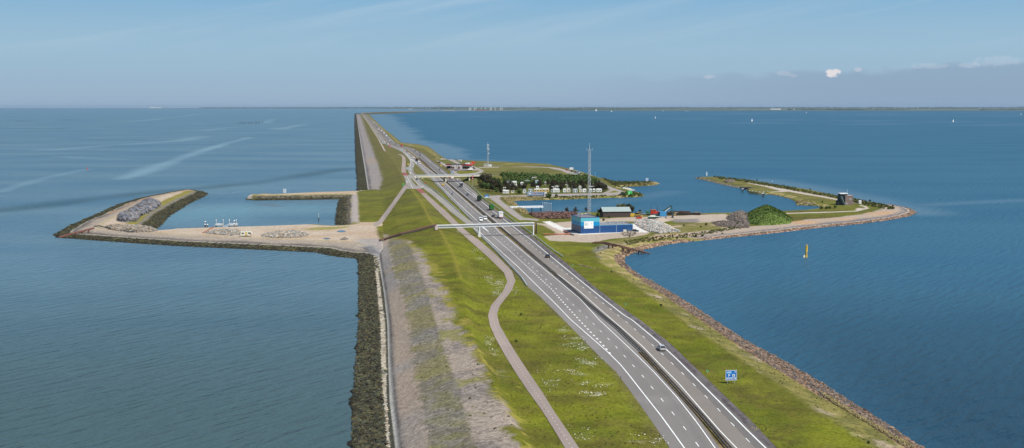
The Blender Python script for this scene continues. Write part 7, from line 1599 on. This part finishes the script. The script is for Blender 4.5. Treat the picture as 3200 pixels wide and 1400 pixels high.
heap('rubble_heap', [(814,736),(830,730),(855,726),(890,722),(920,721),(950,727),(965,733),(950,741),(900,744),(850,743),(820,740)], 1.4, RM_QUAY, 1500, .45, 'pale rubble heap right of the snack caravan', 'rubble heap', 14, RM_TAN, 3.3)
heap('sand_heap', [(1060,750),(1070,745),(1082,743),(1092,748),(1080,751)], 0.5, RM_TAN, 60, .3, 'small tan heap near the right end of the quay', 'heap', 15, RM_TAN, 3.3)
heap('rubble_heap', [(1978,696),(1990,692),(2015,693),(2025,691),(2070,697),(2095,708),(2120,722),(2128,724),(2090,727),(2060,730),(2030,725),(2010,718),(1990,706)], 2.6, RM_PALE, 4200, .4, 'big white concrete rubble heap right of the blue hall', 'rubble heap', 16, RM_PALE, 3.6, .6)
heap('rock_pile', [(2268,682),(2280,672),(2300,664),(2325,664),(2345,672),(2352,688),(2345,700),(2320,703),(2300,698),(2280,693)], 2.9, RM_BRN, 1900, .5, 'dark grey rock pile leaning against the green mound', 'rock pile', 17, RM_BRN, 3.6, .7)
heap('rubble_heap', [(2222,695),(2260,690),(2300,694),(2345,700),(2340,712),(2300,712),(2240,708)], .9, RM_BRN, 1300, .4, 'flat grey rubble field in front of the dark rock pile', 'rubble heap', 18, RM_BRN, 3.6)
heap('sand_heap', [(2025,692),(2050,682),(2075,680),(2095,690),(2080,694),(2050,696)], 1.8, RM_TAN, 10, .2, 'smooth sand heap behind the white rubble', 'heap', 19, mat('loose_sand', (.38,.31,.24), .95), 3.6, .8, False)
heap('stone_field', [(2262,566),(2275,562.5),(2292,563.5),(2298,567),(2290,570),(2270,570)], .7, RM_BRN, 900, .6, 'grey stone field on the far spit', 'rock pile', 20, RM_BRN, 3.4)
heap('rubble_heap', [(1942,729),(1960,724),(1975,724),(1990,729),(1980,737),(1950,738)], .8, RM_TAN, 260, .4, 'low rubble heap in front of the right part of the blue hall', 'rubble heap', 22, RM_TAN, 3.6)
for i, (x, y) in enumerate(((1785,671),(1812,671),(1830,673))): heap('stone_heap', [(x-9,y+2),(x-5,y-2),(x+6,y-2),(x+9,y+2),(x,y+4)], 1.0, RM_PALE, 120, .5, ['white stone heap behind the pink hedge, left of the mast','white stone heap just left of the mast foot','white stone heap right at the mast foot'][i], 'stone heap', 30 + i, RM_PALE)
# green mound
g_ = heap('grass_mound', [(2328,684),(2338,668),(2370,656),(2420,657),(2455,670),(2480,692),(2470,700),(2420,704),(2370,704),(2335,698)], 5.9, None, 0, 0, 'big green overgrown mound beside the dark rock pile', 'mound', 40, leaf_mat('mound_grass', (.10,.145,.032), .5), 3.6, .55, False)
def mound_shag():
    me = g_.children[0].data; n = len(me.vertices); co = np.empty(n * 3, np.float32); me.vertices.foreach_get('co', co); co = co.reshape(-1, 3); co = co[co[:, 2] > .3]; r = np.random.RandomState(4); k = 5200
    p = co[r.randint(0, len(co), k)] + r.uniform(-.5, .5, (k, 3)) * [1, 1, .3]; u = r.normal(size=(k, 3)); u /= np.linalg.norm(u, axis=1)[:, None]; v = np.cross(u, [0, .3, 1]); s = .16 + .22 * r.rand(k, 1)
    V = np.stack([p - u*s, p + u*s, p + u*s*.6 + v*s + [0, 0, .4], p - u*s*.6 + v*s + [0, 0, .4]], 1).reshape(-1, 3); o = npmesh('herbs', V, np.arange(len(V)).reshape(-1, 4), LM['lush'], smooth=False, parent=g_); o['kind'] = 'stuff'
mound_shag()
# puddles on the quay
MP = mat('puddle_water', (.05,.07,.09), .05, var=0)
for x, y, rx, ry, lab in ((1067,721,13,3,'long blue puddle on the harbour quay'), (1021,743.5,10,1.8,'round puddle near the edge of the harbour quay')):
    pts = [(x + rx*math.cos(a)*(1+.15*math.sin(3*a)), y + ry*math.sin(a)) for a in np.linspace(0, 6.283, 20)[:-1]]; X, Y = G(np.array([p[0] for p in pts]), np.array([p[1] for p in pts]), 3.75)
    me = bpy.data.meshes.new('puddle'); me.from_pydata([(float(a), float(b), 3.5) for a, b in zip(X, Y)], [], [tuple(range(len(pts)))]); me.materials.append(MP); o = bpy.data.objects.new('puddle', me); COL.objects.link(o); tag(o, lab, 'puddle')

def flowers(name, items, lm, seed, size=.07):
    r = np.random.RandomState(seed); P_ = []
    for x, y, rx, ry, n in items:
        X0, Y0 = G(x, y, 4.8); k = 7
        for _ in range(k):
            a, b = r.normal(size=2) * .6; m_ = n // (4 * k); P_.append(np.stack([X0 + rx * a + r.normal(size=m_) * rx * .22, Y0 + ry * b + r.normal(size=m_) * ry * .22], -1))
    p = off_path(np.concatenate(P_)); z = ground_z(p[:, 0], p[:, 1]) + .25; c = np.column_stack([p, z]); u = r.normal(size=c.shape); u[:, 2] *= .3; u /= np.linalg.norm(u, axis=1)[:, None]; v = np.cross(u, [0, 0, 1.]) + r.normal(size=c.shape) * .2; s_ = size * (.6 + r.rand(len(c), 1))
    V = np.stack([c - u*s_ - v*s_, c + u*s_ - v*s_, c + u*s_ + v*s_, c - u*s_ + v*s_], 1).reshape(-1, 3); tag(npmesh(name, V, np.arange(len(V)).reshape(-1, 4), LM[lm], smooth=False), kind='stuff')
flowers('white_flowers', [(1553,890,3,11,900),(1561,917,2.5,7,500),(1530,868,2,7,300),(1500,808,2,8,260),(1605,905,2.5,8,350),(1480,788,2,9,240),(1520,1075,2,9,200),(1540,1115,2,9,220),(1850,1224,2.2,2.2,420),(1830,1125,3,5,420),(1815,1160,3,4,240),(1840,1193,3,4,300),(1716,1190,2,4,220),(1795,1065,4,8,360),(1820,1076,2,5,320),(1785,1045,3,6,240),(1765,1020,2,7,200),(1430,732,1.2,12,260),(2010,1366,4,5,240),(1800,1360,3,5,220),(1740,1170,8,14,260)], 'white', 1)
flowers('yellow_flowers', [(2410,1332,6,5,260),(1620,1210,1.3,1.6,80),(1437,850,1.6,40,420),(1400,770,1.4,40,300),(1360,705,1.2,40,160),(1480,1050,2.5,25,200),(1520,1140,2.5,20,220)], 'yellow', 2, .05)
SKY_H, SKY_M, SKY_T, SKY_C, SKY_B, SKY_W = (3.0,4.1,5.3), (3.0,4.6,5.9), (1.8,3.9,6.0), (4.6,5.7,6.7), (2.3,3.25,4.5), (7.2,6.8,6.9)
SKY_STR, SUN_E, EXPO, HAZE, CIRRUS = .1, 4.6, 0.15, 8e-6, .6
# ================================================================ SKY, SUN, AIR
SUN_EL, SUN_AZ = R(52), math.atan2(0.78, -0.62)        # azimuth measured from +Y towards +X
w = bpy.data.worlds.new('World'); scn.world = w; w.use_nodes = True
N = w.node_tree.nodes; L = w.node_tree.links; bg = N['Background']
sky = N.new('ShaderNodeTexSky'); sky.sky_type = 'NISHITA'; sky.sun_disc = False
sky.sun_elevation = SUN_EL; sky.sun_rotation = SUN_AZ; sky.air_density = 1.0; sky.dust_density = 0.6; sky.ozone_density = 1.6; sky.altitude = 70
tc = N.new('ShaderNodeTexCoord'); sep = N.new('ShaderNodeSeparateXYZ'); L.new(tc.outputs['Generated'], sep.inputs['Vector'])
def mth(op, a, b=None, clamp=False):
    n = N.new('ShaderNodeMath'); n.operation = op; n.use_clamp = clamp
    for i, v in enumerate((a, b)):
        if v is None: continue
        if isinstance(v, (int, float)): n.inputs[i].default_value = v
        else: L.new(v, n.inputs[i])
    return n.outputs[0]
def rng(v, a, b, c=0., d=1., smooth=True):
    n = N.new('ShaderNodeMapRange'); n.interpolation_type = 'SMOOTHSTEP' if smooth else 'LINEAR'
    n.inputs['From Min'].default_value = a; n.inputs['From Max'].default_value = b; n.inputs['To Min'].default_value = c; n.inputs['To Max'].default_value = d
    L.new(v, n.inputs['Value']); return n.outputs['Result']
def mixc(f, a, b):
    n = N.new('ShaderNodeMix'); n.data_type = 'RGBA'
    for k, v in (('Factor', f), ('A', a), ('B', b)):
        if isinstance(v, (int, float)): n.inputs[k].default_value = v
        elif isinstance(v, tuple): n.inputs[k].default_value = v + (1,)
        else: L.new(v, n.inputs[k])
    return n.outputs['Result']
el = sep.outputs['Z']
ax = mth('DIVIDE', sep.outputs['X'], mth('MAXIMUM', mth('ABSOLUTE', sep.outputs['Y']), .05))
# tone the physically bright horizon down to the milky blue of this day
skc = N.new('ShaderNodeVectorMath'); skc.operation = 'MULTIPLY'; L.new(sky.outputs['Color'], skc.inputs[0]); skc.inputs[1].default_value = (1, 1, 1)
base = mixc(rng(el, 0.0, 0.055), SKY_H, SKY_M)
base = mixc(rng(el, 0.045, 0.12), base, SKY_T)
base = mixc(rng(el, 0.15, 0.6), base, skc.outputs['Vector'])
# thin cirrus
cv = N.new('ShaderNodeCombineXYZ'); L.new(mth('ADD', mth('MULTIPLY', ax, 1.2), mth('MULTIPLY', el, -3.0)), cv.inputs['X']); L.new(mth('ADD', mth('MULTIPLY', el, 14.0), mth('MULTIPLY', ax, -2.2)), cv.inputs['Y'])
cn = N.new('ShaderNodeTexNoise'); cn.inputs['Scale'].default_value = 2.2; cn.inputs['Detail'].default_value = 7; cn.inputs['Roughness'].default_value = .55; cn.inputs['Distortion'].default_value = .6; L.new(cv.outputs['Vector'], cn.inputs['Vector'])
cir = mth('MULTIPLY', rng(cn.outputs['Fac'], .48, .78), mth('MULTIPLY', rng(el, .03, .07), CIRRUS))
base = mixc(cir, base, SKY_C)
# the long grey cloud bank low on the right
cb = N.new('ShaderNodeCombineXYZ'); L.new(mth('MULTIPLY', ax, 22.0), cb.inputs['X']); L.new(mth('MULTIPLY', el, 60.0), cb.inputs['Y'])
bn = N.new('ShaderNodeTexNoise'); bn.inputs['Scale'].default_value = 1.0; bn.inputs['Detail'].default_value = 5; L.new(cb.outputs['Vector'], bn.inputs['Vector'])
top = mth('ADD', mth('ADD', rng(ax, .05, .45, .0225, .036, False), mth('MULTIPLY', mth('SUBTRACT', bn.outputs['Fac'], .5), .022)), 0.0)
bank = mth('MULTIPLY', rng(mth('SUBTRACT', top, el), -.0025, .0035), rng(ax, -.02, .34))
base = mixc(mth('MULTIPLY', bank, .62), base, SKY_B)
# one small white cloud head and a few fainter ones
pb = N.new('ShaderNodeCombineXYZ'); L.new(mth('MULTIPLY', ax, 150.0), pb.inputs['X']); L.new(mth('MULTIPLY', el, 260.0), pb.inputs['Y'])
pn = N.new('ShaderNodeTexNoise'); pn.inputs['Scale'].default_value = 1.0; pn.inputs['Detail'].default_value = 5; pn.inputs['Roughness'].default_value = .6; L.new(pb.outputs['Vector'], pn.inputs['Vector'])
def puff(cx, cz, rx, rz, amt, base):
    d = mth('ADD', mth('POWER', mth('DIVIDE', mth('SUBTRACT', ax, cx), rx), 2.0), mth('POWER', mth('DIVIDE', mth('SUBTRACT', el, cz), rz), 2.0))
    d = mth('ADD', d, mth('MULTIPLY', mth('SUBTRACT', pn.outputs['Fac'], .5), 4.0))
    return mixc(mth('MULTIPLY', rng(d, 1.2, .2), amt), base, SKY_W)
def sky_at(x, y): return (x - 1600) / F / 1.0, (HZ - y) / F
for x, y, rx, ry, a in ((2594,233,26,13,.95),(2215,243,20,6,.22),(2440,235,22,8,.18),(2470,240,20,6,.15),(2672,224,14,8,.28),(2890,216,60,9,.14),(3015,214,34,9,.16),(3110,205,80,16,.14)):
    X_, E_ = sky_at(x, y); base = puff(X_, E_, rx / F, ry / F, a, base)
bg.inputs['Strength'].default_value = SKY_STR
L.new(base, bg.inputs['Color'])
sd_ = bpy.data.lights.new('sun', 'SUN'); sd_.energy = SUN_E; sd_.angle = R(.55); sd_.color = (1.0, .955, .88)
so = bpy.data.objects.new('sun', sd_); COL.objects.link(so)
dv = Vector((math.sin(SUN_AZ) * math.cos(SUN_EL), math.cos(SUN_AZ) * math.cos(SUN_EL), math.sin(SUN_EL)))
so.rotation_euler = dv.to_track_quat('Z', 'Y').to_euler(); so.location = (0, 0, 300)
if HAZE:
    hm = bpy.data.materials.new('haze_air'); hm.use_nodes = True; hn = hm.node_tree.nodes; hn.clear()
    out = hn.new('ShaderNodeOutputMaterial'); pv = hn.new('ShaderNodeVolumePrincipled'); pv.inputs['Density'].default_value = HAZE
    pv.inputs['Density Attribute'].default_value = ''; pv.inputs['Color'].default_value = (.52, .70, .92, 1); pv.inputs['Anisotropy'].default_value = .2
    hm.node_tree.links.new(pv.outputs['Volume'], out.inputs['Volume'])
    mb = MB().box(-100000, 100000, -3000, 96000, -3.2, 175); mb.build('haze', hm)['kind'] = 'stuff'
vs = scn.view_settings; vs.view_transform = 'Standard'; vs.look = 'None'; vs.exposure = EXPO; vs.gamma = 1
scn.cycles.use_denoising = True; scn.cycles.max_bounces = 5; scn.cycles.volume_bounces = 0
scn.cycles.sample_clamp_indirect = 4
